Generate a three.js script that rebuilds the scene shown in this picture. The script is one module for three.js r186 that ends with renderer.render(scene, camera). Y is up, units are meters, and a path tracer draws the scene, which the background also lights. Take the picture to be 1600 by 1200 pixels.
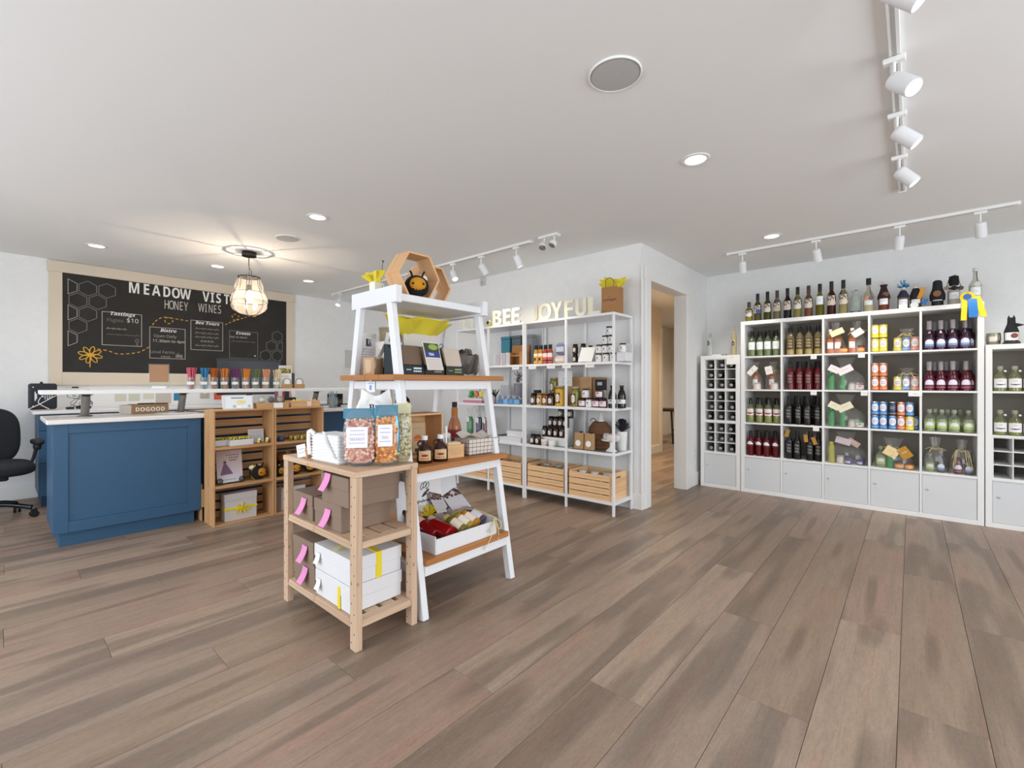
import * as THREE from 'three';
import { RectAreaLightUniformsLib } from 'three/addons/lights/RectAreaLightUniformsLib.js';
import { mergeGeometries } from 'three/addons/utils/BufferGeometryUtils.js';
import { FontLoader } from 'three/addons/loaders/FontLoader.js';
import { TextGeometry } from 'three/addons/geometries/TextGeometry.js';

// ---------------------------------------------------------------- camera, sky, large lights, exposure
const scene = new THREE.Scene();
const renderer = new THREE.WebGLRenderer({ antialias: true });
renderer.toneMapping = THREE.LinearToneMapping;
renderer.toneMappingExposure = 0.96;
renderer.shadowMap.enabled = true;
RectAreaLightUniformsLib.init();
const camera = new THREE.PerspectiveCamera(80.51, 4 / 3, 0.05, 60);
camera.position.set(0, 1.15, 0);
camera.lookAt(0.7505, 1.15, -0.6608);
camera.updateMatrixWorld();
scene.background = new THREE.Color(0.75, 0.85, 1.0);
function windowLight(w, h, intensity, pos, look) {
  const l = new THREE.RectAreaLight(new THREE.Color(0.9, 0.955, 1.02), intensity, w, h);
  l.position.set(...pos); l.lookAt(...look); scene.add(l);
}
windowLight(4.2, 1.7, 5.6, [1.4, 1.3, 2.9], [1.4, 1.3, 0]);  // fill light for the unseen window added behind the camera
windowLight(4.8, 1.85, 3.9, [-2.16, 1.28, -2.5], [0, 1.28, -2.5]);
const POT_CD = 1.7, TRACK_CD = 1.5;
// ---------------------------------------------------------------- helpers
let seed = 12345;
const rnd = () => { seed = (seed * 1664525 + 1013904223) >>> 0; return seed / 4294967296; };
const rr = (a, b) => a + (b - a) * rnd();
const V = (x, y, z) => new THREE.Vector3(x, y, z);
const ORD = ['first', 'second', 'third', 'fourth', 'fifth', 'sixth', 'seventh', 'eighth', 'ninth', 'tenth', 'eleventh', 'twelfth'];
const taken = {};
function numbered(n) { if (!(n in taken)) { taken[n] = 0; return n; } taken[n]++; return n + '_' + String(taken[n]).padStart(3, '0'); }
function thing(name, label, category, pos = [0, 0, 0], turn = 0, group) {
  const o = new THREE.Group(); o.name = numbered(name); o.position.set(...pos); o.rotation.y = turn;
  o.userData = { label, category }; if (group) o.userData.group = group; scene.add(o); return o;
}
function part(parent, name, geo, m, pos, rot) {
  const o = new THREE.Mesh(geo, m); o.name = name; o.castShadow = o.receiveShadow = true;
  if (pos) o.position.set(...pos); if (rot) o.rotation.set(...rot);
  parent.add(o); return o;
}
function struct(name, geo, m, pos, rot) { const o = part(scene, numbered(name), geo, m, pos, rot); o.userData.kind = 'structure'; return o; }
function sgroup(name, pos = [0, 0, 0]) { const o = new THREE.Group(); o.name = numbered(name); o.position.set(...pos); o.userData.kind = 'structure'; scene.add(o); return o; }
function proto(build) { const g = new THREE.Group(); build(g); return g; }
function put(p, name, label, category, pos, turn = 0, group, scale) {
  const o = p.clone(); o.name = numbered(name); o.position.set(...pos); o.rotation.set(0, turn, 0); if (scale) o.scale.setScalar(scale);
  o.userData = { label, category }; if (group) o.userData.group = group; scene.add(o); return o;
}
// chamfered box centred on the origin, uv in metres with u along its longest side
const boxCache = {};
function bx(w, h, d, c = 0.002) {
  const key = [w, h, d, c].map(v => v.toFixed(4)).join();
  if (boxCache[key]) return boxCache[key];
  c = Math.min(c, w / 3, h / 3, d / 3);
  const H = [w / 2, h / 2, d / 2], pos = [], uv = [], nor = [];
  const dims = [w, h, d];
  const tri = (a, b, cc) => {
    const n = V().crossVectors(V(b[0] - a[0], b[1] - a[1], b[2] - a[2]), V(cc[0] - a[0], cc[1] - a[1], cc[2] - a[2]));
    const cen = V(a[0] + b[0] + cc[0], a[1] + b[1] + cc[1], a[2] + b[2] + cc[2]);
    if (n.dot(cen) < 0) { [b, cc] = [cc, b]; n.negate(); }
    n.normalize();
    const ax = Math.abs(n.x) > 0.9 ? 0 : Math.abs(n.y) > 0.9 ? 1 : Math.abs(n.z) > 0.9 ? 2 : (Math.abs(n.y) > 0.4 ? 1 : Math.abs(n.x) > 0.4 ? 0 : 2);
    const o = [0, 1, 2].filter(k => k !== ax); if (dims[o[0]] < dims[o[1]]) o.reverse();
    for (const p of [a, b, cc]) { pos.push(...p); nor.push(n.x, n.y, n.z); uv.push(p[o[0]] + dims[o[0]] / 2, p[o[1]] + dims[o[1]] / 2); }
  };
  const quad = (a, b, e, f) => { tri(a, b, e); tri(a, e, f); };
  const P = (s, t) => s.map((q, k) => q * (H[k] - (k === t ? 0 : c)));
  for (let t = 0; t < 3; t++) for (const s of [-1, 1]) {
    const o = [0, 1, 2].filter(k => k !== t), q = [];
    for (const [u, v] of [[-1, -1], [1, -1], [1, 1], [-1, 1]]) { const a = [0, 0, 0]; a[t] = s; a[o[0]] = u; a[o[1]] = v; q.push(P(a, t)); }
    quad(...q);
  }
  for (let e = 0; e < 3; e++) { const [f, g] = [0, 1, 2].filter(k => k !== e);
    for (const s of [-1, 1]) for (const t of [-1, 1]) { const a = [0, 0, 0], b = [0, 0, 0]; a[f] = b[f] = s; a[g] = b[g] = t; a[e] = -1; b[e] = 1; quad(P(a, f), P(b, f), P(b, g), P(a, g)); } }
  for (const x of [-1, 1]) for (const y of [-1, 1]) for (const z of [-1, 1]) tri(P([x, y, z], 0), P([x, y, z], 1), P([x, y, z], 2));
  const g = new THREE.BufferGeometry();
  g.setAttribute('position', new THREE.Float32BufferAttribute(pos, 3));
  g.setAttribute('normal', new THREE.Float32BufferAttribute(nor, 3));
  g.setAttribute('uv', new THREE.Float32BufferAttribute(uv, 2));
  return boxCache[key] = g;
}
// box between two corners: [x0,x1],[y0,y1],[z0,z1]
function bar(parent, name, X, Y, Z, m, c) {
  return part(parent, name, bx(X[1] - X[0], Y[1] - Y[0], Z[1] - Z[0], c), m, [(X[0] + X[1]) / 2, (Y[0] + Y[1]) / 2, (Z[0] + Z[1]) / 2]);
}
function at(g, x = 0, y = 0, z = 0, rx = 0, ry = 0, rz = 0, s = 1) {
  const q = g.clone(); q.applyMatrix4(new THREE.Matrix4().compose(V(x, y, z), new THREE.Quaternion().setFromEuler(new THREE.Euler(rx, ry, rz)), typeof s === 'number' ? V(s, s, s) : V(...s))); return q;
}
function merge(list) { return mergeGeometries(list.map(g => { const q = g.index ? g.toNonIndexed() : g.clone(); for (const k of Object.keys(q.attributes)) if (!['position', 'normal', 'uv'].includes(k)) q.deleteAttribute(k); return q; })); }
const lathe = (pts, seg = 20, a0 = 0, a1 = Math.PI * 2) => new THREE.LatheGeometry(pts.map(p => new THREE.Vector2(p[0], p[1])), seg, a0, a1);
const cyl = (r, h, seg = 18, r2 = r, open = false) => new THREE.CylinderGeometry(r2, r, h, seg, 1, open);
const sph = (r, a = 18, b = 12) => new THREE.SphereGeometry(r, a, b);
const tube = (pts, r, n = 24, rs = 6, closed = false) => new THREE.TubeGeometry(new THREE.CatmullRomCurve3(pts.map(p => V(...p)), closed), n, r, rs, closed);
function bar2(a, b, w, d, c = 0.002) { // square bar from a to b
  const A = V(...a), B = V(...b), L = A.distanceTo(B), g = bx(w, L, d, c).clone();
  const q = new THREE.Quaternion().setFromUnitVectors(V(0, 1, 0), B.clone().sub(A).normalize());
  g.applyMatrix4(new THREE.Matrix4().compose(A.clone().add(B).multiplyScalar(0.5), q, V(1, 1, 1))); return g;
}
// label patch: part of a cylinder, centred on -x... turned so that its middle faces +z
const patch = (r, y0, y1, arc, seg = 10) => { const g = new THREE.CylinderGeometry(r, r, y1 - y0, seg, 1, true, -arc / 2, arc); g.translate(0, (y0 + y1) / 2, 0); return g; };
// sheet of paper with thickness, rows of points lofted; used for tissue, bows, tags
function sheet(fn, nu, nv, t = 0.0008) {
  const mk = off => { const g = new THREE.PlaneGeometry(1, 1, nu, nv), p = g.attributes.position;
    for (let i = 0; i < p.count; i++) { const u = p.getX(i) + 0.5, v = p.getY(i) + 0.5, q = fn(u, v); p.setXYZ(i, q[0], q[1], q[2] + off); }
    g.computeVertexNormals(); return g; };
  const a = mk(t), b = mk(-t); const ix = b.index.array; for (let i = 0; i < ix.length; i += 3) { const k = ix[i]; ix[i] = ix[i + 1]; ix[i + 1] = k; } b.computeVertexNormals();
  return merge([a, b]);
}
// ---------------------------------------------------------------- textures and materials
const mats = {};
function mat(color, rough = 0.6, o = {}) {
  const key = color + '|' + rough + '|' + JSON.stringify(o);
  return mats[key] || (mats[key] = new THREE.MeshStandardMaterial({ color: new THREE.Color(color), roughness: rough, ...o }));
}
function glassy(color, transmission = 0.6, rough = 0.08) {
  const key = 'g' + color + transmission + rough;
  return mats[key] || (mats[key] = new THREE.MeshPhysicalMaterial({ color: new THREE.Color(color), roughness: rough, transmission, thickness: 0, ior: 1.45, side: THREE.DoubleSide }));
}
function hash(x, y, s) { let h = Math.sin(x * 127.1 + y * 311.7 + s * 74.7) * 43758.5453; return h - Math.floor(h); }
function vnoise(x, y, s, px) { // value noise, wraps every px cells along x
  const xi = Math.floor(x), yi = Math.floor(y), fx = x - xi, fy = y - yi, u = fx * fx * (3 - 2 * fx), v = fy * fy * (3 - 2 * fy), m = n => ((n % px) + px) % px;
  const a = hash(m(xi), yi, s), b = hash(m(xi + 1), yi, s), c = hash(m(xi), yi + 1, s), d = hash(m(xi + 1), yi + 1, s);
  return a + (b - a) * u + (c - a) * v + (a - b - c + d) * u * v;
}
function dataTex(w, h, fn, srgb = true) {
  const a = new Uint8Array(w * h * 4);
  for (let y = 0; y < h; y++) for (let x = 0; x < w; x++) { const c = fn(x / w, y / h), i = (y * w + x) * 4; a[i] = c[0]; a[i + 1] = c[1]; a[i + 2] = c[2]; a[i + 3] = 255; }
  const t = new THREE.DataTexture(a, w, h); t.magFilter = THREE.LinearFilter; t.minFilter = THREE.LinearFilter; t.wrapS = t.wrapT = THREE.RepeatWrapping;
  if (srgb) t.colorSpace = THREE.SRGBColorSpace; t.needsUpdate = true; return t;
}
function woodMat(base, s, amount = 0.16, rough = 0.6, knots = true) {
  const kn = []; for (let k = 0; k < 4; k++) kn.push([hash(k, 1, s), hash(k, 2, s), 0.02 + 0.03 * hash(k, 3, s)]);
  const t = dataTex(512, 128, (u, v) => {
    let w = v + 0.03 * vnoise(u * 3, v * 2, s, 3), g = vnoise(u * 4, w * 38, s + 1, 4) * 0.5 + vnoise(u * 10, w * 90, s + 2, 10) * 0.3 + vnoise(u * 2, w * 9, s + 3, 2) * 0.6;
    let f = 1 + amount * (g - 0.7) * 1.5;
    if (knots) for (const [a, b, r] of kn) { const d = Math.hypot((u - a) * 2.4, v - b) / r; if (d < 1) f *= 0.72 + 0.28 * d; }
    return base.map((c, k) => Math.max(0, Math.min(255, c * (1 + (f - 1) * (1 + 0.25 * k)))));
  });
  t.repeat.set(1 / 1.1, 1 / 0.28);
  return new THREE.MeshStandardMaterial({ map: t, roughness: rough });
}
function canvasTex(w, h, draw) {
  const c = document.createElement('canvas'); c.width = w; c.height = h; const x = c.getContext('2d'); draw(x, w, h);
  const t = new THREE.CanvasTexture(c); t.colorSpace = THREE.SRGBColorSpace; return t;
}
const printMat = (w, h, draw, rough = 0.55) => new THREE.MeshStandardMaterial({ map: canvasTex(w, h, draw), roughness: rough });
// flat print: a thin card with the print on the front (+z) face
function card(parent, name, w, h, m, pos, rot, t = 0.0015, back) {
  const o = part(parent, name, bx(w, h, t, 0.0003), back || M.paper, pos, rot);
  part(o, 'print', new THREE.PlaneGeometry(w * 0.985, h * 0.985), m, [0, 0, t / 2 + 0.0004]); return o;
}
function txt(x, s, cx, cy, size, color, font = 'sans-serif', weight = '', align = 'center') { x.font = `${weight} ${size}px ${font}`; x.fillStyle = color; x.textAlign = align; x.textBaseline = 'middle'; x.fillText(s, cx, cy); }
function scribble(x, x0, x1, y, color, lw, amp) { x.strokeStyle = color; x.lineWidth = lw; x.beginPath(); for (let i = 0; i <= 40; i++) { const u = i / 40, yy = y + Math.sin(u * 60 + y) * amp * (0.5 + 0.5 * Math.sin(u * 23)); i ? x.lineTo(x0 + (x1 - x0) * u, yy) : x.moveTo(x0, yy); } x.stroke(); }
const wallTex = dataTex(256, 256, (u, v) => { const g = vnoise(u * 60, v * 60, 4, 60) * 0.5 + vnoise(u * 16, v * 16, 5, 16) * 0.5, k = 232 + 6 * g; return [k, k, k - 1]; });
const wallBump = dataTex(256, 256, (u, v) => { const k = 120 + 60 * vnoise(u * 90, v * 90, 9, 90); return [k, k, k]; }, false);
const M = {
  wall: new THREE.MeshStandardMaterial({ map: wallTex, roughness: 0.85, bumpMap: wallBump, bumpScale: 0.0006 }),
  ceiling: new THREE.MeshStandardMaterial({ color: 0xf0f0ef, roughness: 0.9 }),
  trim: mat('#ecebe8', 0.45), white: mat('#eeeeec', 0.5), whitePaint: mat('#e9eaec', 0.55), metalWhite: mat('#f0f0f1', 0.4), paper: mat('#f3f2ee', 0.8), whiteCard: mat('#e3e3e5', 0.7),
  blue: mat('#2c5577', 0.5), quartz: new THREE.MeshStandardMaterial({ color: 0xe6e3df, roughness: 0.25 }), steel: mat('#8d8984', 0.35, { metalness: 0.7 }), darkSteel: mat('#3a3632', 0.45, { metalness: 0.5 }),
  black: mat('#17181b', 0.6), blackGloss: mat('#101114', 0.25), fabricBlack: mat('#1d1f24', 0.95), kraft: mat('#a9845a', 0.8), kraftDark: mat('#8a7565', 0.8), kraftLight: mat('#c49a6c', 0.8),
  yellow: mat('#f0d92b', 0.55), tissue: new THREE.MeshPhysicalMaterial({ color: new THREE.Color('#f8ea3c'), roughness: 0.9, transmission: 0.45, thickness: 0, side: THREE.DoubleSide }), pink: mat('#e793c8', 0.75), raffia: mat('#d9c98e', 0.8), cork: mat('#b98d5e', 0.9),
  bamboo: woodMat([176, 118, 66], 21, 0.14, 0.5), pine: woodMat([204, 174, 146], 31, 0.12, 0.6), crate: woodMat([198, 152, 104], 41, 0.2, 0.65), crateLight: woodMat([232, 190, 142], 51, 0.13, 0.65), birch: woodMat([222, 176, 128], 61, 0.08, 0.5, false), cream: mat('#d9cbb6', 0.6), letter: mat('#f1ecd4', 0.6),
  glass: glassy('#f4f8f6', 0.92, 0.02), cello: glassy('#fafaf8', 0.95, 0.03),
};
// ---------------------------------------------------------------- room shell
const XL = -2.2, XR = 5.664, ZB = -6.68, ZF = 3.0, CH = 2.44, XRACK = 3.89, ZD = -1.85;
// floor: real planks, 0.226 m wide, running along x
{
  const fl = sgroup('floor');
  bar(fl, 'subfloor', [XL - 0.1, 10.6], [-0.12, -0.008], [ZB - 0.1, ZF + 0.1], mat('#3d342d', 0.9), 0);
  const fm = [];
  const base = [[152, 131, 113], [159, 138, 119], [147, 126, 107], [154, 130, 113], [149, 130, 114], [144, 124, 106]];
  for (let k = 0; k < 6; k++) {
    const s = 100 + k * 13;
    const t = dataTex(1024, 128, (u, v) => {
      const wv = v + 0.05 * vnoise(u * 5, v * 3, s, 5);
      const fine = vnoise(u * 40, wv * 60, s + 1, 40) * 0.5 + vnoise(u * 160, v * 50, s + 2, 160) * 0.5;
      const streak = vnoise(u * 3, wv * 4.5, s + 3, 3), streak2 = vnoise(u * 6, wv * 11, s + 4, 6);
      let f = 0.92 + 0.14 * fine + 0.07 * (streak2 - 0.5);
      const band = Math.max(0, Math.min(1, (streak - 0.52) * 4)); f *= 1 - 0.15 * band;
      const pink = Math.max(0, vnoise(u * 4, wv * 5, s + 7, 4) - 0.55) * 0.35;
      const line = vnoise(u * 5, wv * 70, s + 5, 5); if (line > 0.86) f *= 0.93;
      return [base[k][0] * f * (1 + pink * 0.25), base[k][1] * f * (1 - pink * 0.12), base[k][2] * f * (1 - pink * 0.1)].map(c => Math.min(255, c));
    });
    t.repeat.set(1 / 1.52, 1 / 0.226);
    fm.push(new THREE.MeshStandardMaterial({ map: t, roughness: 0.42, bumpMap: t, bumpScale: 0.0004 }));
  }
  let k = 0;
  for (let r = -30; r < 14; r++) {
    const z0 = -0.035 + r * 0.226, z1 = z0 + 0.226; if (z1 < ZB || z0 > ZF) continue;
    const za = Math.max(z0, ZB), zb = Math.min(z1, ZF); if (zb - za < 0.02) continue;
    let x = XL - ((r * 0.61 + 20) % 1.52);
    const xe = z0 > ZD - 0.1 ? XR : (z0 > -4.4 ? 10.4 : XRACK);
    while (x < xe) {
      const a = Math.max(x, XL), b = Math.min(x + 1.52, xe); x += 1.52; if (b - a < 0.03) continue;
      part(fl, 'plank', bx(b - a - 0.0012, 0.008, zb - za - 0.0016, 0.0007), fm[(k * 7 + ((k * k) % 5)) % 6], [(a + b) / 2, -0.004, (za + zb) / 2]); k++;
    }
  }
}
const slab = (name, X, Y, Z, m) => { const g = bx(X[1] - X[0], Y[1] - Y[0], Z[1] - Z[0], 0); return struct(name, g, m, [(X[0] + X[1]) / 2, (Y[0] + Y[1]) / 2, (Z[0] + Z[1]) / 2]); };
slab('ceiling', [XL - 0.1, 10.6], [CH, CH + 0.12], [ZB - 0.1, ZF + 0.1], M.ceiling);
slab('wall_back', [XL - 0.1, XRACK + 0.12], [0, CH], [ZB - 0.1, ZB], M.wall);
slab('wall_rack', [XRACK, XRACK + 0.12], [0, CH], [ZB, ZD], M.wall);
slab('wall_right', [XR, XR + 0.12], [0, CH], [ZD - 0.12, ZF], M.wall);
{ // wall with the doorway: pieces round the opening x 4.05..4.95, 2.116 high
  const w = sgroup('wall_doorway');
  bar(w, 'wall_piece', [XRACK + 0.12, 4.035], [0, CH], [ZD - 0.1, ZD], M.wall, 0);
  bar(w, 'wall_piece', [4.965, XR], [0, CH], [ZD - 0.1, ZD], M.wall, 0);
  bar(w, 'wall_piece', [4.035, 4.965], [2.13, CH], [ZD - 0.1, ZD], M.wall, 0);
}
{ // casing
  const t = sgroup('trim_1');
  bar(t, 'casing', [3.945, 4.05], [0, 2.13], [ZD, ZD + 0.022], M.trim, 0.003);
  bar(t, 'casing', [4.95, 5.05], [0, 2.13], [ZD, ZD + 0.022], M.trim, 0.003);
  bar(t, 'head_casing', [3.93, 5.065], [2.116, 2.235], [ZD, ZD + 0.026], M.trim, 0.003);
  bar(t, 'jamb', [4.035, 4.05], [0, 2.13], [ZD - 0.12, ZD], M.trim, 0.001);
  bar(t, 'jamb', [4.95, 4.965], [0, 2.13], [ZD - 0.12, ZD], M.trim, 0.001);
  bar(t, 'jamb', [4.05, 4.95], [2.116, 2.131], [ZD - 0.12, ZD], M.trim, 0.001);
}
const bb = (n, X, Z) => slabc('baseboard_' + n, X, [0, 0.14], Z);
function slabc(n, X, Y, Z) { return struct(n, bx(X[1] - X[0], Y[1] - Y[0], Z[1] - Z[0], 0.003), M.trim, [(X[0] + X[1]) / 2, (Y[0] + Y[1]) / 2, (Z[0] + Z[1]) / 2]); }
bb('rack', [XRACK - 0.016, XRACK], [ZB, ZD + 0.016]);
bb('doorway', [XRACK, 3.945], [ZD, ZD + 0.016]);
bb('corner', [5.05, XR - 0.016], [ZD, ZD + 0.016]);
bb('right', [XR - 0.016, XR], [ZD, ZF]);
bb('back', [XL, XRACK - 0.016], [ZB, ZB + 0.016]);
slabc('trim_2', [XRACK - 0.012, XRACK + 0.012], [0.14, 2.235], [ZD - 0.002, ZD + 0.012]);
// wall behind the camera with a window added for fill light, and the one on the left (both light the shop, out of the frame)
function windowWall(wallName, n, along, fixed, span, open, thick, sign) {
  const w = sgroup(wallName), [a, b] = open[0], [y0, y1] = open[1];
  const B = (S, Y, nm = 'wall_piece', m = M.wall, t = thick) => along === 'x' ? bar(w, nm, S, Y, sign > 0 ? [fixed, fixed + t] : [fixed - t, fixed], m, 0) : bar(w, nm, sign > 0 ? [fixed, fixed + t] : [fixed - t, fixed], Y, S, m, 0);
  B([span[0], a], [0, CH]); B([b, span[1]], [0, CH]); B([a, b], [0, y0]); B([a, b], [y1, CH]);
  const win = sgroup('window_' + n), mid = fixed + sign * thick * 0.6, F = 0.05;
  const W = (nm, S, Y, t, m) => along === 'x' ? bar(win, nm, S, Y, [mid - t / 2, mid + t / 2], m, 0.002) : bar(win, nm, [mid - t / 2, mid + t / 2], Y, S, m, 0.002);
  W('frame', [a, b], [y0, y0 + F], 0.06, M.trim); W('frame', [a, b], [y1 - F, y1], 0.06, M.trim);
  const N = Math.round((b - a) / 1.1);
  for (let i = 0; i <= N; i++) { const c = a + (b - a) * i / N; W('mullion', [c - F / 2, c + F / 2], [y0 + F, y1 - F], 0.06, M.trim); }
  for (let i = 0; i < N; i++) W('pane', [a + (b - a) * i / N + F / 2, a + (b - a) * (i + 1) / N - F / 2], [y0 + F, y1 - F], 0.006, M.glass);
}
windowWall('wall_front', 1, 'x', ZF, [XL - 0.1, XR + 0.12], [[-0.7, 3.5], [0.45, 2.15]], 0.14, 1);  // window in this unseen wall is added to fill the shop with daylight
windowWall('wall_left', 2, 'z', XL, [ZB, ZF], [[-4.9, -0.1], [0.35, 2.2]], 0.14, -1);
// corridor beyond the doorway
slab('wall_corridor', [4.01, 7.5], [0, CH], [-3.32, -3.2], mat('#e6dccb', 0.85));
slab('wall_corridor_near', [XR + 0.12, 10.5], [0, CH], [ZD - 0.12, ZD], mat('#e6dccb', 0.85));
slab('wall_corridor_far', [7.4, 10.5], [0, CH], [-4.3, -4.2], M.wall);
slab('wall_corridor_end', [10.4, 10.5], [0, CH], [-4.3, ZD], M.wall);
slab('wall_corridor_side', [7.38, 7.5], [0, CH], [-4.2, -3.32], M.wall);
slab('wall_corridor_start', [4.011, 4.012], [0, CH], [-3.2, ZD - 0.1], mat('#e6dccb', 0.85));
slabc('trim_3', [7.5, 7.52], [0, 2.1], [-3.33, -3.19]); slabc('trim_4', [7.41, 7.5], [0, 2.1], [-3.2, -3.185]);
slabc('baseboard_corridor', [4.02, 7.41], [0, 0.13], [-3.2, -3.186]);
{ // closer door with a header seen at the end of the corridor
  const d = sgroup('door_1'); bar(d, 'door_panel', [8.1, 8.95], [0.01, 2.03], [-4.2, -4.165], M.trim, 0.003);
  bar(d, 'casing', [8.0, 8.1], [0, 2.03], [-4.2, -4.18], M.trim, 0.003); bar(d, 'casing', [8.95, 9.05], [0, 2.03], [-4.2, -4.18], M.trim, 0.003); bar(d, 'head_casing', [7.98, 9.07], [2.03, 2.14], [-4.2, -4.175], M.trim, 0.003);
  part(d, 'handle', sph(0.03, 10, 8), M.steel, [8.18, 1.0, -4.13]);
}
{ const t = thing('thermostat', 'small white wall thermostat on the cream corridor wall', 'thermostat', [7.0, 1.42, -3.2]);
  part(t, 'body', bx(0.08, 0.12, 0.025, 0.004), M.white, [0, 0, 0.0125]); part(t, 'display', bx(0.05, 0.035, 0.003, 0.0005), M.black, [0, 0.02, 0.026]); }
{ const t = thing('bar_stool', 'dark wooden bar stool standing in the far corridor room', 'stool', [8.72, 0, -3.62], 0.2);
  part(t, 'seat', bx(0.42, 0.05, 0.36, 0.006), mat('#3a2d24', 0.6), [0, 0.645, 0]);
  for (const a of [-1, 1]) for (const b of [-1, 1]) part(t, 'leg', bar2([a * 0.19, 0, b * 0.16], [a * 0.15, 0.625, b * 0.12], 0.035, 0.035), mat('#3a2d24', 0.6));
  part(t, 'stretcher', bx(0.32, 0.03, 0.02), mat('#3a2d24', 0.6), [0, 0.25, 0.14]); part(t, 'stretcher', bx(0.32, 0.03, 0.02), mat('#3a2d24', 0.6), [0, 0.25, -0.14]); }
{ const o = thing('power_outlet', 'white power outlet low on the wall beside the wine pigeonhole cabinet', 'outlet', [5.22, 0.36, ZD]);
  part(o, 'plate', bx(0.07, 0.115, 0.006, 0.002), M.white, [0, 0, 0.003]); for (const s of [-1, 1]) part(o, 'socket', bx(0.035, 0.035, 0.003, 0.001), mat('#d9d9d6', 0.5), [0, s * 0.025, 0.007]); }
// ---------------------------------------------------------------- ceiling fittings
const glow = (c, i) => new THREE.MeshStandardMaterial({ color: 0xffffff, emissive: new THREE.Color(c), emissiveIntensity: i, roughness: 0.6 });
const POTGLOW = glow('#fff6ea', 3.2), HEADGLOW = glow('#fff4e2', 3.5);
function spot(pos, to, cd, angle, penumbra, color = '#fff1df', radius = 2) {
  const l = new THREE.SpotLight(new THREE.Color(color), cd, 0, angle, penumbra, 2); l.position.set(...pos); l.target.position.set(...to);
  l.castShadow = true; l.shadow.radius = radius; scene.add(l); scene.add(l.target);
}
const potRing = lathe([[0.056, 0], [0.06, -0.006], [0.074, -0.006], [0.078, -0.003], [0.079, 0]], 32), potLens = lathe([[0, -0.002], [0.057, -0.002]], 28);
function pot(x, z, label, cd = POT_CD, color = '#f8f8fb') {
  const t = thing('recessed_light', label, 'ceiling light', [x, CH, z], 0, 'recessed ceiling lights');
  part(t, 'trim_ring', potRing, M.white); const lens = part(t, 'lens', potLens, POTGLOW); lens.rotation.x = 0;
  spot([x, CH - 0.015, z], [x, 0, z], cd, 1.25, 0.9, color, 3);
}
pot(2.652, -0.93, 'large bright recessed light nearest the round speaker grille');
pot(4.469, -0.914, 'recessed ceiling light just in front of the track over the cube shelf');
pot(1.636, -3.442, 'recessed ceiling light above and left of the hexagon shelves');
pot(0.615, -5.706, 'recessed ceiling light over the left half of the chalkboard');
pot(1.598, -5.704, 'recessed ceiling light in front of the chalkboard, left of the pendant lamp');
pot(2.578, -5.665, 'recessed ceiling light right of the pendant lamp');
pot(0.8, 0.9, 'recessed ceiling light behind the camera, on the left'); pot(2.65, 1.3, 'recessed ceiling light behind the camera, in the middle'); pot(4.47, 1.3, 'recessed ceiling light behind the camera, near the right wall');
pot(-0.9, -3.4, 'recessed ceiling light outside the frame on the left'); pot(6.3, -2.55, 'added recessed ceiling light inside the corridor, nearer the shop', 12, '#ffe6c8'); pot(8.9, -3.0, 'added recessed ceiling light at the far end of the corridor', 10, '#ffe6c8');  // the corridor pair is added to brighten the corridor
function speaker(x, z, r, label) {
  const t = thing('ceiling_speaker', label, 'speaker', [x, CH, z], 0, 'round ceiling speakers');
  part(t, 'grille', lathe([[0, -0.009], [r - 0.012, -0.008], [r - 0.006, -0.005]], 40), new THREE.MeshStandardMaterial({ color: 0xb9b9b8, roughness: 0.7, bumpMap: dataTex(64, 64, (u, v) => { const k = Math.hypot((u * 16) % 1 - 0.5, (v * 16) % 1 - 0.5) < 0.3 ? 60 : 200; return [k, k, k]; }, false), bumpScale: 0.001 }));
  part(t, 'rim', lathe([[r - 0.007, -0.004], [r - 0.004, -0.009], [r, -0.006], [r, 0]], 40), M.white);
}
speaker(1.70, -0.925, 0.108, 'large round grey ceiling speaker grille near the top of the picture');
speaker(1.70, -4.136, 0.1, 'small looking round ceiling speaker grille near the pendant lamp');
function track(x0, z0, x1, z1, label) {
  const L = Math.hypot(x1 - x0, z1 - z0), t = thing('track_rail', label, 'track rail', [(x0 + x1) / 2, CH, (z0 + z1) / 2], Math.atan2(-(z1 - z0), x1 - x0));
  part(t, 'rail', bx(L, 0.022, 0.036, 0.002), M.white, [0, -0.011, 0]);
  part(t, 'slot', bx(L - 0.04, 0.002, 0.012, 0.0003), mat('#aeaca9', 0.6), [0, -0.0225, 0]);
  for (const s of [-1, 1]) part(t, 'end_cap', bx(0.02, 0.026, 0.04, 0.002), M.white, [s * L / 2, -0.013, 0]);
}
const headCan = lathe([[0, 0.055], [0.02, 0.055], [0.03, 0.048], [0.033, 0.035], [0.033, -0.055], [0.03, -0.057], [0.029, -0.045]], 24), headLens = lathe([[0, -0.05], [0.029, -0.05]], 20);
function head(x, z, dir, label, lit = true) { // dir: where the can points
  const t = thing('track_spotlight', label, 'spotlight', [x, CH - 0.024, z], 0, 'white track spotlight heads');
  part(t, 'adapter', bx(0.03, 0.02, 0.07, 0.003), M.white, [0, -0.01, 0]);
  part(t, 'stem', cyl(0.006, 0.07, 10), M.white, [0, -0.05, 0]); part(t, 'knuckle', sph(0.012, 12, 8), M.white, [0, -0.086, 0]);
  const d = V(...dir).normalize(), q = new THREE.Quaternion().setFromUnitVectors(V(0, -1, 0), d);
  const c = part(t, 'can', headCan, M.whitePaint, [0, -0.088, 0].map((v, k) => v + d.getComponent(k) * 0.045)); c.quaternion.copy(q);
  const l = part(t, 'lens', headLens, HEADGLOW, c.position.toArray()); l.quaternion.copy(q);
  const p = c.position.clone().add(t.position).addScaledVector(d, 0.062);
  spot(p.toArray(), p.clone().add(d).toArray(), TRACK_CD, 0.62, 0.7, '#fff3e2', 1.5);
}
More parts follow.
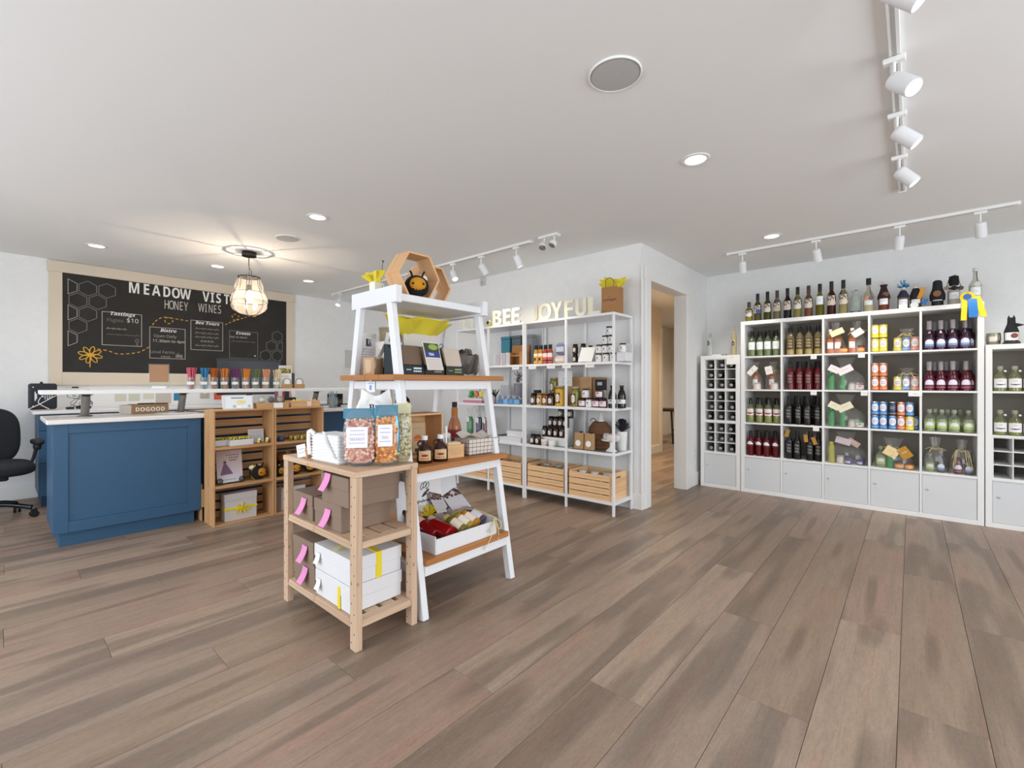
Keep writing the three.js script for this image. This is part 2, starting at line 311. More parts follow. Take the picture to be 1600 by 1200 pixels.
track(0.9, -0.05, 3.95, -0.045, 'white ceiling track running to the upper right corner, nearest the camera');
head(2.3, -0.05, [-0.4, -0.7, 0.55], 'front track spotlight glaring brightest near the top right corner');
head(2.78, -0.05, [0.05, -0.72, 0.68], 'middle spotlight of the track nearest the camera');
head(3.31, -0.05, [0.0, -0.75, 0.62], 'rear spotlight of the track nearest the camera, above the cube shelf track');
head(1.75, -0.05, [0.1, -0.8, 0.8], 'spotlight of the nearest track, above the top edge of the picture');
track(4.77, -1.36, 4.77, 0.57, 'white ceiling track over the white cube shelf of bottles');
head(4.77, -1.228, [0.55, -1, -0.1], 'leftmost spotlight of the track over the cube shelf');
head(4.77, -0.63, [0.5, -1, 0.12], 'second spotlight from the left over the cube shelf');
head(4.77, -0.07, [0.5, -1, -0.1], 'third spotlight from the left over the cube shelf');
head(4.77, 0.38, [0.5, -1, 0.1], 'rightmost spotlight of the track over the cube shelf');
track(3.17, -4.55, 3.17, -2.56, 'white ceiling track in front of the metal shelving of jars');
track(3.17, -6.2, 3.17, -4.6, 'white ceiling track section reaching the chalkboard wall');
head(3.17, -3.62, [-0.15, -1, 0.6], 'glowing track spotlight beside the hexagon shelves');
head(3.17, -3.2, [0.8, -1, 0.1], 'middle spotlight of the track before the metal shelving');
head(3.17, -2.74, [0.35, -1, 0.25], 'spotlight at the right end of the track before the metal shelving');
head(3.17, -6.0, [-0.55, -1, 0.35], 'lone glowing track spotlight left of the white display ladder');
{ const t = thing('emergency_light', 'white ceiling emergency light with two round lamp heads', 'emergency light', [3.17, CH, -2.36]);
  part(t, 'base', bx(0.07, 0.02, 0.2, 0.004), M.white, [0, -0.01, 0]);
  for (const s of [-1, 1]) { part(t, 'stem', tube([[0, -0.02, s * 0.05], [0, -0.045, s * 0.055], [-0.01, -0.06, s * 0.05]], 0.007, 8), M.white);
    const h = part(t, 'lamp_head', lathe([[0, 0.03], [0.018, 0.028], [0.033, 0.01], [0.036, -0.02], [0.032, -0.024]], 20), M.white, [-0.02, -0.085, s * 0.055], [0.2 * s, 0, -0.6]);
    part(h, 'reflector', lathe([[0, -0.012], [0.03, -0.02]], 18), mat('#b9b8b4', 0.25, { metalness: 0.8 })); } }
{ const t = thing('motion_sensor', 'small grey sensor box high on the wall above the metal shelving', 'sensor', [XRACK, 2.385, -3.88]); part(t, 'housing', bx(0.03, 0.09, 0.07, 0.006), mat('#c9c8c8', 0.6), [-0.015, 0, 0]); part(t, 'window', bx(0.004, 0.03, 0.04, 0.001), mat('#b0afb0', 0.4), [-0.031, -0.015, 0]); }
{ // pendant lamp: bubbled glass blown into an iron cage
  const t = thing('pendant_lamp', 'pendant lamp of clear bubbled glass blown into a dark wire cage', 'pendant lamp', [1.63, 0, -4.86]);
  part(t, 'canopy', lathe([[0, CH - 0.045], [0.06, CH - 0.045], [0.064, CH - 0.04], [0.064, CH], [0, CH]], 28), M.darkSteel);
  part(t, 'cord', tube([[0, CH - 0.045, 0], [-0.005, 2.34, 0], [0, 2.29, 0.0], [0.018, 2.25, 0.005], [0.014, 2.205, 0]], 0.0025, 24), M.darkSteel);
  part(t, 'chain', cyl(0.0018, 0.2, 6), M.darkSteel, [0, 2.295, 0]);
  part(t, 'cap_ring', lathe([[0.086, 2.188], [0.098, 2.185], [0.098, 2.196], [0.086, 2.198], [0.086, 2.188]], 32), M.darkSteel); part(t, 'cap_spokes', merge([0, 1, 2].map(k => at(bx(0.18, 0.006, 0.01, 0.001), 0, 2.193, 0, 0, k * Math.PI / 3, 0))), M.darkSteel);
  const prof = [[0.088, 2.186], [0.1, 2.16], [0.115, 2.12], [0.118, 2.09], [0.112, 2.065], [0.128, 2.03], [0.146, 1.985], [0.15, 1.955], [0.142, 1.93], [0.148, 1.905], [0.132, 1.87], [0.09, 1.838], [0.04, 1.825], [0, 1.823]];
  const gl = lathe(prof, 48), p = gl.attributes.position;
  for (let i = 0; i < p.count; i++) { const a = Math.atan2(p.getZ(i), p.getX(i)), y = p.getY(i), b = 1 + 0.1 * Math.abs(Math.sin(a * 3)) * Math.sin(Math.PI * Math.min(1, Math.max(0, (2.19 - y) / 0.37))); p.setX(i, p.getX(i) * b); p.setZ(i, p.getZ(i) * b); }
  gl.computeVertexNormals();
  part(t, 'glass_shade', gl, new THREE.MeshPhysicalMaterial({ color: 0xfff6ec, roughness: 0.1, transmission: 0.92, thickness: 0, ior: 1.45, side: THREE.DoubleSide }));
  for (let k = 0; k < 6; k++) { const a = k * Math.PI / 3; part(t, 'cage_wire', tube([[0.092, 2.19], [0.1, 2.12], [0.124, 2.05], [0.149, 1.97], [0.147, 1.9], [0.1, 1.84], [0.02, 1.82]].map(([r, y]) => [r * Math.cos(a), y, r * Math.sin(a)]), 0.0032, 26), M.darkSteel); }
  for (const [r, y] of [[0.127, 2.045], [0.153, 1.955]]) part(t, 'cage_ring', at(new THREE.TorusGeometry(r, 0.0028, 6, 40), 0, y, 0, Math.PI / 2), M.darkSteel);
  part(t, 'socket', lathe([[0, 2.12], [0.018, 2.118], [0.02, 2.06], [0.016, 2.05], [0, 2.05]], 16), M.darkSteel); part(t, 'rod', cyl(0.004, 0.08, 8), M.darkSteel, [0, 2.155, 0]);
  part(t, 'bulb', lathe([[0, 1.96], [0.018, 1.965], [0.03, 1.985], [0.031, 2.005], [0.02, 2.03], [0.013, 2.05]], 20), glow('#ffedd0', 14));
  const l = new THREE.PointLight(new THREE.Color('#fff0dc'), 1.1, 0, 2); l.position.set(1.63, 1.995, -4.86); l.castShadow = true; l.shadow.radius = 0.4; scene.add(l);
}
// ---------------------------------------------------------------- chalkboard
{
  const BX0 = 0.453, BX1 = 2.717, BY0 = 1.275, BY1 = 2.317, W = BX1 - BX0, H = BY1 - BY0, K = 880;
  const t = thing('chalkboard', 'long framed chalkboard menu lettered Meadow Vista Honey Wines', 'chalkboard', [0, 0, ZB]);
  const m = printMat(Math.round(W * K), Math.round(H * K), x => {
    x.scale(K, K); x.fillStyle = '#272421'; x.fillRect(0, 0, W, H);
    for (let i = 0; i < 260; i++) { x.fillStyle = `rgba(${i % 2 ? '90,84,78' : '12,11,10'},${0.02 + 0.03 * rnd()})`; x.beginPath(); x.ellipse(rnd() * W, rnd() * H, 0.05 + 0.16 * rnd(), 0.02 + 0.05 * rnd(), rnd() * 3, 0, 7); x.fill(); }
    const L = (s, cx, y0, y1, color, w, sx = 0.72) => { x.save(); x.translate(cx, (y0 + y1) / 2); x.scale(sx, 1); x.font = `${w} ${(y1 - y0) * 1.36}px sans-serif`; x.fillStyle = color; x.textAlign = 'center'; x.textBaseline = 'middle'; x.fillText(s, 0, 0.004); x.restore(); };
    [['M', 0.585], ['E', 0.695], ['A', 0.785], ['D', 0.885], ['O', 0.976], ['W', 1.072], ['V', 1.285], ['I', 1.358], ['S', 1.425], ['T', 1.515], ['A', 1.605]].forEach(([s, c]) => L(s, c, 0.062, 0.188, '#f1efea', 'bold'));
    'HONEY'.split('').forEach((s, i) => L(s, 0.885 + i * 0.048, 0.212, 0.318, '#cfc8bd', '', 0.55)); 'WINES'.split('').forEach((s, i) => L(s, 1.238 + i * 0.049, 0.206, 0.31, '#cfc8bd', '', 0.55));
    const box = (x0, y0, x1, y1, c = '#b9b2a8') => { x.strokeStyle = c; x.lineWidth = 0.006; x.strokeRect(x0, y0, x1 - x0, y1 - y0); };
    const head = (s, cx, cy) => { x.save(); x.font = 'italic bold 0.052px serif'; x.fillStyle = '#f4f2ee'; x.textAlign = 'center'; x.textBaseline = 'middle'; x.fillText(s, cx, cy); x.restore(); };
    const line = (s, cx, cy, size = 0.042, c = '#a69f95', al = 'center') => { x.font = `${size}px sans-serif`; x.fillStyle = c; x.textAlign = al; x.textBaseline = 'middle'; x.fillText(s, cx, cy); };
    box(0.31, 0.37, 0.65, 0.735); head('Tastings', 0.48, 0.4); line('Flights', 0.42, 0.475, 0.05, '#7d766c'); line('$10', 0.57, 0.47, 0.066, '#d8d2c8'); scribble(x, 0.345, 0.52, 0.55, '#8e877c', 0.006, 0.01); scribble(x, 0.345, 0.635, 0.615, '#6f685f', 0.005, 0.008);
    x.strokeStyle = '#9d968b'; x.lineWidth = 0.004; x.beginPath(); x.ellipse(0.61, 0.675, 0.014, 0.02, 0, 0, 7); x.moveTo(0.61, 0.695); x.lineTo(0.61, 0.72); x.moveTo(0.598, 0.72); x.lineTo(0.622, 0.72); x.stroke();
    box(0.725, 0.5, 1.068, 0.863); head('Bistro', 0.9, 0.548); line('Open Daily', 0.87, 0.615, 0.045); line('11.30am to 4pm', 0.91, 0.672, 0.044, '#cfc8be'); line('Local Farms', 0.845, 0.805, 0.045, '#958e84'); scribble(x, 0.83, 0.92, 0.842, '#8a8379', 0.005, 0.008); scribble(x, 0.975, 1.04, 0.83, '#8a8379', 0.008, 0.02);
    box(1.127, 0.378, 1.471, 0.741); head('Bee Tours', 1.3, 0.42); [0.475, 0.53, 0.58, 0.63, 0.685].forEach((y, i) => scribble(x, 1.17 + (i === 3 ? 0.06 : 0), 1.43 - (i === 3 ? 0.06 : 0), y, '#8d867c', 0.006, 0.012));
    box(1.548, 0.47, 1.888, 0.826, '#79736b'); head('Events', 1.71, 0.512); line('Ask in store', 1.655, 0.562, 0.04, '#b9b2a7'); scribble(x, 1.57, 1.86, 0.605, '#7d766d', 0.005, 0.01); x.fillStyle = '#b9b2a7'; x.beginPath(); x.ellipse(1.855, 0.788, 0.014, 0.01, 0.5, 0, 7); x.fill();
    const hexa = (cx, cy, r, half, c = '#8a847c') => { x.strokeStyle = c; x.lineWidth = 0.005; x.beginPath(); for (let i = 0; i <= 6; i++) { const a = Math.PI / 6 + i * Math.PI / 3; let px = cx + r * Math.cos(a); if (half) px = half > 0 ? Math.max(px, cx) : Math.min(px, cx); const py = cy + r * Math.sin(a); i ? x.lineTo(px, py) : x.moveTo(px, py); } x.stroke(); };
    hexa(0.196, 0.138, 0.08); hexa(0.352, 0.138, 0.08); hexa(0.118, 0.276, 0.08); hexa(0.275, 0.274, 0.08); hexa(0.196, 0.412, 0.08); hexa(0.118, 0.548, 0.08); for (const y of [0.138, 0.412, 0.685]) hexa(0.042, y, 0.08, 1, '#b5afa6');
    for (const [a, b] of [[2.141, 0.504], [2.064, 0.641], [1.988, 0.778], [2.141, 0.774]]) hexa(a, b, 0.076); hexa(2.21, 0.641, 0.072, -1);
    x.strokeStyle = '#e0a92c'; x.lineWidth = 0.008; for (let i = 0; i < 8; i++) { const a = i * Math.PI / 4 + 0.25; x.beginPath(); x.ellipse(0.215 + 0.056 * Math.cos(a), 0.852 + 0.05 * Math.sin(a), 0.042, 0.018, a, 0, 7); x.stroke(); } x.fillStyle = '#d8a02a'; x.beginPath(); x.arc(0.215, 0.852, 0.017, 0, 7); x.fill(); x.beginPath(); x.moveTo(0.213, 0.87); x.lineTo(0.212, 0.985); x.stroke();
    x.setLineDash([0.028, 0.022]); x.lineWidth = 0.009; x.strokeStyle = '#d9a233';
    const path = pts => { x.beginPath(); const c = new THREE.CatmullRomCurve3(pts.map(p => V(p[0], p[1], 0))); c.getPoints(60).forEach((p, i) => i ? x.lineTo(p.x, p.y) : x.moveTo(p.x, p.y)); x.stroke(); };
    path([[0.27, 0.785], [0.36, 0.8], [0.432, 0.828], [0.54, 0.822], [0.634, 0.797], [0.717, 0.737]]);
    path([[0.75, 0.475], [0.79, 0.416], [0.85, 0.375], [0.92, 0.375], [0.945, 0.41], [0.91, 0.445], [0.87, 0.425], [0.88, 0.38], [0.998, 0.383], [1.115, 0.396]]);
    path([[1.5, 0.4], [1.563, 0.36], [1.633, 0.32], [1.66, 0.28], [1.62, 0.25], [1.58, 0.28], [1.61, 0.33], [1.69, 0.3], [1.8, 0.25]]); x.setLineDash([]);
    x.fillStyle = '#d8b52e'; x.beginPath(); x.ellipse(1.85, 0.235, 0.035, 0.022, -0.5, 0, 7); x.fill();
  }, 0.75);
  part(t, 'board_panel', bx(W, H, 0.012, 0.001), M.black, [(BX0 + BX1) / 2, (BY0 + BY1) / 2, 0.007]);
  part(t, 'lettering', new THREE.PlaneGeometry(W, H), m, [(BX0 + BX1) / 2, (BY0 + BY1) / 2, 0.0145]);
  bar(t, 'frame_board', [0.34, 2.83], [BY1, 2.43], [0, 0.03], M.cream, 0.003); bar(t, 'frame_board', [0.352, BX0], [1.137, BY1], [0, 0.024], M.cream, 0.003);
  bar(t, 'frame_board', [BX1, 2.82], [1.137, BY1], [0, 0.024], M.cream, 0.003); bar(t, 'frame_board', [BX0, BX1], [1.137, BY0], [0, 0.024], M.cream, 0.003);
}
// notes pinned under the board
[[0.92, 1.0, 0.1, 0.09, '#cfcfbf', 'first grey green'], [1.04, 1.0, 0.1, 0.09, '#c9ccb9', 'second grey green'], [1.17, 1.01, 0.1, 0.07, '#d6d2c0', 'third grey green'], [1.31, 0.985, 0.15, 0.14, '#c4bcb4', 'wide grey'], [1.46, 1.0, 0.1, 0.1, '#2f83a8', 'bright blue'], [1.73, 1.0, 0.1, 0.07, '#b9b4a5', 'small olive grey'], [1.88, 1.01, 0.1, 0.12, '#e46a45', 'orange red']].forEach(([x, y, w, h, c, n]) => {
  const o = thing('pinned_note', `${n} paper note taped under the chalkboard${n.includes('green') ? ', counted from the left' : ''}`, 'note', [x, y, ZB + 0.001]); part(o, 'sheet', bx(w, h, 0.002, 0.0004), mat(c, 0.85)); part(o, 'tape', bx(0.03, 0.012, 0.001, 0.0003), M.paper, [0, h / 2, 0.0015]);
});
// ---------------------------------------------------------------- back counter along the chalkboard wall
{
  const t = thing('back_counter', 'blue back counter with white top along the chalkboard wall', 'counter', [0, 0, 0]);
  bar(t, 'worktop', [0.215, 3.87], [0.868, 0.9], [ZB + 0.002, -6.02], M.quartz, 0.004);
  bar(t, 'carcass', [0.255, 3.86], [0.1, 0.868], [ZB + 0.002, -6.075], M.blue, 0.002);
  bar(t, 'toe_kick', [0.275, 3.86], [0.0, 0.1], [ZB + 0.002, -6.13], mat('#27496a', 0.6), 0.002);
  for (let i = 0; i < 7; i++) { const a = 0.26 + i * 0.514, b = a + 0.508;
    const d = bar(t, 'drawer_front', [a, b], [0.715, 0.864], [-6.075, -6.055], M.blue, 0.002); part(d, 'pull', bx(0.12, 0.01, 0.012), M.steel, [0, 0, 0.016]);
    const e = bar(t, 'drawer_front', [a, b], [0.41, 0.711], [-6.075, -6.055], M.blue, 0.002); part(e, 'pull', bx(0.12, 0.01, 0.012), M.steel, [0, 0.08, 0.016]);
    const f = bar(t, 'drawer_front', [a, b], [0.104, 0.406], [-6.075, -6.055], M.blue, 0.002); part(f, 'pull', bx(0.12, 0.01, 0.012), M.steel, [0, 0.08, 0.016]); }
}
// ---------------------------------------------------------------- serving counter with raised shelf
{
  const t = thing('serving_counter', 'blue shaker serving counter with white top', 'counter', [0, 0, 0]);
  bar(t, 'worktop', [0.222, 3.25], [0.868, 0.9], [-5.1, -4.43], M.quartz, 0.005);
  bar(t, 'toe_kick', [0.288, 1.09], [0, 0.11], [-4.95, -4.5], mat('#2a5576', 0.55), 0.002);
  bar(t, 'carcass', [0.255, 1.128], [0.1, 0.868], [-5.03, -4.478], M.blue, 0.002);
  bar(t, 'stile', [0.255, 0.333], [0.1, 0.868], [-4.478, -4.46], M.blue, 0.0015); bar(t, 'stile', [1.04, 1.128], [0.1, 0.868], [-4.478, -4.46], M.blue, 0.0015);
  bar(t, 'rail', [0.333, 1.04], [0.8, 0.868], [-4.478, -4.46], M.blue, 0.0015); bar(t, 'rail', [0.333, 1.04], [0.1, 0.178], [-4.478, -4.46], M.blue, 0.0015);
  bar(t, 'recessed_panel', [0.333, 1.04], [0.178, 0.8], [-4.482, -4.47], M.blue, 0.001);
  bar(t, 'rear_carcass', [1.128, 3.2], [0.1, 0.868], [-5.03, -4.66], M.blue, 0.002); bar(t, 'rear_toe_kick', [1.128, 3.18], [0, 0.1], [-4.98, -4.7], mat('#27496a', 0.6), 0.002);
  const s = thing('raised_shelf', 'long white shelf raised on slanted steel posts above the serving counter', 'shelf', [0, 0, 0]);
  bar(s, 'shelf_board', [0.205, 3.2], [1.073, 1.104], [-4.97, -4.65], M.white, 0.003);
  for (const x of [0.45, 1.065, 2.24, 3.05]) { const p = part(s, 'post', cyl(0.026, 0.168, 20), M.steel, [x, 0.9875, -4.77], [0.42, 0, 0]); part(s, 'base_flange', lathe([[0, 0.008], [0.04, 0.008], [0.046, 0.004], [0.046, 0], [0, 0]], 24), M.steel, [x, 0.9, -4.812]); part(s, 'top_flange', lathe([[0, 0.006], [0.04, 0.006], [0.04, 0], [0, 0]], 20), M.steel, [x, 1.067, -4.73]); }
}
// straws in glass tumblers on the raised shelf
{
  const names = ['pink red', 'blue', 'dark orange', 'amber', 'purple', 'bright orange', 'olive green', 'peach', 'cream'], cols = ['#cf5a6c', '#2f86b8', '#c2641c', '#c9761f', '#6d2a63', '#e88a1e', '#6f7a38', '#e2a271', '#e8d3ad'];
  const xs = [1.137, 1.234, 1.311, 1.396, 1.486, 1.574, 1.661, 1.754, 1.857];
  const lab = printMat(128, 32, x => { x.fillStyle = '#f4f4f2'; x.fillRect(0, 0, 128, 32); scribble(x, 30, 98, 16, '#8a8f9a', 3, 4); });
  xs.forEach((X, i) => {
    const t = thing('straw_tumbler', `glass tumbler of ${names[i]} honey straws on the raised shelf`, 'tumbler', [X, 1.104, -4.78], 0, 'tumblers of honey straws');
    part(t, 'glass', lathe([[0, 0.004], [0.027, 0.004], [0.031, 0.105], [0.033, 0.105], [0.029, 0], [0, 0]], 20), M.glass);
    const sg = []; for (let k = 0; k < 34; k++) { const a = rnd() * 6.283, r = 0.0225 * Math.sqrt(rnd()), b = a + rr(-0.4, 0.4); sg.push(at(cyl(0.0034, 0.185, 5), 0, 0, 0)); const g = sg[sg.length - 1]; const A = V(0.5 * r * Math.cos(a), 0.006, 0.5 * r * Math.sin(a)), B = V(1.75 * r * Math.cos(b), 0.185 + rr(-0.008, 0.01), 1.75 * r * Math.sin(b)); g.applyMatrix4(new THREE.Matrix4().compose(A.clone().add(B).multiplyScalar(0.5), new THREE.Quaternion().setFromUnitVectors(V(0, 1, 0), B.clone().sub(A).normalize()), V(1, 1, 1))); }
    part(t, 'straws', merge(sg), mat(cols[i], 0.35)); part(t, 'label', patch(0.0322, 0.042, 0.066, 2.4), lab, null, [0, -0.75, 0]);
  });
}
{ const t = thing('sign_holder', 'square tan sign in a clear holder on the raised shelf', 'sign', [0.908, 1.104, -4.78], -0.25);
  part(t, 'holder', bx(0.142, 0.2, 0.006, 0.002), M.glass, [0, 0.115, 0]); part(t, 'foot', bx(0.1, 0.03, 0.06, 0.008), M.white, [0, 0.015, 0]); part(t, 'sign_card', bx(0.128, 0.145, 0.003, 0.0005), mat('#a97f5e', 0.7), [0, 0.135, 0.006]); }
for (const [x, z, n] of [[1.948, -4.76, 'left'], [2.062, -4.74, 'right']]) { const t = thing('kraft_tray', `small kraft tray with arched paper handle, ${n} of the pair on the raised shelf`, 'box', [x, 1.104, z], -0.3, 'kraft trays on the raised shelf');
  part(t, 'tray', bx(0.095, 0.045, 0.07, 0.002), M.kraft, [0, 0.0225, 0]); part(t, 'handle', tube([[-0.035, 0.045, 0], [-0.03, 0.085, 0], [0, 0.105, 0], [0.03, 0.085, 0], [0.035, 0.045, 0]], 0.004, 16), M.kraftDark); part(t, 'name_card', bx(0.04, 0.045, 0.002, 0.0004), M.paper, [0, 0.066, 0.004]); }
{ const t = thing('jar_sign', 'white framed sign with flower picture behind the kraft trays', 'sign', [1.97, 1.104, -4.86], -0.35);
  card(t, 'sign_card', 0.12, 0.225, printMat(128, 240, x => { x.fillStyle = '#f3f2ef'; x.fillRect(0, 0, 128, 240); x.fillStyle = '#c9c6c0'; x.fillRect(0, 0, 128, 26); x.fillStyle = '#5d5a2c'; x.fillRect(6, 28, 116, 56); for (let i = 0; i < 30; i++) { x.fillStyle = ['#d9c443', '#8a8a3a', '#f0e7a0'][i % 3]; x.beginPath(); x.arc(10 + rnd() * 108, 34 + rnd() * 44, 5, 0, 7); x.fill(); } txt(x, 'JAR  HONEY', 64, 118, 15, '#6d6f72'); }), [0, 0.125, 0], [-0.08, 0, 0]); part(t, 'foot', bx(0.07, 0.012, 0.05, 0.003), M.white, [0, 0.006, 0]); }
// things on the serving counter
{ const t = thing('kraft_carton', 'flat kraft carton printed DO GOOD on the serving counter', 'box', [0.86, 0.9, -4.93], -0.02);
  part(t, 'carton', bx(0.25, 0.078, 0.2, 0.003), M.kraft, [0, 0.039, 0]); part(t, 'paper_sleeve', bx(0.055, 0.074, 0.2, 0.002), mat('#cfc6ba', 0.8), [-0.15, 0.037, -0.004]);
  part(t, 'print', new THREE.PlaneGeometry(0.235, 0.07), printMat(256, 76, x => { x.fillStyle = '#9c7953'; x.fillRect(0, 0, 256, 76); txt(x, 'DOGOOD', 128, 40, 50, '#f3efe6', 'sans-serif', 'bold'); txt(x, '✿', 70, 16, 16, '#f3efe6'); }, 0.8), [0, 0.039, 0.1008]); }
[['black ballpoint pen', [0.84, 0.984, -4.9], '#222', 0.3], ['brown wooden stir stick', [0.92, 0.983, -4.87], '#6b4a33', -0.2]].forEach(([n, p, c, r]) => { const t = thing('pen', `${n} lying on the kraft DO GOOD carton`, 'pen', p, r); part(t, 'barrel', at(cyl(0.0045, 0.12, 8), 0, 0, 0, 0, 0, Math.PI / 2), mat(c, 0.5)); part(t, 'tip', at(new THREE.ConeGeometry(0.0044, 0.014, 8), 0.067, 0, 0, 0, 0, -Math.PI / 2), M.steel); });
{ const t = thing('paper_stack', 'white paper sheets beside the kraft DO GOOD carton', 'paper', [1.02, 0.9005, -4.72], 0.12); for (let i = 0; i < 3; i++) part(t, 'sheet', bx(0.21, 0.0012, 0.28, 0.0003), M.paper, [rr(-0.01, 0.01), 0.001 + i * 0.0016, rr(-0.01, 0.01)], [0, rr(-0.15, 0.15), 0]); }
[['brown clipboard lying behind the second steel post', 1.28, '#7b6653'], ['open kraft folder lying on the counter behind the white bag', 1.62, '#c7a57d']].forEach(([l, x, c], i) => { const t = thing('folder', l, 'folder', [x, 0.9005, -4.8], 0.3 - i * 0.5); part(t, 'cover', bx(0.23, 0.008, 0.3, 0.002), mat(c, 0.7), [0, 0.004, 0]); part(t, 'paper', bx(0.21, 0.004, 0.28, 0.001), M.paper, [0, 0.011, 0.004]); part(t, 'clip', bx(0.07, 0.01, 0.02, 0.003), M.steel, [0, 0.017, -0.13]); });
// monitor on the back counter
{ const t = thing('monitor', 'wide dark computer monitor in front of the chalkboard', 'monitor', [2.06, 0.9, -6.12], -0.12);
  part(t, 'screen', bx(0.7, 0.42, 0.03, 0.004), mat('#12161f', 0.3), [0, 0.33, 0]); part(t, 'bezel', bx(0.71, 0.012, 0.034, 0.002), mat('#3a3d42', 0.5), [0, 0.545, 0]); part(t, 'neck', bx(0.06, 0.16, 0.03, 0.004), M.black, [0, 0.09, -0.03]); part(t, 'base', bx(0.26, 0.014, 0.18, 0.005), M.black, [0, 0.007, -0.02]); }
{ const t = thing('receipt_printer', 'black receipt printer with white tape beside the dark monitor', 'printer', [2.52, 0.9, -6.15], -0.3); part(t, 'body', bx(0.14, 0.15, 0.16, 0.012), M.black, [0, 0.075, 0]); part(t, 'tape', bx(0.05, 0.1, 0.002, 0.0005), M.paper, [-0.02, 0.2, 0.01], [-0.2, 0, 0]); part(t, 'upper_cover', bx(0.13, 0.25, 0.1, 0.01), M.blackGloss, [0.02, 0.27, -0.03]); }
{ const t = thing('tablet_box', 'dark rectangular device printed with white dots, at the left end of the back counter', 'device', [0.3, 0.9, -6.45], 0.25);
  part(t, 'case', bx(0.2, 0.255, 0.06, 0.014), mat('#23262e', 0.55), [0, 0.128, 0]);
  part(t, 'face_print', new THREE.PlaneGeometry(0.18, 0.235), printMat(180, 235, x => { x.fillStyle = '#23262e'; x.fillRect(0, 0, 180, 235); x.fillStyle = '#dfe3ea'; x.fillRect(22, 70, 9, 90); x.fillRect(31, 92, 9, 50); x.fillRect(8, 20, 9, 14); for (let i = 0; i < 4; i++) for (let j = 0; j < 4; j++) if (i + j !== 0 && i + j !== 6) x.fillRect(92 + i * 17, 96 + j * 14, 10, 8); x.beginPath(); x.arc(78, 118, 9, 0, 7); x.fill(); x.fillRect(8, 205, 9, 12); }), [0, 0.128, 0.0306]);
  part(t, 'knob', sph(0.012, 10, 8), M.black, [-0.01, 0.262, 0]); }
{ const t = thing('white_cable', 'white cable looping across the dotted dark device', 'cable', [0.3, 0.9, -6.4]); part(t, 'cord', tube([[-0.1, 0.008, 0.05], [-0.02, 0.06, 0.07], [0.08, 0.13, 0.05], [0.14, 0.15, 0.02], [0.2, 0.14, 0]], 0.004, 30), M.white); part(t, 'cord_loop', tube([[-0.02, 0.12, 0.055], [-0.035, 0.07, 0.06], [0.01, 0.025, 0.065], [0.04, 0.005, 0.07]], 0.0035, 20), M.white); }
{ const t = thing('power_adapter', 'black power adapter with tangled thin cords on the back counter', 'adapter', [0.55, 0.9, -6.3]); part(t, 'brick', bx(0.11, 0.03, 0.05, 0.006), M.black, [0.03, 0.015, 0]); part(t, 'small_brick', bx(0.06, 0.022, 0.04, 0.005), M.black, [-0.07, 0.011, 0.03]);
  for (let k = 0; k < 4; k++) { const p = []; for (let i = 0; i < 7; i++) p.push([rr(-0.09, 0.12), i === 0 || i === 6 ? 0.012 : rr(0.03, 0.21), rr(-0.04, 0.04)]); part(t, 'cord', tube(p, 0.0022, 50, 5), k % 2 ? M.black : mat('#6b675f', 0.6)); } part(t, 'plug', bx(0.05, 0.015, 0.03, 0.004), M.black, [-0.03, 0.215, 0]); }
{ const t = thing('framed_picture', 'small white picture frame on the back wall right of the chalkboard', 'picture', [3.685, 1.54, ZB]); part(t, 'frame', merge([at(bx(0.2, 0.02, 0.02, 0.002), 0, 0.15, 0.01), at(bx(0.2, 0.02, 0.02, 0.002), 0, -0.15, 0.01), at(bx(0.02, 0.28, 0.02, 0.002), 0.09, 0, 0.01), at(bx(0.02, 0.28, 0.02, 0.002), -0.09, 0, 0.01)]), M.white); part(t, 'picture', bx(0.16, 0.28, 0.006, 0.001), mat('#cfccc8', 0.6), [0, 0, 0.004]); }
{ const t = thing('cutlery_jar', 'clear jar of grey spoons on the counter right of the crates', 'jar', [2.33, 0.9, -4.56]); part(t, 'jar', lathe([[0, 0.003], [0.042, 0.003], [0.046, 0.11], [0.049, 0.11], [0.045, 0], [0, 0]], 20), M.glass); const g = []; for (let i = 0; i < 14; i++) { const a = rnd() * 6.28; g.push(bar2([0.015 * Math.cos(a), 0.005, 0.015 * Math.sin(a)], [0.04 * Math.cos(a), 0.15 + rr(0, 0.03), 0.04 * Math.sin(a)], 0.006, 0.004, 0.001)); } part(t, 'spoons', merge(g), mat('#8d97a6', 0.4)); }
{ const t = thing('card_terminal', 'black card terminal on the counter beside the grey spoons', 'terminal', [2.47, 0.9, -4.78], -0.5); part(t, 'base', bx(0.12, 0.02, 0.1, 0.004), M.black, [0, 0.01, 0]); part(t, 'screen', bx(0.16, 0.12, 0.014, 0.004), M.blackGloss, [0, 0.085, 0], [-0.35, 0, 0]); }
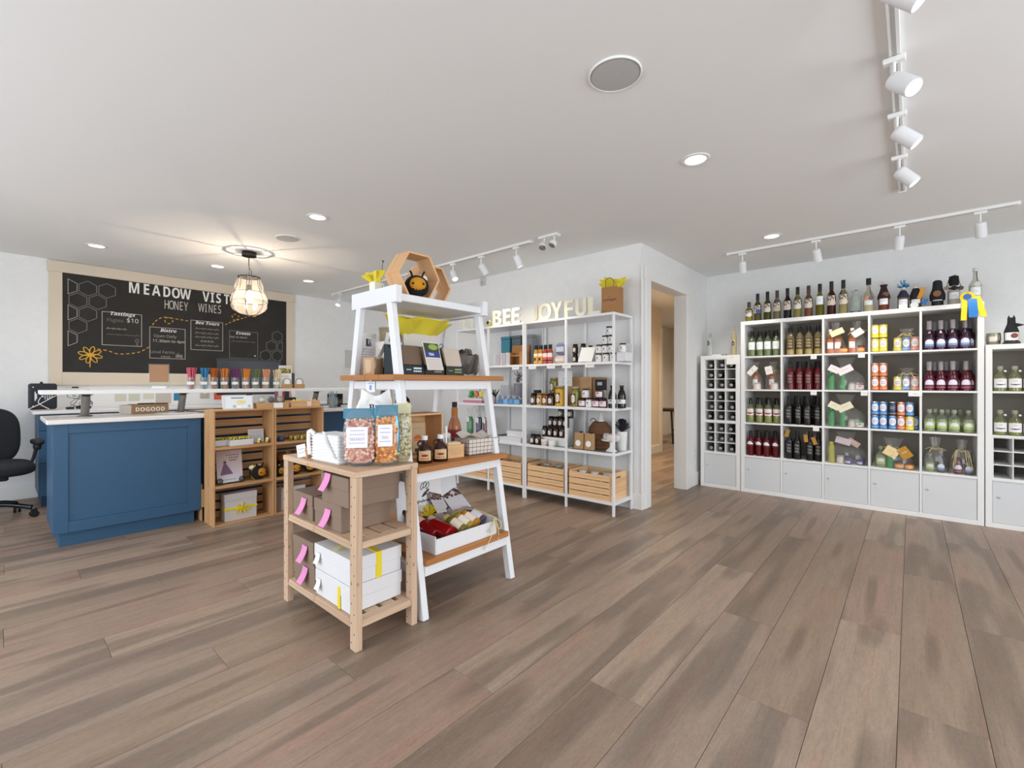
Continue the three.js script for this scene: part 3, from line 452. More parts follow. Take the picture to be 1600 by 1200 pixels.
// ---------------------------------------------------------------- office chair
{
  const t = thing('office_chair', 'black fabric swivel office chair at the left edge', 'chair', [-0.055, 0, -5.8], 0.1);
  const cushion = (w, h, d, e) => { const g = new THREE.BoxGeometry(2, 2, 2, 16, 12, 10), p = g.attributes.position; for (let i = 0; i < p.count; i++) { let x = p.getX(i), y = p.getY(i), z = p.getZ(i); const n = Math.pow(Math.pow(Math.abs(x), e) + Math.pow(Math.abs(y), e) + Math.pow(Math.abs(z), e), 1 / e); p.setXYZ(i, x / n * w / 2, y / n * h / 2, z / n * d / 2); } g.computeVertexNormals(); return g; };
  part(t, 'seat', cushion(0.54, 0.115, 0.5, 3.6), M.fabricBlack, [0, 0.435, 0.03], [0.03, 0, 0]);
  part(t, 'backrest', cushion(0.44, 0.5, 0.11, 3), M.fabricBlack, [0, 0.69, -0.23], [-0.14, 0, 0]); part(t, 'back_shell', cushion(0.4, 0.44, 0.05, 3), M.black, [0, 0.68, -0.285], [-0.14, 0, 0]);
  part(t, 'back_bar', tube([[0, 0.37, -0.05], [0, 0.37, -0.27], [0, 0.45, -0.32], [0, 0.6, -0.31]], 0.018, 20), M.black);
  for (const s of [-1, 1]) { const a = part(t, 'armrest', cushion(0.075, 0.05, 0.26, 3), M.black, [s * 0.29, 0.64, 0.02]); part(t, 'arm_support', cushion(0.05, 0.07, 0.1, 3), M.black, [s * 0.285, 0.605, 0.06]); for (const d of [-1, 1]) part(t, 'arm_strut', tube([[s * 0.28, 0.59, 0.05 + d * 0.03], [s * 0.265, 0.5, 0.03 + d * 0.02], [s * 0.23, 0.4, 0.02 + d * 0.01]], 0.009, 12), M.black); }
  part(t, 'gas_lift', cyl(0.028, 0.24, 16), M.darkSteel, [0, 0.25, 0]); part(t, 'mechanism', bx(0.22, 0.05, 0.24, 0.01), M.black, [0, 0.36, 0]);
  for (let k = 0; k < 5; k++) { const a = k * Math.PI * 2 / 5 + 0.45, c = Math.cos(a), s = Math.sin(a); part(t, 'base_leg', tube([[0, 0.13, 0], [c * 0.12, 0.125, s * 0.12], [c * 0.27, 0.085, s * 0.27]], 0.02, 14, 8), M.blackGloss); const w = part(t, 'caster', merge([at(cyl(0.028, 0.018, 16), 0, 0, 0.014, Math.PI / 2), at(cyl(0.028, 0.018, 16), 0, 0, -0.014, Math.PI / 2), at(bx(0.04, 0.035, 0.02), 0.0, 0.025, 0)]), M.black, [c * 0.285, 0.028, s * 0.285], [0, -a + 0.6, 0]); }
}
// ---------------------------------------------------------------- shared small builders
function ribbonBow(parent, s, m, pos, rot) { // flat loops and tails
  const g = new THREE.Group(); g.name = 'bow'; g.position.set(...pos); if (rot) g.rotation.set(...rot); parent.add(g);
  const L = []; for (let k = 0; k < 6; k++) { const a = k * Math.PI / 3 + 0.3, c = Math.cos(a), q = Math.sin(a); L.push(tube([[0, 0, 0], [c * 0.5 * s, q * 0.5 * s, 0.22 * s], [c * s, q * s, 0.12 * s], [c * 0.5 * s, q * 0.5 * s, 0.02 * s], [0, 0, 0]], 0.09 * s, 14, 4)); }
  part(g, 'loops', merge(L), m); part(g, 'knot', sph(0.16 * s, 8, 6), m, [0, 0, 0.12 * s]); return g;
}
function beePlush(parent, r) { // faces +z, rests on y = 0
  const o = (n, g, m, p, s, ro) => { const q = part(parent, n, g, m, p, ro); if (s) q.scale.set(...s); return q; };
  const dark = mat('#1c1714', 1), amber = mat('#c98a24', 1), yel = mat('#d9c22f', 1);
  o('body', sph(r, 22, 16), dark, [0, r * 0.95, 0], [1.05, 0.95, 1.05]);
  o('stripe', lathe([[0.72, -0.62], [0.93, -0.4], [1.03, -0.12], [0.98, -0.02]].map(p => [p[0] * r, p[1] * r]), 24), yel, [0, r * 0.95, 0], null, [Math.PI / 2, 0, 0]).rotation.x = Math.PI / 2;
  o('face', sph(r * 0.82, 20, 14), amber, [0, r * 0.98, r * 0.46], [1, 0.88, 0.75]);
  for (const s of [-1, 1]) { o('eye', sph(r * 0.11, 10, 8), M.blackGloss, [s * r * 0.42, r * 1.02, r * 0.96]); o('antenna', tube([[s * r * 0.4, r * 1.7, r * 0.3], [s * r * 0.5, r * 2.0, r * 0.35], [s * r * 0.62, r * 2.2, r * 0.4]], r * 0.09, 8), dark);
    o('wing', sph(r * 0.42, 14, 10), mat('#efede8', 1), [s * r * 0.62, r * 1.72, -r * 0.35], [1, 0.8, 0.45], [0.3, s * 0.4, 0]); }
}
function lidBox(parent, w, h, d, m, lidH = 0.4, tag) { // carton with an overlapping lid, base on y = 0, centred
  part(parent, 'carton', bx(w - 0.006, h * 0.98, d - 0.006, 0.002), m, [0, h * 0.49, 0]);
  part(parent, 'lid', bx(w, h * lidH, d, 0.002), m, [0, h * (1 - lidH / 2), 0]);
  if (tag) for (const [x, y, z, ry] of tag) part(parent, 'pink_tag', sheet((u, v) => [(u - 0.5) * 0.04, (v - 0.5) * 0.075, 0.012 * Math.pow(1 - v, 2) + 0.004 * Math.sin(v * 3)], 2, 8), M.pink, [x, y, z], [0, ry, -0.18]);
}
// ---------------------------------------------------------------- wooden crates against the counter
const CRATE = { X: [[1.143, 1.606], [1.61, 2.05]], Y: [[0, 0.312], [0.3125, 0.6245], [0.625, 0.937]], zf: -4.187, zb: -4.428 };
{
  const rows = ['bottom', 'middle', 'top'];
  for (let c = 0; c < 2; c++) for (let r = 0; r < 3; r++) {
    const [x0, x1] = CRATE.X[c], [y0, y1] = CRATE.Y[r], { zf, zb } = CRATE, T = 0.013;
    const t = thing('wooden_crate', `slatted wooden crate on its side, ${rows[r]} of the ${c ? 'right' : 'left'} stack beside the blue counter`, 'crate', [(x0 + x1) / 2, y0, (zf + zb) / 2], 0, 'wooden crates stacked by the counter');
    const w = x1 - x0, h = y1 - y0, d = zf - zb;
    for (const s of [-1, 1]) part(t, 'end_board', bx(T, h, d, 0.001), M.crate, [s * (w - T) / 2, h / 2, 0]);
    for (let k = 0; k < 3; k++) { const z = -d / 2 + (k + 0.5) * d / 3; part(t, 'slat', bx(w - 2 * T, 0.01, d / 3 - 0.006, 0.001), M.crate, [0, 0.005, z]); part(t, 'slat', bx(w - 2 * T, 0.01, d / 3 - 0.006, 0.001), M.crate, [0, h - 0.005, z]); }
    for (let k = 0; k < 4; k++) part(t, 'back_slat', bx(w - 2 * T, 0.055, 0.009, 0.001), M.crate, [0, 0.04 + k * 0.0735 + 0.005, -d / 2 + 0.0055]);
  }
}
{ const t = thing('snack_pouch_box', 'white printed pouch box with yellow flower on top of the left crates', 'box', [1.355, 0.937, -4.3], -0.12);
  part(t, 'pouch', (() => { const g = new THREE.BoxGeometry(0.23, 0.115, 0.11, 4, 4, 2), p = g.attributes.position; for (let i = 0; i < p.count; i++) { const v = p.getY(i) / 0.115 + 0.5; p.setZ(i, p.getZ(i) * (1 - 0.75 * v) - 0.02 * v); p.setX(i, p.getX(i) * (0.9 + 0.1 * v)); } g.computeVertexNormals(); return g.toNonIndexed(); })(), M.whiteCard, [0, 0.0575, 0]);
  part(t, 'print', new THREE.PlaneGeometry(0.2, 0.108), printMat(256, 138, x => { x.fillStyle = '#eef1f2'; x.fillRect(0, 0, 256, 138); x.fillStyle = '#26282c'; for (let i = 0; i < 13; i++) x.fillRect(60 + i * 9, 10, 6, 15); x.fillStyle = '#efe39a'; x.beginPath(); x.ellipse(150, 62, 50, 20, 0, 0, 7); x.fill(); x.fillStyle = '#e3b73c'; x.fillRect(140, 66, 34, 5); txt(x, 'HONEY POPS', 150, 92, 14, '#8fa39b'); x.fillStyle = '#6d727a'; for (let i = 0; i < 5; i++) { x.fillRect(70, 100 + i * 6, 28, 3); x.fillRect(212, 100 + i * 6, 24, 3); } x.fillStyle = '#fff'; x.fillRect(110, 102, 88, 30); txt(x, '11.00', 152, 118, 14, '#9c7f8a'); }), [0, 0.0575, 0.0375], [-0.38, 0, 0]); }
{ const t = thing('kraft_display_tray', 'kraft tray holding clear lidded jars on top of the crates', 'tray', [1.617, 0.937, -4.29], -0.1);
  part(t, 'tray', bx(0.26, 0.045, 0.14, 0.002), M.kraftLight, [0, 0.0225, 0]); part(t, 'price_card', bx(0.075, 0.045, 0.002, 0.0004), M.paper, [0.04, 0.024, 0.073]); }
[-0.07, 0.005, 0.08].forEach((dx, i) => { const t = thing('clear_tub', `clear domed tub with dark label, ${ORD[i]} from left in the kraft tray`, 'tub', [1.617 + dx, 0.982, -4.3], 0, 'clear tubs in the kraft tray'); part(t, 'tub', lathe([[0, 0], [0.033, 0], [0.036, 0.03], [0.03, 0.05], [0, 0.056]], 20), M.glass); part(t, 'label', lathe([[0, 0.0565], [0.02, 0.055]], 16), M.black); part(t, 'contents', sph(0.026, 12, 8), mat(['#e8e4dc', '#4b4554', '#b7a8a0'][i], 0.7), [0, 0.027, 0]); });
{ const t = thing('wooden_box', 'shallow wooden box of yellow blooms on top of the right crates', 'box', [1.9, 0.937, -4.3], -0.05);
  part(t, 'box', merge([bx(0.26, 0.01, 0.16, 0.001), at(bx(0.26, 0.055, 0.009, 0.001), 0, 0.027, 0.0755), at(bx(0.26, 0.055, 0.009, 0.001), 0, 0.027, -0.0755), at(bx(0.009, 0.055, 0.142, 0.001), 0.1255, 0.027, 0), at(bx(0.009, 0.055, 0.142, 0.001), -0.1255, 0.027, 0)]), M.birch, [0, 0.005, 0]);
  const fl = []; for (let i = 0; i < 26; i++) fl.push(at(sph(0.014, 7, 5), rr(-0.11, 0.11), rr(0.03, 0.06), rr(-0.06, 0.06))); part(t, 'yellow_blooms', merge(fl), mat('#e6d552', 0.8)); part(t, 'price_card', bx(0.04, 0.045, 0.002, 0.0004), mat('#f2dcd6', 0.8), [0.03, 0.03, 0.085]); }
{ const t = thing('card_rack', 'dark rack of patterned cards behind the crates', 'rack', [1.84, 0.9005, -4.55], -0.1); part(t, 'rack', bx(0.19, 0.12, 0.06, 0.003), M.black, [0, 0.06, 0]); const cs = ['#8a6670', '#d9d0c8', '#b3403c', '#2d2b2e', '#c9a6a0', '#efeae2']; cs.forEach((c, i) => part(t, 'card', bx(0.04, 0.1, 0.002, 0.0004), mat(c, 0.7), [-0.075 + i * 0.03, 0.13, 0.01 + (i % 2) * 0.01], [-0.1, 0.2, 0.05 * (i % 3 - 1)])); }
// contents of the left stack
[[1.255, -4.315, 'rear'], [1.36, -4.25, 'front']].forEach(([x, z, n]) => { const t = thing('white_tray', `white card tray of little bee ornaments, ${n} one in the top left crate`, 'tray', [x, 0.6355, z], 0.06, 'white trays of bee ornaments'); part(t, 'tray', bx(0.18, 0.048, 0.06, 0.002), M.whiteCard, [0, 0.024, 0]); const g = [], h = []; for (let i = 0; i < 10; i++) { const X = -0.07 + i * 0.0155, Z = rr(-0.018, 0.018); g.push(at(sph(0.0115, 8, 6), X, 0.054 + rr(0, 0.008), Z)); h.push(at(cyl(0.0118, 0.006, 8), X + 0.003, 0.055, Z, 0, 0, Math.PI / 2)); } part(t, 'yellow_bees', merge(g), mat('#dccb3a', 0.6)); part(t, 'black_stripes', merge(h), M.black); });
{ const t = thing('price_card', 'clear card stand with grey card in the top left crate', 'sign', [1.51, 0.6355, -4.34], -0.1); card(t, 'sign_card', 0.125, 0.115, printMat(96, 88, x => { x.fillStyle = '#d8d6d8'; x.fillRect(0, 0, 96, 88); scribble(x, 15, 80, 20, '#aab', 2, 3); scribble(x, 15, 80, 44, '#aab', 2, 3); }), [0, 0.06, 0], [-0.15, 0, 0]); part(t, 'foot', bx(0.12, 0.004, 0.05, 0.001), M.glass, [0, 0.002, 0.01]); }
[1.5, 1.565].forEach((x, i) => { const t = thing('bee_ornament', `tiny black and yellow bee ornament, ${i ? 'right' : 'left'} of the two beside the grey card`, 'ornament', [x, 0.6355, -4.235], 0, 'bee ornaments beside the grey card'); part(t, 'body', sph(0.018, 12, 8), mat('#dccb3a', 0.6), [0, 0.018, 0]); part(t, 'stripe', at(new THREE.TorusGeometry(0.0165, 0.005, 6, 16), 0.004, 0.018, 0, 0, Math.PI / 2), M.black); for (const s of [-1, 1]) part(t, 'wing', sph(0.01, 8, 6), M.paper, [0, 0.036, s * 0.01]); });
{ const t = thing('picture_book', 'picture book with purple gowned girl cover on a black scroll stand', 'book', [1.285, 0.323, -4.28], 0.04);
  card(t, 'book', 0.19, 0.265, printMat(192, 268, x => { const g = x.createLinearGradient(0, 0, 0, 268); g.addColorStop(0, '#cdb3a8'); g.addColorStop(0.6, '#d9c9cf'); g.addColorStop(1, '#dfe3ea'); x.fillStyle = g; x.fillRect(0, 0, 192, 268); x.fillStyle = '#80607f'; x.beginPath(); x.moveTo(50, 110); x.lineTo(20, 205); x.lineTo(120, 200); x.lineTo(70, 110); x.fill(); x.fillStyle = '#6b4d66'; x.beginPath(); x.arc(60, 98, 12, 0, 7); x.fill(); scribble(x, 70, 170, 40, '#8d6f68', 4, 6); scribble(x, 90, 165, 62, '#8d6f68', 4, 6); scribble(x, 95, 150, 84, '#8d6f68', 4, 6); scribble(x, 40, 140, 246, '#7a7288', 3, 4); }), [0, 0.14, 0], [-0.14, 0, 0], 0.012);
  const st = part(t, 'scroll_stand', merge([-1, 1].map(s => { const p = []; for (let i = 0; i < 26; i++) { const a = i * 0.5, r = 0.006 + i * 0.00085; p.push([s * 0.085 + s * r * Math.cos(a), 0.03 + r * Math.sin(a), 0.035]); } return tube(p, 0.0035, 60, 5); }).concat([at(bx(0.19, 0.008, 0.012, 0.001), 0, 0.005, 0.028), at(bx(0.008, 0.008, 0.09, 0.001), 0, 0.005, -0.01)])), M.black); }
{ const t = thing('bee_plush', 'round plush bee beside the picture book in the middle left crate', 'plush toy', [1.5, 0.323, -4.27], 0.45); beePlush(t, 0.062); }
{ const t = thing('gift_box', 'pale gift box with yellow bow standing in the bottom left crate', 'gift box', [1.36, 0.0105, -4.29], 0.03); lidBox(t, 0.25, 0.225, 0.1, mat('#d6d1d0', 0.7), 0.25); part(t, 'ribbon', bx(0.252, 0.02, 0.103, 0.001), M.yellow, [0, 0.1, 0]); ribbonBow(t, 0.045, M.yellow, [0.0, 0.1, 0.053]); for (const [a, b] of [[-0.05, -0.045], [0.03, -0.05], [0.07, -0.03]]) part(t, 'ribbon_tail', bar2([0, 0.1, 0.056], [a, 0.1 + b, 0.058], 0.012, 0.001, 0.0003), M.yellow); }
// contents of the right stack
{ const t = thing('wire_tray', 'wire tray of small honey pots in the top right crate', 'tray', [1.87, 0.6355, -4.27], 0.05); const g = []; for (let i = 0; i <= 8; i++) g.push(bar2([-0.11 + i * 0.0275, 0.002, -0.045], [-0.12 + i * 0.03, 0.06, -0.055], 0.0022, 0.0022, 0.0003), bar2([-0.11 + i * 0.0275, 0.002, 0.045], [-0.12 + i * 0.03, 0.05, 0.055], 0.0022, 0.0022, 0.0003), bar2([-0.11 + i * 0.0275, 0.002, -0.045], [-0.11 + i * 0.0275, 0.002, 0.045], 0.0022, 0.0022, 0.0003)); for (const z of [-1, 1]) g.push(at(bx(0.24, 0.003, 0.003, 0.0005), 0, z > 0 ? 0.05 : 0.06, z * 0.055)); part(t, 'wire', merge(g), M.darkSteel); part(t, 'price_card', bx(0.06, 0.055, 0.002, 0.0004), M.paper, [0.08, 0.045, 0.06]); }
for (let i = 0; i < 6; i++) { const t = thing('honey_pot', `little honey pot with yellow lid, ${ORD[i]} from left in the wire tray`, 'pot', [1.783 + i * 0.03, 0.638, -4.27 + (i % 2) * 0.022], 0, 'honey pots in the wire tray'); part(t, 'pot', lathe([[0, 0], [0.012, 0], [0.014, 0.02], [0.011, 0.028], [0, 0.028]], 14), mat(i % 2 ? '#d9c88a' : '#b9a33a', 0.4)); part(t, 'lid', cyl(0.0125, 0.009, 14), mat('#e4d65a', 0.5), [0, 0.033, 0]); }
{ const t = thing('blue_candle', 'small dark blue tin in the top right crate', 'tin', [1.69, 0.6355, -4.26]); part(t, 'tin', lathe([[0, 0], [0.027, 0], [0.028, 0.035], [0, 0.035]], 18), mat('#3a4a72', 0.4)); part(t, 'lid', cyl(0.029, 0.012, 18), mat('#56648a', 0.4), [0, 0.041, 0]); }
[[1.665, -4.26, 0.05, 0.5, 'leftmost'], [1.8, -4.25, 0.058, 0.1, 'middle'], [1.945, -4.25, 0.055, -0.2, 'rightmost']].forEach(([x, z, r, a, n]) => { const t = thing('bee_plush', `${n} round plush bee in the middle right crate`, 'plush toy', [x, 0.323, z], a, 'plush bees in the middle right crate'); beePlush(t, r); });
[[1.73, 'left'], [1.88, 'right']].forEach(([x, n]) => { const t = thing('brown_plush', `${n} brown plush animal with dark bow behind the plush bees`, 'plush toy', [x, 0.323, -4.37]); part(t, 'body', sph(0.055, 16, 12), mat('#7c4f2b', 1), [0, 0.06, 0]); part(t, 'head', sph(0.045, 16, 12), mat('#8a5830', 1), [0, 0.155, 0.005]); for (const s of [-1, 1]) part(t, 'ear', sph(0.016, 10, 8), mat('#7c4f2b', 1), [s * 0.034, 0.19, 0]); part(t, 'dark_bow', merge([-1, 1].map(s => at(new THREE.ConeGeometry(0.018, 0.035, 8), s * 0.018, 0.112, 0.04, 0, 0, s * Math.PI / 2))), M.black); });
{ const t = thing('gift_box', 'plain pale gift box in the bottom right crate', 'gift box', [1.8, 0.0105, -4.31]); lidBox(t, 0.22, 0.2, 0.1, mat('#d9d5d6', 0.7), 0.25); }
{ const t = thing('brown_carton', 'brown carton beside the pale gift box in the bottom right crate', 'box', [1.655, 0.0105, -4.29]); lidBox(t, 0.058, 0.22, 0.12, M.kraftDark, 0.2); }
{ const t = thing('cardboard_sheet', 'corrugated cardboard piece tucked between counter and crates', 'cardboard', [1.135, 0, -4.54]); part(t, 'sheet', bx(0.012, 0.31, 0.14, 0.001), M.kraftLight, [0, 0.155, 0]); part(t, 'fold', bx(0.07, 0.15, 0.006, 0.001), M.kraftLight, [0.03, 0.19, 0.075]); }
// ---------------------------------------------------------------- white display ladder (A-frame)
{
  const t = thing('display_ladder', 'white A-frame display ladder with brown wooden shelves', 'display stand', [0, 0, 0]);
  const leg = (x, s) => part(t, 'leg', bar2([x, 0.0, s > 0 ? -1.785 : -2.635], [x, 1.59, s > 0 ? -2.06 : -2.36], 0.036, 0.045, 0.003), M.whitePaint);
  for (const x of [1.375, 2.012]) for (const s of [1, -1]) leg(x, s);
  for (const x of [1.375, 2.012]) part(t, 'end_beam', bx(0.04, 0.09, 0.44, 0.003), M.whitePaint, [x, 1.62, -2.21]);
  bar(t, 'top_board', [1.395, 1.992], [1.588, 1.628], [-2.41, -2.01], M.whitePaint, 0.003);
  for (const [y, zf, zb] of [[1.17, -1.985, -2.435], [0.7, -1.9, -2.52], [0.25, -1.82, -2.6]]) {
    for (const z of [zf + 0.012, zb - 0.012]) part(t, 'shelf_rail', bx(0.6, 0.05, 0.022, 0.002), M.whitePaint, [1.694, y - 0.026, z]);
    for (const x of [1.375, 2.012]) part(t, 'side_rail', bx(0.022, 0.045, zf - zb, 0.002), M.whitePaint, [x - 0.0, y - 0.026, (zf + zb) / 2]);
  }
  const boards = (x0, x1, y, z0, z1, n) => { const d = (z1 - z0) / n; for (let i = 0; i < n; i++) part(t, 'shelf_board', bx(x1 - x0, 0.029, d - 0.003, 0.002), M.bamboo, [(x0 + x1) / 2, y + 0.0145, z0 + (i + 0.5) * d]); };
  boards(1.3, 2.12, 1.17, -2.46, -1.935, 4); boards(1.394, 2.055, 0.7, -2.53, -1.845, 5); boards(1.394, 2.0, 0.25, -2.62, -1.785, 6);
}
const S2 = 1.199, S3 = 0.729, S4 = 0.279, DECK = 1.628;
// hexagon shelves
function hexShelf(label, x, z, s, d, turn = 0) {
  const t = thing('hexagon_shelf', label, 'shelf', [x, DECK, z], turn, 'pale wooden hexagon shelves'), k = Math.sqrt(3) / 2, T = 0.012;
  for (let i = 0; i < 6; i++) { const a = i * Math.PI / 3 + Math.PI / 6, r = s * k - T / 2; part(t, 'side_board', bx(s - 0.006, T, d, 0.001), M.birch, [r * Math.cos(a), s * k + r * Math.sin(a), 0], [0, 0, a + Math.PI / 2]); }
}
hexShelf('pale wooden hexagon shelf framing the plush bee on the display ladder top', 1.565, -2.13, 0.147, 0.125);
hexShelf('pale wooden hexagon shelf standing behind and right of the framed plush bee', 1.775, -2.27, 0.145, 0.125);
{ const t = thing('bee_plush', 'plush bee with amber face inside the hexagon shelf', 'plush toy', [1.58, DECK + 0.0135, -2.115], -0.5); beePlush(t, 0.066); }
{ const t = thing('party_gift_bag', 'small white gift bag with black triangles and yellow tissue on the ladder top', 'gift bag', [1.44, DECK + 0.001, -2.3], 0.1);
  part(t, 'bag', bx(0.07, 0.1, 0.05, 0.003), mat('#efeedd', 0.7), [0, 0.052, 0]); part(t, 'black_triangles', merge([[-0.015, 0.03], [0.018, 0.07]].map(([x, y]) => at(new THREE.ConeGeometry(0.014, 0.026, 3), x, y, 0.0255, 0, 0, 0, [1, 1, 0.08]))), M.black);
  part(t, 'tissue', merge([0, 1, 2].map(k => at(sheet((u, v) => [(u - 0.5) * 0.1 * (0.5 + v), v * 0.06, 0.012 * Math.sin(u * 9 + k)], 8, 6), -0.01 * k, 0.1, 0.012 * (k - 1), -0.3 + k * 0.35, k * 0.8, 0.4 * (1 - k)))), M.tissue); part(t, 'pick', merge([at(cyl(0.0015, 0.11, 5), 0.035, 0.17, 0, 0, 0, -0.1), at(new THREE.ConeGeometry(0.008, 0.015, 3), 0.042, 0.23, 0, Math.PI)]), M.darkSteel); }
// ---- shelf 2
{ const t = thing('tissue_gift_box', 'cream box stuffed with bright yellow tissue under the ladder top', 'gift box', [1.74, S2, -2.35]); part(t, 'box', bx(0.255, 0.26, 0.14, 0.004), mat('#ded6ca', 0.75), [0, 0.13, 0]);
  part(t, 'tissue', merge([0, 1, 2, 3].map(k => at(sheet((u, v) => [(u - 0.5) * (0.26 + 0.2 * v), v * 0.12, 0.02 * Math.sin(u * 11 + k * 2) * (0.4 + v)], 14, 6), 0, 0.245, -0.05 + 0.035 * k, 0.5 - 0.1 * k + (k > 1 ? 0.25 : -0.1), 0, 0.05 * (k - 1.5)))), M.tissue); }
{ const t = thing('kraft_tub', 'round kraft tub on a white lacy carton behind the tea boxes', 'tub', [1.54, S2, -2.33]); part(t, 'carton', bx(0.12, 0.2, 0.1, 0.003), mat('#e6ded8', 0.8), [0, 0.1, 0]); part(t, 'tub', lathe([[0, 0.2], [0.052, 0.2], [0.058, 0.28], [0, 0.28]], 24), mat('#8d7f66', 0.8)); part(t, 'rim', at(new THREE.TorusGeometry(0.057, 0.004, 6, 28), 0, 0.28, 0, Math.PI / 2), mat('#a39579', 0.8)); }
[[1.47, '#14242c', '#dfe9ea', 'first'], [1.61, '#2a2a22', '#a9a58a', 'second'], [1.76, '#2b3328', '#9aa27a', 'third']].forEach(([x, c, tc, n], i) => {
  const t = thing('tea_display_box', `dark slanted tea display box, ${n} from left on the upper wooden shelf`, 'display box', [x, S2, -2.06], 0, 'dark tea display boxes');
  const sh = new THREE.Shape([[0.07, 0], [0.07, 0.052], [-0.09, 0.17], [-0.11, 0.17], [-0.11, 0]].map(p => new THREE.Vector2(...p)));
  const side = at(new THREE.ExtrudeGeometry(sh, { depth: 0.004, bevelEnabled: false }), 0, 0, 0, 0, -Math.PI / 2, 0);
  part(t, 'box', merge([at(side, 0.068, 0, 0), at(side, -0.064, 0, 0), at(bx(0.136, 0.05, 0.004, 0.0005), 0, 0.025, 0.07), at(bx(0.136, 0.17, 0.004, 0.0005), 0, 0.085, -0.108), at(bx(0.136, 0.004, 0.176, 0.0005), 0, 0.002, -0.02)]), mat(c, 0.6));
  part(t, 'front_print', new THREE.PlaneGeometry(0.128, 0.044), printMat(128, 44, q => { q.fillStyle = c; q.fillRect(0, 0, 128, 44); q.fillStyle = tc; q.fillRect(60, 8, 52, 9); scribble(q, 60, 112, 28, tc, 4, 4); scribble(q, 14, 44, 20, tc, 2, 3); }), [0, 0.0255, 0.0725]);
  for (let k = 0; k < 4; k++) part(t, 'packet', bx(0.12, 0.11, 0.018, 0.002), mat(['#6f5a48', '#9a8468', '#c8b8a8', '#57483c'][(k + i) % 4], 0.6), [0, 0.068 + 0.012 * (3 - k), 0.04 - k * 0.032], [-0.3, 0, 0]);
});
{ const t = thing('flyer', 'white and blue flyer with green picture leaning in the tea boxes', 'flyer', [1.585, 1.225, -1.975], 0.04); card(t, 'sheet', 0.115, 0.16, printMat(115, 160, x => { x.fillStyle = '#d9cfc9'; x.fillRect(0, 0, 115, 160); x.fillStyle = '#39402f'; x.fillRect(4, 4, 107, 50); x.fillStyle = '#8fae4a'; x.beginPath(); x.ellipse(70, 26, 34, 17, 0, 0, 7); x.fill(); x.fillStyle = '#2f3d80'; x.fillRect(4, 54, 107, 34); txt(x, 'TEA', 48, 70, 22, '#fff', 'sans-serif', 'bold'); for (let i = 0; i < 6; i++) scribble(x, 12, 100, 100 + i * 10, '#a08f86', 1.5, 2); }), [0, 0.078, 0], [-0.3, 0, 0]); }
{ const t = thing('wire_bowl', 'clear faceted bowl heaped with dark wrapped bars', 'bowl', [2.035, S2 + 0.001, -2.2]); part(t, 'bowl', lathe([[0, 0.003], [0.07, 0.003], [0.127, 0.125], [0.131, 0.125], [0.074, 0], [0, 0]], 12), M.glass); part(t, 'rim', at(new THREE.TorusGeometry(0.13, 0.0025, 6, 36), 0, 0.126, 0, Math.PI / 2), mat('#8e8a86', 0.3, { metalness: 0.6 })); }
for (let i = 0; i < 12; i++) { const a = i * 2.4, r = 0.078 * Math.sqrt((i + 0.5) / 12); const t = thing('wrapped_bar', `dark wrapped bar heaped in the clear bowl`, 'snack bar', [2.035 + r * Math.cos(a), S2 + 0.014, -2.2 + r * Math.sin(a)], a, 'dark wrapped bars in the clear bowl'); part(t, 'wrapper', bx(0.05, 0.13 + (i < 4 ? 0.035 : 0), 0.02, 0.006), mat(['#5a4a42', '#6e615c', '#3f3733', '#83736a'][i % 4], 0.35), [0, 0.065 + (i < 4 ? 0.02 : 0), 0], [0.22 * Math.cos(i), 0, 0.28]); part(t, 'label', bx(0.034, 0.05, 0.021, 0.001), mat('#9c8b84', 0.6), [0.0, 0.09, 0.0], [0.22 * Math.cos(i), 0, 0.28]); }
{ const t = thing('netted_gift', 'white netted gift tied with dark twine behind the clear bowl', 'gift', [1.93, S2, -2.385]); part(t, 'parcel', lathe([[0, 0], [0.05, 0.005], [0.058, 0.08], [0.045, 0.15], [0.018, 0.18], [0.03, 0.21], [0.026, 0.212], [0, 0.19]], 20), mat('#e9e6e2', 0.8)); part(t, 'twine', merge([at(new THREE.TorusGeometry(0.02, 0.003, 5, 18), 0, 0.182, 0, Math.PI / 2), tube([[0, 0.18, 0.02], [-0.04, 0.22, 0.03], [-0.03, 0.235, 0.02], [0, 0.185, 0.02]], 0.0025, 16, 4), tube([[0, 0.18, 0.02], [0.045, 0.2, 0.03], [0.04, 0.22, 0.02], [0, 0.185, 0.02]], 0.0025, 16, 4)]), M.darkSteel); }
{ const t = thing('cookie_bag', 'cellophane cookie bag with folded white card at the left of the upper wooden shelf', 'gift bag', [1.405, S2, -2.28], 0.3); part(t, 'kraft_box', bx(0.08, 0.1, 0.08, 0.003), M.kraftLight, [0, 0.05, 0]); part(t, 'cellophane', lathe([[0.05, 0.004], [0.062, 0.07], [0.05, 0.13], [0.014, 0.175], [0.04, 0.23]], 18), M.cello); part(t, 'white_card', sheet((u, v) => [0.03 * (u - 0.5) + 0.05 * v, 0.15 * v, 0.03 * Math.sin(v * 2)], 3, 8), M.paper, [-0.03, 0.09, 0.06]); part(t, 'black_tag', bx(0.05, 0.04, 0.004, 0.001), M.black, [0.02, 0.025, 0.07]); }
{ const t = thing('info_card', 'white printed card with dark emblem standing on the upper wooden shelf', 'sign', [1.46, S2, -2.43], 0.0); card(t, 'sign_card', 0.11, 0.25, printMat(88, 200, x => { x.fillStyle = '#efedf2'; x.fillRect(0, 0, 88, 200); x.fillStyle = '#3a3f5a'; x.fillRect(34, 24, 30, 36); x.fillStyle = '#efedf2'; x.fillRect(46, 30, 5, 22); for (let i = 0; i < 9; i++) scribble(x, 14, 76, 76 + i * 12, '#8a8c9a', 2, 2); }), [0, 0.127, 0]); part(t, 'foot', bx(0.09, 0.006, 0.05, 0.001), M.glass, [0, 0.003, 0]); }
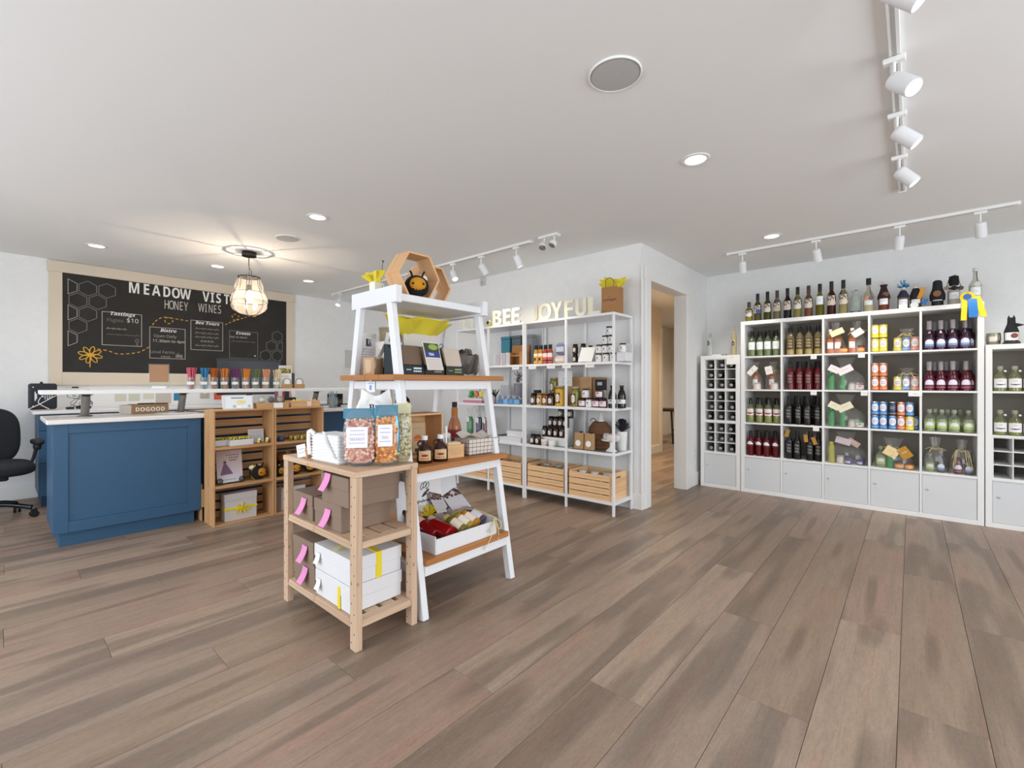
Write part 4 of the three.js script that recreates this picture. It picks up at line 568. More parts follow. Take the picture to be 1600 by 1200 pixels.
{ const t = thing('price_tag', 'small white price tag hanging below the upper wooden shelf', 'tag', [1.345, 1.135, -2.21], -0.95); card(t, 'tag_card', 0.05, 0.06, printMat(50, 60, x => { x.fillStyle = '#eef2fa'; x.fillRect(0, 0, 50, 60); x.fillStyle = '#7fa0d8'; x.fillRect(18, 22, 14, 26); scribble(x, 8, 42, 12, '#89a', 2, 2); }), [0, 0, 0]); part(t, 'clip', bx(0.02, 0.02, 0.006, 0.001), M.steel, [0, 0.035, 0]); }
// ---- shelf 3
{ const t = thing('open_wooden_box', 'pale wooden box standing on its side on the middle ladder shelf', 'box', [1.63, S3, -2.2]); const w = 0.29, h = 0.25, d = 0.17, T = 0.011; for (const s of [-1, 1]) { part(t, 'side_board', bx(T, h, d, 0.001), M.birch, [s * (w - T) / 2, h / 2, 0]); part(t, 'long_board', bx(w - 2 * T, T, d, 0.001), M.birch, [0, s > 0 ? h - T / 2 : T / 2, 0]); } part(t, 'back_board', bx(w - 2 * T, h - 2 * T, 0.008, 0.001), M.birch, [0, h / 2, -d / 2 + 0.005]); }
const syrupLabel = printMat(64, 96, x => { x.fillStyle = '#d8b483'; x.fillRect(0, 0, 64, 96); x.fillStyle = '#a63a1e'; x.beginPath(); x.ellipse(32, 46, 18, 13, 0, 0, 7); x.fill(); x.fillStyle = '#3c1d12'; x.fillRect(22, 42, 20, 7); scribble(x, 12, 52, 78, '#6b4528', 3, 4); });
const syrup = (glass, cap) => proto(g => { part(g, 'flask', at(lathe([[0, 0], [0.034, 0], [0.037, 0.006], [0.037, 0.055], [0.033, 0.072], [0.016, 0.09], [0.012, 0.105], [0.012, 0.113], [0, 0.113]], 22), 0, 0, 0, 0, 0, 0, [1, 1, 0.62]), glass); part(g, 'label', at(patch(0.0376, 0.014, 0.06, 1.7), 0, 0, 0, 0, 0, 0, [1, 1, 0.63]), syrupLabel); part(g, 'cap', cyl(0.0145, 0.02, 16), cap, [0, 0.12, 0]); part(g, 'handle', at(new THREE.TorusGeometry(0.012, 0.004, 6, 14, 4.4), -0.02, 0.092, 0, 0, 0, 0.9), glass); });
const amberGlass = glassy('#3a1208', 0.25, 0.1), syrupA = syrup(amberGlass, M.white), syrupB = syrup(mat('#1a0d0a', 0.2), M.black);
put(syrupA, 'syrup_flask', 'left amber syrup flask with white cap on the middle ladder shelf', 'bottle', [1.505, S3 + 0.0005, -1.945], -0.6, 'white capped syrup flasks', 1.12);
put(syrupA, 'syrup_flask', 'right amber syrup flask with white cap on the middle ladder shelf', 'bottle', [1.6, S3 + 0.0005, -1.93], -0.6, 'white capped syrup flasks', 1.12);
put(syrupB, 'syrup_flask', 'dark black-capped syrup flask on top of the open wooden box', 'bottle', [1.545, S3 + 0.2505, -2.2], -0.6, null, 1.15);
{ const t = thing('coffee_bag', 'kraft coffee bag with orange sun emblem inside the open wooden box', 'bag', [1.635, S3 + 0.012, -2.19], -0.35); part(t, 'bag', bx(0.1, 0.19, 0.055, 0.01), mat('#bfa07a', 0.8), [0, 0.095, 0], [-0.08, 0, 0]); part(t, 'print', new THREE.PlaneGeometry(0.09, 0.17), printMat(90, 170, x => { x.fillStyle = '#c2a581'; x.fillRect(0, 0, 90, 170); x.fillStyle = '#c7622f'; x.beginPath(); x.arc(45, 92, 24, Math.PI, 0); x.fill(); x.fillRect(22, 96, 46, 6); scribble(x, 20, 70, 30, '#a98c66', 2, 3); x.fillStyle = '#2a2420'; x.fillRect(26, 146, 14, 20); x.fillRect(50, 146, 14, 20); }, 0.8), [0, 0.095, 0.0285], [-0.08, 0, 0]); }
{ const t = thing('tea_chest', 'small open wooden tea chest with burnt emblem', 'box', [1.735, S3, -1.985], -0.15); part(t, 'chest', merge([at(bx(0.11, 0.075, 0.007, 0.001), 0, 0.038, 0.035), at(bx(0.11, 0.085, 0.007, 0.001), 0, 0.043, -0.035), at(bx(0.007, 0.07, 0.063, 0.001), 0.0515, 0.035, 0), at(bx(0.007, 0.07, 0.063, 0.001), -0.0515, 0.035, 0), at(bx(0.1, 0.006, 0.063, 0.001), 0, 0.003, 0)]), M.birch); part(t, 'burnt_emblem', new THREE.PlaneGeometry(0.07, 0.04), printMat(70, 40, x => { x.fillStyle = '#d2a878'; x.fillRect(0, 0, 70, 40); txt(x, '✾', 35, 18, 26, '#8a4a20'); }), [0, 0.038, 0.0392]); for (let i = 0; i < 4; i++) part(t, 'tea_bag', bx(0.085, 0.06, 0.004, 0.0005), mat('#e3cfa6', 0.8), [0, 0.055, -0.02 + i * 0.013]); part(t, 'wooden_stick', bx(0.012, 0.14, 0.004, 0.001), mat('#eee4d4', 0.7), [-0.035, 0.11, -0.01]); }
{ const t = thing('wire_basket', 'dark wire basket with white linen liner on the middle ladder shelf', 'basket', [1.935, S3 + 0.0015, -2.0], -0.12), w = 0.22, h = 0.095, d = 0.16, g = [];
  for (let i = 0; i <= 8; i++) { const x = (-0.5 + i / 8) * w; g.push(bar2([x, 0, d / 2], [x * 1.06, h, d / 2 + 0.008], 0.0017, 0.0017, 0.0003), bar2([x, 0, -d / 2], [x * 1.06, h, -d / 2 - 0.008], 0.0025, 0.0025, 0.0003)); } for (let i = 0; i <= 6; i++) { const z = (-0.5 + i / 6) * d; for (const s of [-1, 1]) g.push(bar2([s * w / 2, 0, z], [s * (w / 2 + 0.008), h, z * 1.06], 0.0025, 0.0025, 0.0003)); }
  for (const y of [0.001, 0.024, 0.048, 0.072, h]) { const k = y / h * 0.008; for (const s of [-1, 1]) { g.push(at(bx(w + 2 * k, 0.0025, 0.0025, 0.0003), 0, y, s * (d / 2 + k)), at(bx(0.0025, 0.0025, d + 2 * k, 0.0003), s * (w / 2 + k), y, 0)); } } part(t, 'wire', merge(g), mat('#6f6058', 0.5));
  part(t, 'liner', bx(w - 0.008, h - 0.006, d - 0.008, 0.006), mat('#e6dcd2', 0.9), [0, h / 2, 0]); part(t, 'folded_cloth', sheet((u, v) => [(u - 0.5) * 0.2, 0.014 * Math.sin(u * 7) + 0.012 * Math.cos(v * 6), (v - 0.5) * 0.14], 12, 10, 0.001), mat('#efe8de', 0.9), [0, h + 0.012, 0]); }
{ const t = thing('large_bottle', 'tall clear bottle with red label and black stopper behind the tea chest', 'bottle', [1.985, S3 + 0.0005, -2.25]); part(t, 'glass', lathe([[0, 0], [0.04, 0], [0.044, 0.01], [0.044, 0.13], [0.036, 0.17], [0.02, 0.21], [0.017, 0.27], [0, 0.27]], 24), glassy('#d9a070', 0.55, 0.05)); part(t, 'red_label', patch(0.0447, 0.05, 0.125, 2.8), mat('#8e2c26', 0.6), null, [0, -0.7, 0]); part(t, 'stopper', cyl(0.017, 0.035, 16), M.black, [0, 0.285, 0]); part(t, 'cork_collar', lathe([[0.018, 0.21], [0.0215, 0.215], [0.0205, 0.262], [0.018, 0.265]], 20), mat('#b8742c', 0.6)); }
{ const t = thing('sample_pouch', 'small white pouch with blue mark beside the wire basket', 'pouch', [1.825, S3, -2.15], -0.4); part(t, 'pouch', bx(0.06, 0.12, 0.03, 0.008), mat('#e7ebf0', 0.6), [0, 0.06, 0]); part(t, 'blue_mark', bx(0.02, 0.035, 0.002, 0.0005), mat('#5d78b5', 0.6), [0, 0.075, 0.016]); }
// ---- shelf 4: hamper box of bottles
{
  const t = thing('hamper_box', 'white open hamper carton tilted up on the bottom ladder shelf', 'box', [1.7, S4, -1.98]);
  const w = 0.45, d = 0.33, h = 0.092, T = 0.006;
  part(t, 'base', bx(w, T, d, 0.001), M.whiteCard, [0, T / 2, 0]);
  part(t, 'side', bx(w, h * 0.85, T, 0.001), M.whiteCard, [0, h * 0.43, d / 2]); part(t, 'side', bx(T, h, d, 0.001), M.whiteCard, [-w / 2, h / 2, 0]); part(t, 'side', bx(T, h, d, 0.001), M.whiteCard, [w / 2, h / 2, 0]); part(t, 'side', bx(w, h, T, 0.001), M.whiteCard, [0, h / 2, -d / 2]);
  const fl = part(t, 'lid_flap', bx(w, 0.25, T, 0.001), M.whiteCard, [0, h + 0.125, -d / 2 - 0.02], [-0.14, 0, 0]);
  part(fl, 'print', new THREE.PlaneGeometry(0.24, 0.2), printMat(240, 200, x => { x.fillStyle = '#efeeee'; x.fillRect(0, 0, 240, 200); x.strokeStyle = x.fillStyle = '#3a3331'; x.lineWidth = 4; x.beginPath(); x.ellipse(120, 92, 34, 9, -0.6, 0, 7); x.fill(); for (const [a, b] of [[98, 50], [118, 44], [138, 52]]) { x.beginPath(); x.ellipse(a, b, 8, 20, 0.5, 0, 7); x.stroke(); } scribble(x, 50, 190, 135, '#6d6460', 6, 8); x.fillStyle = '#e8dcc0'; x.fillRect(40, 160, 160, 6); }, 0.7), [-0.02, 0.0, T / 2 + 0.0006]);
  const sh = []; for (let i = 0; i < 130; i++) { const a = [rr(-0.19, 0.19), rr(0.02, 0.075), rr(-0.14, 0.14)]; sh.push(bar2(a, [a[0] + rr(-0.05, 0.05), a[1] + rr(-0.01, 0.02), a[2] + rr(-0.05, 0.05)], 0.003, 0.001, 0.0002)); } const s = part(t, 'shredded_paper', merge(sh), mat('#8a7a4c', 0.9)); s.userData.kind = 'stuff';
  const ys = []; for (let i = 0; i < 60; i++) { const a = rnd() * 6.28, b = rr(0.2, 1.5); ys.push(bar2([-0.1, 0.135, -0.05], [-0.1 + 0.062 * Math.cos(a) * Math.cos(b), 0.135 + 0.062 * Math.sin(b), -0.05 + 0.055 * Math.sin(a) * Math.cos(b)], 0.0025, 0.0012, 0.0002)); } part(t, 'yellow_pompom', merge(ys), mat('#d8bd18', 0.7));
  part(t, 'raffia_bow', merge([tube([[0.205, 0.1, 0.17], [0.17, 0.03, 0.19], [0.12, -0.02, 0.2], [0.09, -0.05, 0.2]], 0.003, 16, 4), tube([[0.205, 0.1, 0.17], [0.22, 0.02, 0.185], [0.21, -0.03, 0.195]], 0.0028, 16, 4), tube([[0.205, 0.1, 0.17], [0.15, 0.07, 0.2], [0.14, 0.03, 0.19], [0.205, 0.1, 0.17]], 0.003, 18, 4), tube([[0.205, 0.1, 0.17], [0.24, 0.06, 0.19], [0.225, 0.03, 0.19], [0.205, 0.1, 0.17]], 0.003, 18, 4), tube([[0.1, 0.11, -0.1], [0.16, 0.13, 0.03], [0.205, 0.1, 0.17]], 0.003, 14, 4)]), M.raffia);
}
{ const t = thing('hamper_leaflet', 'folded photo leaflet leaning in the hamper carton', 'leaflet', [1.79, S4 + 0.12, -2.12]); card(t, 'leaf', 0.11, 0.15, printMat(120, 170, x => { x.fillStyle = '#d6cfd0'; x.fillRect(0, 0, 120, 170); for (let i = 0; i < 60; i++) { x.fillStyle = ['#5a3f35', '#7b5a50', '#2f2624', '#8a6a66'][i % 4]; x.beginPath(); x.arc(rnd() * 120, rnd() * 70, 9, 0, 7); x.fill(); } for (let i = 0; i < 6; i++) scribble(x, 12, 108, 92 + i * 12, '#9a949a', 2, 2); }), [-0.05, 0.05, 0], [-0.75, 0.2, 0]); card(t, 'leaf', 0.12, 0.17, printMat(120, 170, x => { x.fillStyle = '#dcd8de'; x.fillRect(0, 0, 120, 170); for (let i = 0; i < 40; i++) { x.fillStyle = ['#6a4a40', '#8b6a60', '#3f3634'][i % 3]; x.beginPath(); x.arc(rnd() * 120, rnd() * 55, 9, 0, 7); x.fill(); } }), [0.07, 0.04, 0.02], [-0.95, -0.25, 0]); }
{ // bottles and jars lying in the hamper
  const lay = (name, label, build, x, z, y = 0.05, yaw = 0.35, roll = 0.28) => { const t = thing(name, label, 'bottle', [x, S4 + y, z], yaw); const g = new THREE.Group(); build((n, geo, m) => { const o = part(t, n, at(geo, 0, 0, 0, -(Math.PI / 2 - roll)), m); return o; }); };
  const small = (liq, lidc, labc) => p => { p('glass', lathe([[0, -0.075], [0.03, -0.075], [0.033, -0.068], [0.033, 0.025], [0.024, 0.045], [0, 0.045]], 18), glassy(liq, 0.3, 0.08)); p('lid', at(cyl(0.026, 0.02, 18), 0, 0.054, 0), mat(lidc, 0.4)); p('label', at(patch(0.0337, -0.052, 0.012, 2.6), 0, 0, 0, 0, 0, 0), mat(labc, 0.7)); };
  lay('wine_bottle', 'large red wine bottle lying at the left end of the hamper carton', p => { p('glass', lathe([[0, -0.13], [0.034, -0.13], [0.037, -0.12], [0.037, 0.05], [0.014, 0.1], [0.013, 0.15], [0, 0.15]], 22), mat('#7c0d12', 0.12)); p('label', patch(0.0376, -0.02, 0.045, 2.2), mat('#e2b9a6', 0.7)); p('capsule', at(cyl(0.0145, 0.05, 16), 0, 0.132, 0), mat('#3a1a1c', 0.4)); }, 1.54, -2.035, 0.1, 0.15, 0.35);
  lay('wine_bottle', 'red glass flagon lying on the carton edge nearest the corner', p => { p('glass', lathe([[0, -0.1], [0.042, -0.1], [0.045, -0.09], [0.045, 0.03], [0.016, 0.07], [0.015, 0.1], [0, 0.1]], 22), mat('#8a0a10', 0.1)); p('neck_ring', at(cyl(0.019, 0.012, 16), 0, 0.09, 0), mat('#3a1214', 0.3)); }, 1.59, -1.945, 0.085, 0.2, 0.22);
  [['#7a4a3a', '#c9b184', '#d9bca8', 1.635, -2.06, 'pink labelled'], ['#3d2f2a', '#6b5f70', '#b8a6a6', 1.715, -2.085, 'dark grey labelled'], ['#3a3030', '#4a4450', '#a99', 1.79, -2.085, 'black lidded'], ['#8a7a3a', '#b9a86a', '#e6d9c4', 1.685, -1.915, 'tan labelled'], ['#c8a53a', '#8a8550', '#f0e4d6', 1.75, -1.93, 'pale yellow'], ['#d8962a', '#9a8a60', '#f1dfd0', 1.815, -1.945, 'orange'], ['#6a5a70', '#8b8894', '#dcdce4', 1.88, -1.96, 'grey topped']].forEach(([a, b, c, x, z, n]) => lay('hamper_jar', `${n} jar lying among the bottles in the hamper carton`, small(a, b, c), x, z, 0.09, 0.25, 0.42));
}
// ---------------------------------------------------------------- pine shelving unit
{
  const t = thing('pine_rack', 'low pine slatted rack with drilled posts beside the display ladder', 'rack', [0, 0, 0]);
  const x0 = 1.012, x1 = 1.334, z0 = -2.515, z1 = -1.78;
  for (const x of [x0 + 0.016, x1 - 0.016]) for (const z of [z0 + 0.024, z1 - 0.024]) { const p = bar(t, 'post', [x - 0.016, x + 0.016], [0, 0.746], [z - 0.024, z + 0.024], M.pine, 0.002); const g = []; for (let i = 0; i < 17; i++) g.push(at(cyl(0.003, 0.034, 8), 0, -0.34 + i * 0.042, (i % 2 ? 0.012 : -0.012), 0, 0, Math.PI / 2)); part(p, 'peg_holes', merge(g), mat('#5a4230', 0.9)); }
  part(t, 'top_board', bx(x1 - x0 + 0.006, 0.026, z1 - z0 + 0.004, 0.002), M.pine, [(x0 + x1) / 2, 0.759, (z0 + z1) / 2]);
  for (const y of [0.465, 0.125]) {
    for (const [a, b] of [[z0 + 0.003, z0 + 0.055], [z1 - 0.055, z1 - 0.003]]) bar(t, 'cross_board', [x0 + 0.033, x1 - 0.033], [y - 0.03, y], [a, b], M.pine, 0.002);
    for (let k = 0; k < 4; k++) { const w = 0.062, x = x0 + 0.004 + w / 2 + k * (x1 - x0 - 0.008 - w) / 3; bar(t, 'slat', [x - w / 2, x + w / 2], [y - 0.016, y], [z0 + 0.056, z1 - 0.056], M.pine, 0.0015); }
    for (const x of [x0 + 0.012, x1 - 0.012]) bar(t, 'side_batten', [x - 0.008, x + 0.008], [y - 0.034, y - 0.0165], [z0 + 0.05, z1 - 0.05], M.pine, 0.001);
  }
}
const boxAt = (name, label, x0, x1, y0, h, z0, z1, m, lid, tags) => { const t = thing(name, label, 'box', [(x0 + x1) / 2, y0, (z0 + z1) / 2]); lidBox(t, x1 - x0, h, z1 - z0, m, lid); const w = (x1 - x0) / 2; (tags || []).forEach(([y, z]) => part(t, 'pink_tag', at(sheet((u, v) => [(u - 0.5) * 0.055 - 0.012 * (1 - v), (v - 0.5) * 0.078, 0.004 + 0.03 * Math.pow(1 - v, 2)], 2, 8), 0, 0, 0, 0, -Math.PI / 2, 0), M.pink, [-w - 0.001, y, z], [0, 0, 0])); return t; };
boxAt('brown_gift_carton', 'brown lidded carton with pink tag, front of the pine rack middle shelf', 1.035, 1.3, 0.467, 0.125, -2.215, -1.95, M.kraftDark, 0.5, [[0.055, 0.02]]);
boxAt('brown_gift_carton', 'brown lidded carton with pink tag, rear of the pine rack middle shelf', 1.035, 1.225, 0.467, 0.125, -2.455, -2.235, M.kraftDark, 0.45, [[0.065, 0.03]]);
boxAt('brown_gift_carton', 'brown lidded carton with pink tag stacked highest under the pine rack top', 1.03, 1.3, 0.5925, 0.135, -2.13, -1.875, M.kraftDark, 0.45, [[0.1, -0.05]]);
boxAt('brown_gift_carton', 'upper tall brown carton with pink tag on the pine rack bottom shelf', 1.03, 1.28, 0.2475, 0.115, -2.45, -2.215, M.kraftDark, 0.4, [[0.05, 0.04]]);
boxAt('brown_gift_carton', 'lower brown carton with pink tag on the pine rack bottom shelf', 1.035, 1.28, 0.1275, 0.1195, -2.445, -2.21, M.kraftDark, 0.4, [[0.06, 0.03]]);
{ const a = boxAt('white_gift_carton', 'upper white carton with yellow ribbon on the pine rack bottom shelf', 1.03, 1.3, 0.2505, 0.12, -2.2, -1.86, M.whiteCard, 0.5), r = part(a, 'yellow_ribbon', bx(0.03, 0.122, 0.344, 0.001), M.yellow, [0.01, 0.061, 0]); const b = ribbonBow(a, 0.05, M.yellow, [-0.02, 0.122, 0.0], [-Math.PI / 2, 0, 0]); part(a, 'ribbon_tail', sheet((u, v) => [-0.11 * v, 0.006 + 0.012 * Math.sin(v * 3), (u - 0.5) * 0.03], 3, 8), mat('#efe9a8', 0.6), [-0.02, 0.122, 0.02]);
  const c = boxAt('white_gift_carton', 'lower white carton with yellow ribbon end on the pine rack bottom shelf', 1.03, 1.302, 0.1275, 0.1215, -2.19, -1.86, M.whiteCard, 0.5); part(c, 'yellow_ribbon', bx(0.004, 0.1, 0.022, 0.001), M.yellow, [-0.137, 0.05, 0.07]);
  for (const q of [a, c]) part(q, 'folded_label', at(sheet((u, v) => [(u - 0.5) * 0.04, (v - 0.5) * 0.05, 0.004 + 0.016 * Math.pow(1 - v, 2)], 2, 6), 0, 0, 0, 0, -Math.PI / 2, 0), M.paper, [-0.136, 0.06, -0.12]); }
{ const t = thing('flower_pot', 'small grey pot of yellow flowers behind the brown cartons', 'flower pot', [1.27, 0.467, -2.42]); part(t, 'pot', lathe([[0, 0], [0.034, 0], [0.042, 0.07], [0.038, 0.072], [0, 0.06]], 20), mat('#8b817a', 0.8)); const g = []; for (let i = 0; i < 14; i++) g.push(at(sph(0.015, 7, 5), rr(-0.025, 0.025), rr(0.09, 0.14), rr(-0.025, 0.025))); part(t, 'yellow_flowers', merge(g), mat('#cdbd2a', 0.8)); part(t, 'purple_sprig', merge([0, 1, 2].map(i => at(sph(0.008, 6, 5), -0.035 - i * 0.004, 0.1 + i * 0.012, 0.01))), mat('#54417f', 0.8)); part(t, 'stems', merge([0, 1, 2, 3].map(i => bar2([0, 0.06, 0], [rr(-0.02, 0.02), 0.12, rr(-0.02, 0.02)], 0.003, 0.003, 0.0003))), mat('#6f7a34', 0.8)); }
// ---- on top of the pine rack
const PT = 0.7725;
{ const t = thing('small_kraft_box', 'little kraft box with white card at the rear of the pine rack top', 'box', [1.09, PT, -2.36], 0.1); part(t, 'box', bx(0.1, 0.05, 0.09, 0.002), M.kraftLight, [0, 0.025, 0]); part(t, 'lid_gap', bx(0.101, 0.003, 0.091, 0.0005), M.kraftDark, [0, 0.036, 0]); card(t, 'white_card', 0.06, 0.065, printMat(60, 65, x => { x.fillStyle = '#efeff2'; x.fillRect(0, 0, 60, 65); scribble(x, 10, 50, 24, '#9aa', 2, 3); scribble(x, 10, 50, 42, '#9aa', 2, 3); }), [-0.055, 0.034, 0.0], [-0.25, -Math.PI / 2 + 0.25, 0]); }
{ const t = thing('white_wicker_basket', 'white ribbed basket with folded cloth handle on the pine rack top', 'basket', [1.1, PT, -2.11], 0.05); part(t, 'tub', bx(0.13, 0.135, 0.24, 0.008), M.whiteCard, [0, 0.068, 0]); for (let i = 0; i < 9; i++) part(t, 'rib', bx(0.134, 0.007, 0.244, 0.002), M.white, [0, 0.012 + i * 0.0145, 0]); part(t, 'cloth_strap', sheet((u, v) => [-0.068 - 0.006 * Math.sin(v * 3), 0.15 - 0.12 * v, 0.04 + 0.11 * (v - 0.5) + 0.02 * u], 3, 8), M.paper); part(t, 'cloth_handle', tube([[-0.06, 0.13, -0.1], [-0.075, 0.15, -0.12], [-0.075, 0.09, -0.13], [-0.07, 0.03, -0.128]], 0.01, 16, 6), M.paper); }
{ const t = thing('white_tote_bag', 'white cloth bag with black letters slumped behind the popcorn pouches', 'bag', [1.262, PT, -2.1], -0.55);
  const g = new THREE.BoxGeometry(1, 1, 1, 10, 12, 4), p = g.attributes.position; for (let i = 0; i < p.count; i++) { const u = p.getX(i), v = p.getY(i) + 0.5, w = p.getZ(i); p.setXYZ(i, u * (0.24 - 0.1 * v) + 0.045 * v + 0.008 * Math.sin(v * 9 + w * 3), v * 0.335 - 0.02 * v * Math.cos(u * 5), w * (0.075 - 0.05 * v) + 0.008 * Math.sin(u * 14 + v * 6) - 0.02 * v); } g.computeVertexNormals(); part(t, 'bag', g, mat('#ebe9e7', 0.9));
  part(t, 'black_letters', new THREE.PlaneGeometry(0.05, 0.2), printMat(50, 200, x => { x.fillStyle = '#ebe9e7'; x.fillRect(0, 0, 50, 200); ['B', 'J', 'U'].forEach((c, k) => { x.save(); x.translate(26, 34 + k * 64); x.rotate(-0.5); txt(x, c, 0, 0, 44, '#23252b', 'serif', 'bold'); x.restore(); }); }, 0.9), [-0.01, 0.2, 0.034], [-0.14, 0, -0.45]); }
function pouch(label, x, z, w, h, d, turn, foil, corn, labelText, clear) {
  const t = thing('snack_pouch', label, 'pouch', [x, PT, z], turn);
  const shell = (W, D, y0, y1, k) => { const g = new THREE.SphereGeometry(1, 20, 14), p = g.attributes.position; for (let i = 0; i < p.count; i++) { const X = p.getX(i), Y = p.getY(i), Z = p.getZ(i), v = (Y + 1) / 2; const sq = c => Math.sign(c) * Math.pow(Math.abs(c), 0.45); p.setXYZ(i, sq(X) * W / 2, y0 + (y1 - y0) * v, sq(Z) * D / 2 * (1 - 0.75 * v * v)); } g.computeVertexNormals(); return g; };
  part(t, 'back_foil', shell(w, d * 0.55, 0, h * 0.98, 0), foil, [0.006, 0, -d * 0.25]);
  const grains = []; const inst = shell(w * 0.9, d * 0.8, 0.012, h * 0.8, 0); part(t, 'filling_core', inst, mat(corn[0], 0.9));
  for (let i = 0; i < 240; i++) { const a = rr(-0.5, 0.5), v = rnd(), b = Math.sqrt(Math.max(0.05, 1 - Math.pow(2 * v - 1, 6))); grains.push([a * w * 0.84, 0.022 + v * h * 0.74, d * 0.4 * (1 - 0.75 * v * v) * b * 0.96, rr(0.006, 0.0095)]); }
  corn.forEach((c, k) => part(t, 'popcorn', merge(grains.filter((_, i) => i % corn.length === k).map(q => at(new THREE.IcosahedronGeometry(q[3], 0), q[0], q[1], q[2], q[0] * 90, q[1] * 80, 0))), mat(c, 0.85)));
  part(t, 'clear_front', shell(w, d, 0.0, h, 0), M.cello); part(t, 'top_seal', bx(w * 0.98, h * 0.18, 0.004, 0.001), foil, [0, h * 0.93, -0.002]);
  if (labelText) part(t, 'paper_label', at(new THREE.PlaneGeometry(w * 0.62, h * 0.36), 0, 0, 0), printMat(160, 150, x => { x.fillStyle = '#e9e6ee'; x.fillRect(0, 0, 160, 150); scribble(x, 30, 130, 26, '#8d93b5', 3, 5); scribble(x, 24, 136, 54, '#8d93b5', 3, 5); txt(x, labelText, 80, 88, 26, '#5b5e76', 'serif'); scribble(x, 20, 140, 116, '#8d93b5', 3, 4); }), [-w * 0.06, h * 0.52, d * 0.43], [-0.12, 0, 0]);
}
const blueFoil = mat('#5d97b5', 0.25, { metalness: 0.6 });
pouch('blue foil pouch of pink popcorn with white label, leftmost on the pine rack', 1.105, -1.905, 0.15, 0.26, 0.075, -0.66, blueFoil, ['#d9a695', '#e8c6b4', '#b5786a'], 'TREKKEY');
pouch('blue foil pouch of orange caramel popcorn beside the pink one', 1.19, -1.82, 0.105, 0.275, 0.07, -0.58, blueFoil, ['#d98d3f', '#e8b070', '#b86c2c'], 'TRAIL');
pouch('clear pouch of pale curly pasta against the ladder leg', 1.285, -1.835, 0.085, 0.28, 0.06, -0.5, mat('#cfc89a', 0.4), ['#b8ad86', '#d6cba6', '#8f8560'], null);
// ---------------------------------------------------------------- white metal shelving along the rack wall
const RL = [0.118, 0.545, 0.938, 1.348, 1.775]; // tops of the five levels
{
  const unit = (za, zb, label) => {
    const t = thing('metal_shelving', label, 'shelving', [0, 0, 0], 0, 'white metal shelving units'), P = 0.02, x0 = 3.52, x1 = 3.868, zm = (za + zb) / 2;
    for (const z of [za + P / 2, zm, zb - P / 2]) for (const x of [x0 + P / 2, x1 - P / 2]) bar(t, 'post', [x - P / 2, x + P / 2], [0, 1.752], [z - P / 2, z + P / 2], M.metalWhite, 0.0015);
    RL.forEach((y, i) => { const T = i === 4 ? 0.022 : 0.024;
      for (const [a, b] of i === 4 ? [[za, zb]] : [[za + P, zm - P / 2], [zm + P / 2, zb - P]]) {
        if (i === 1) { // glass shelf in a frame
          bar(t, 'frame_rail', [x0, x0 + 0.02], [y - T, y], [a, b], M.metalWhite, 0.0015); bar(t, 'frame_rail', [x1 - 0.02, x1], [y - T, y], [a, b], M.metalWhite, 0.0015);
          bar(t, 'glass_shelf', [x0 + 0.02, x1 - 0.02], [y - 0.007, y - 0.001], [a, b], glassy('#dfeae8', 0.85, 0.03), 0.001);
        } else bar(t, 'shelf', [x0, x1], [y - T, y], [a, b], M.metalWhite, 0.0015);
      }
      if (i < 4) for (const z of [za + P / 2, zm, zb - P / 2]) bar(t, 'side_rail', [x0 + P, x1 - P], [y - T, y - 0.002], [z - P / 2, z + P / 2], M.metalWhite, 0.0015);
    });
  };
  unit(-2.937, -1.925, 'white metal shelving unit nearest the doorway'); unit(-3.955, -2.941, 'white metal shelving unit partly hidden by the display ladder');
}
// standing letters
const font = await new FontLoader().loadAsync('fonts/droid/droid_sans_bold.typeface.json');
function letter(ch, z0, z1, h, label, x = 3.56, y = RL[4]) {
  const g = new TextGeometry(ch, { font, size: 1, depth: 0.02, curveSegments: 8, bevelEnabled: false }); g.computeBoundingBox(); const b = g.boundingBox;
  g.translate(-b.min.x, -b.min.y, 0); g.scale((z1 - z0) / (b.max.x - b.min.x), h / (b.max.y - b.min.y), 1);
  const t = thing('standing_letter', label, 'letter', [x, y + 0.0005, z0], -Math.PI / 2); part(t, 'letter', g, M.letter);
}
[['B', -3.4, -3.275, 'first', 'BEE'], ['E', -3.245, -3.14, 'first letter E', 'BEE'], ['E', -3.125, -3.015, 'last letter E', 'BEE'], ['J', -2.87, -2.785, '', 'JOYFUL'], ['O', -2.77, -2.615, '', 'JOYFUL'], ['Y', -2.615, -2.485, '', 'JOYFUL'], ['F', -2.46, -2.36, '', 'JOYFUL'], ['U', -2.335, -2.22, '', 'JOYFUL'], ['L', -2.2, -2.085, '', 'JOYFUL']].forEach(([c, a, b, n, w]) => letter(c, a, b, 0.162, n.includes('letter') ? `cream standing ${n} of the word ${w} on the metal shelving` : `cream standing letter ${c} of the word ${w} on the metal shelving`));
[['E', -3.66, -3.57], ['T', -3.76, -3.68], ['L', -3.87, -3.79]].forEach(([c, a, b]) => letter(c, a, b, 0.162, `cream standing letter ${c} half hidden behind the display ladder`));
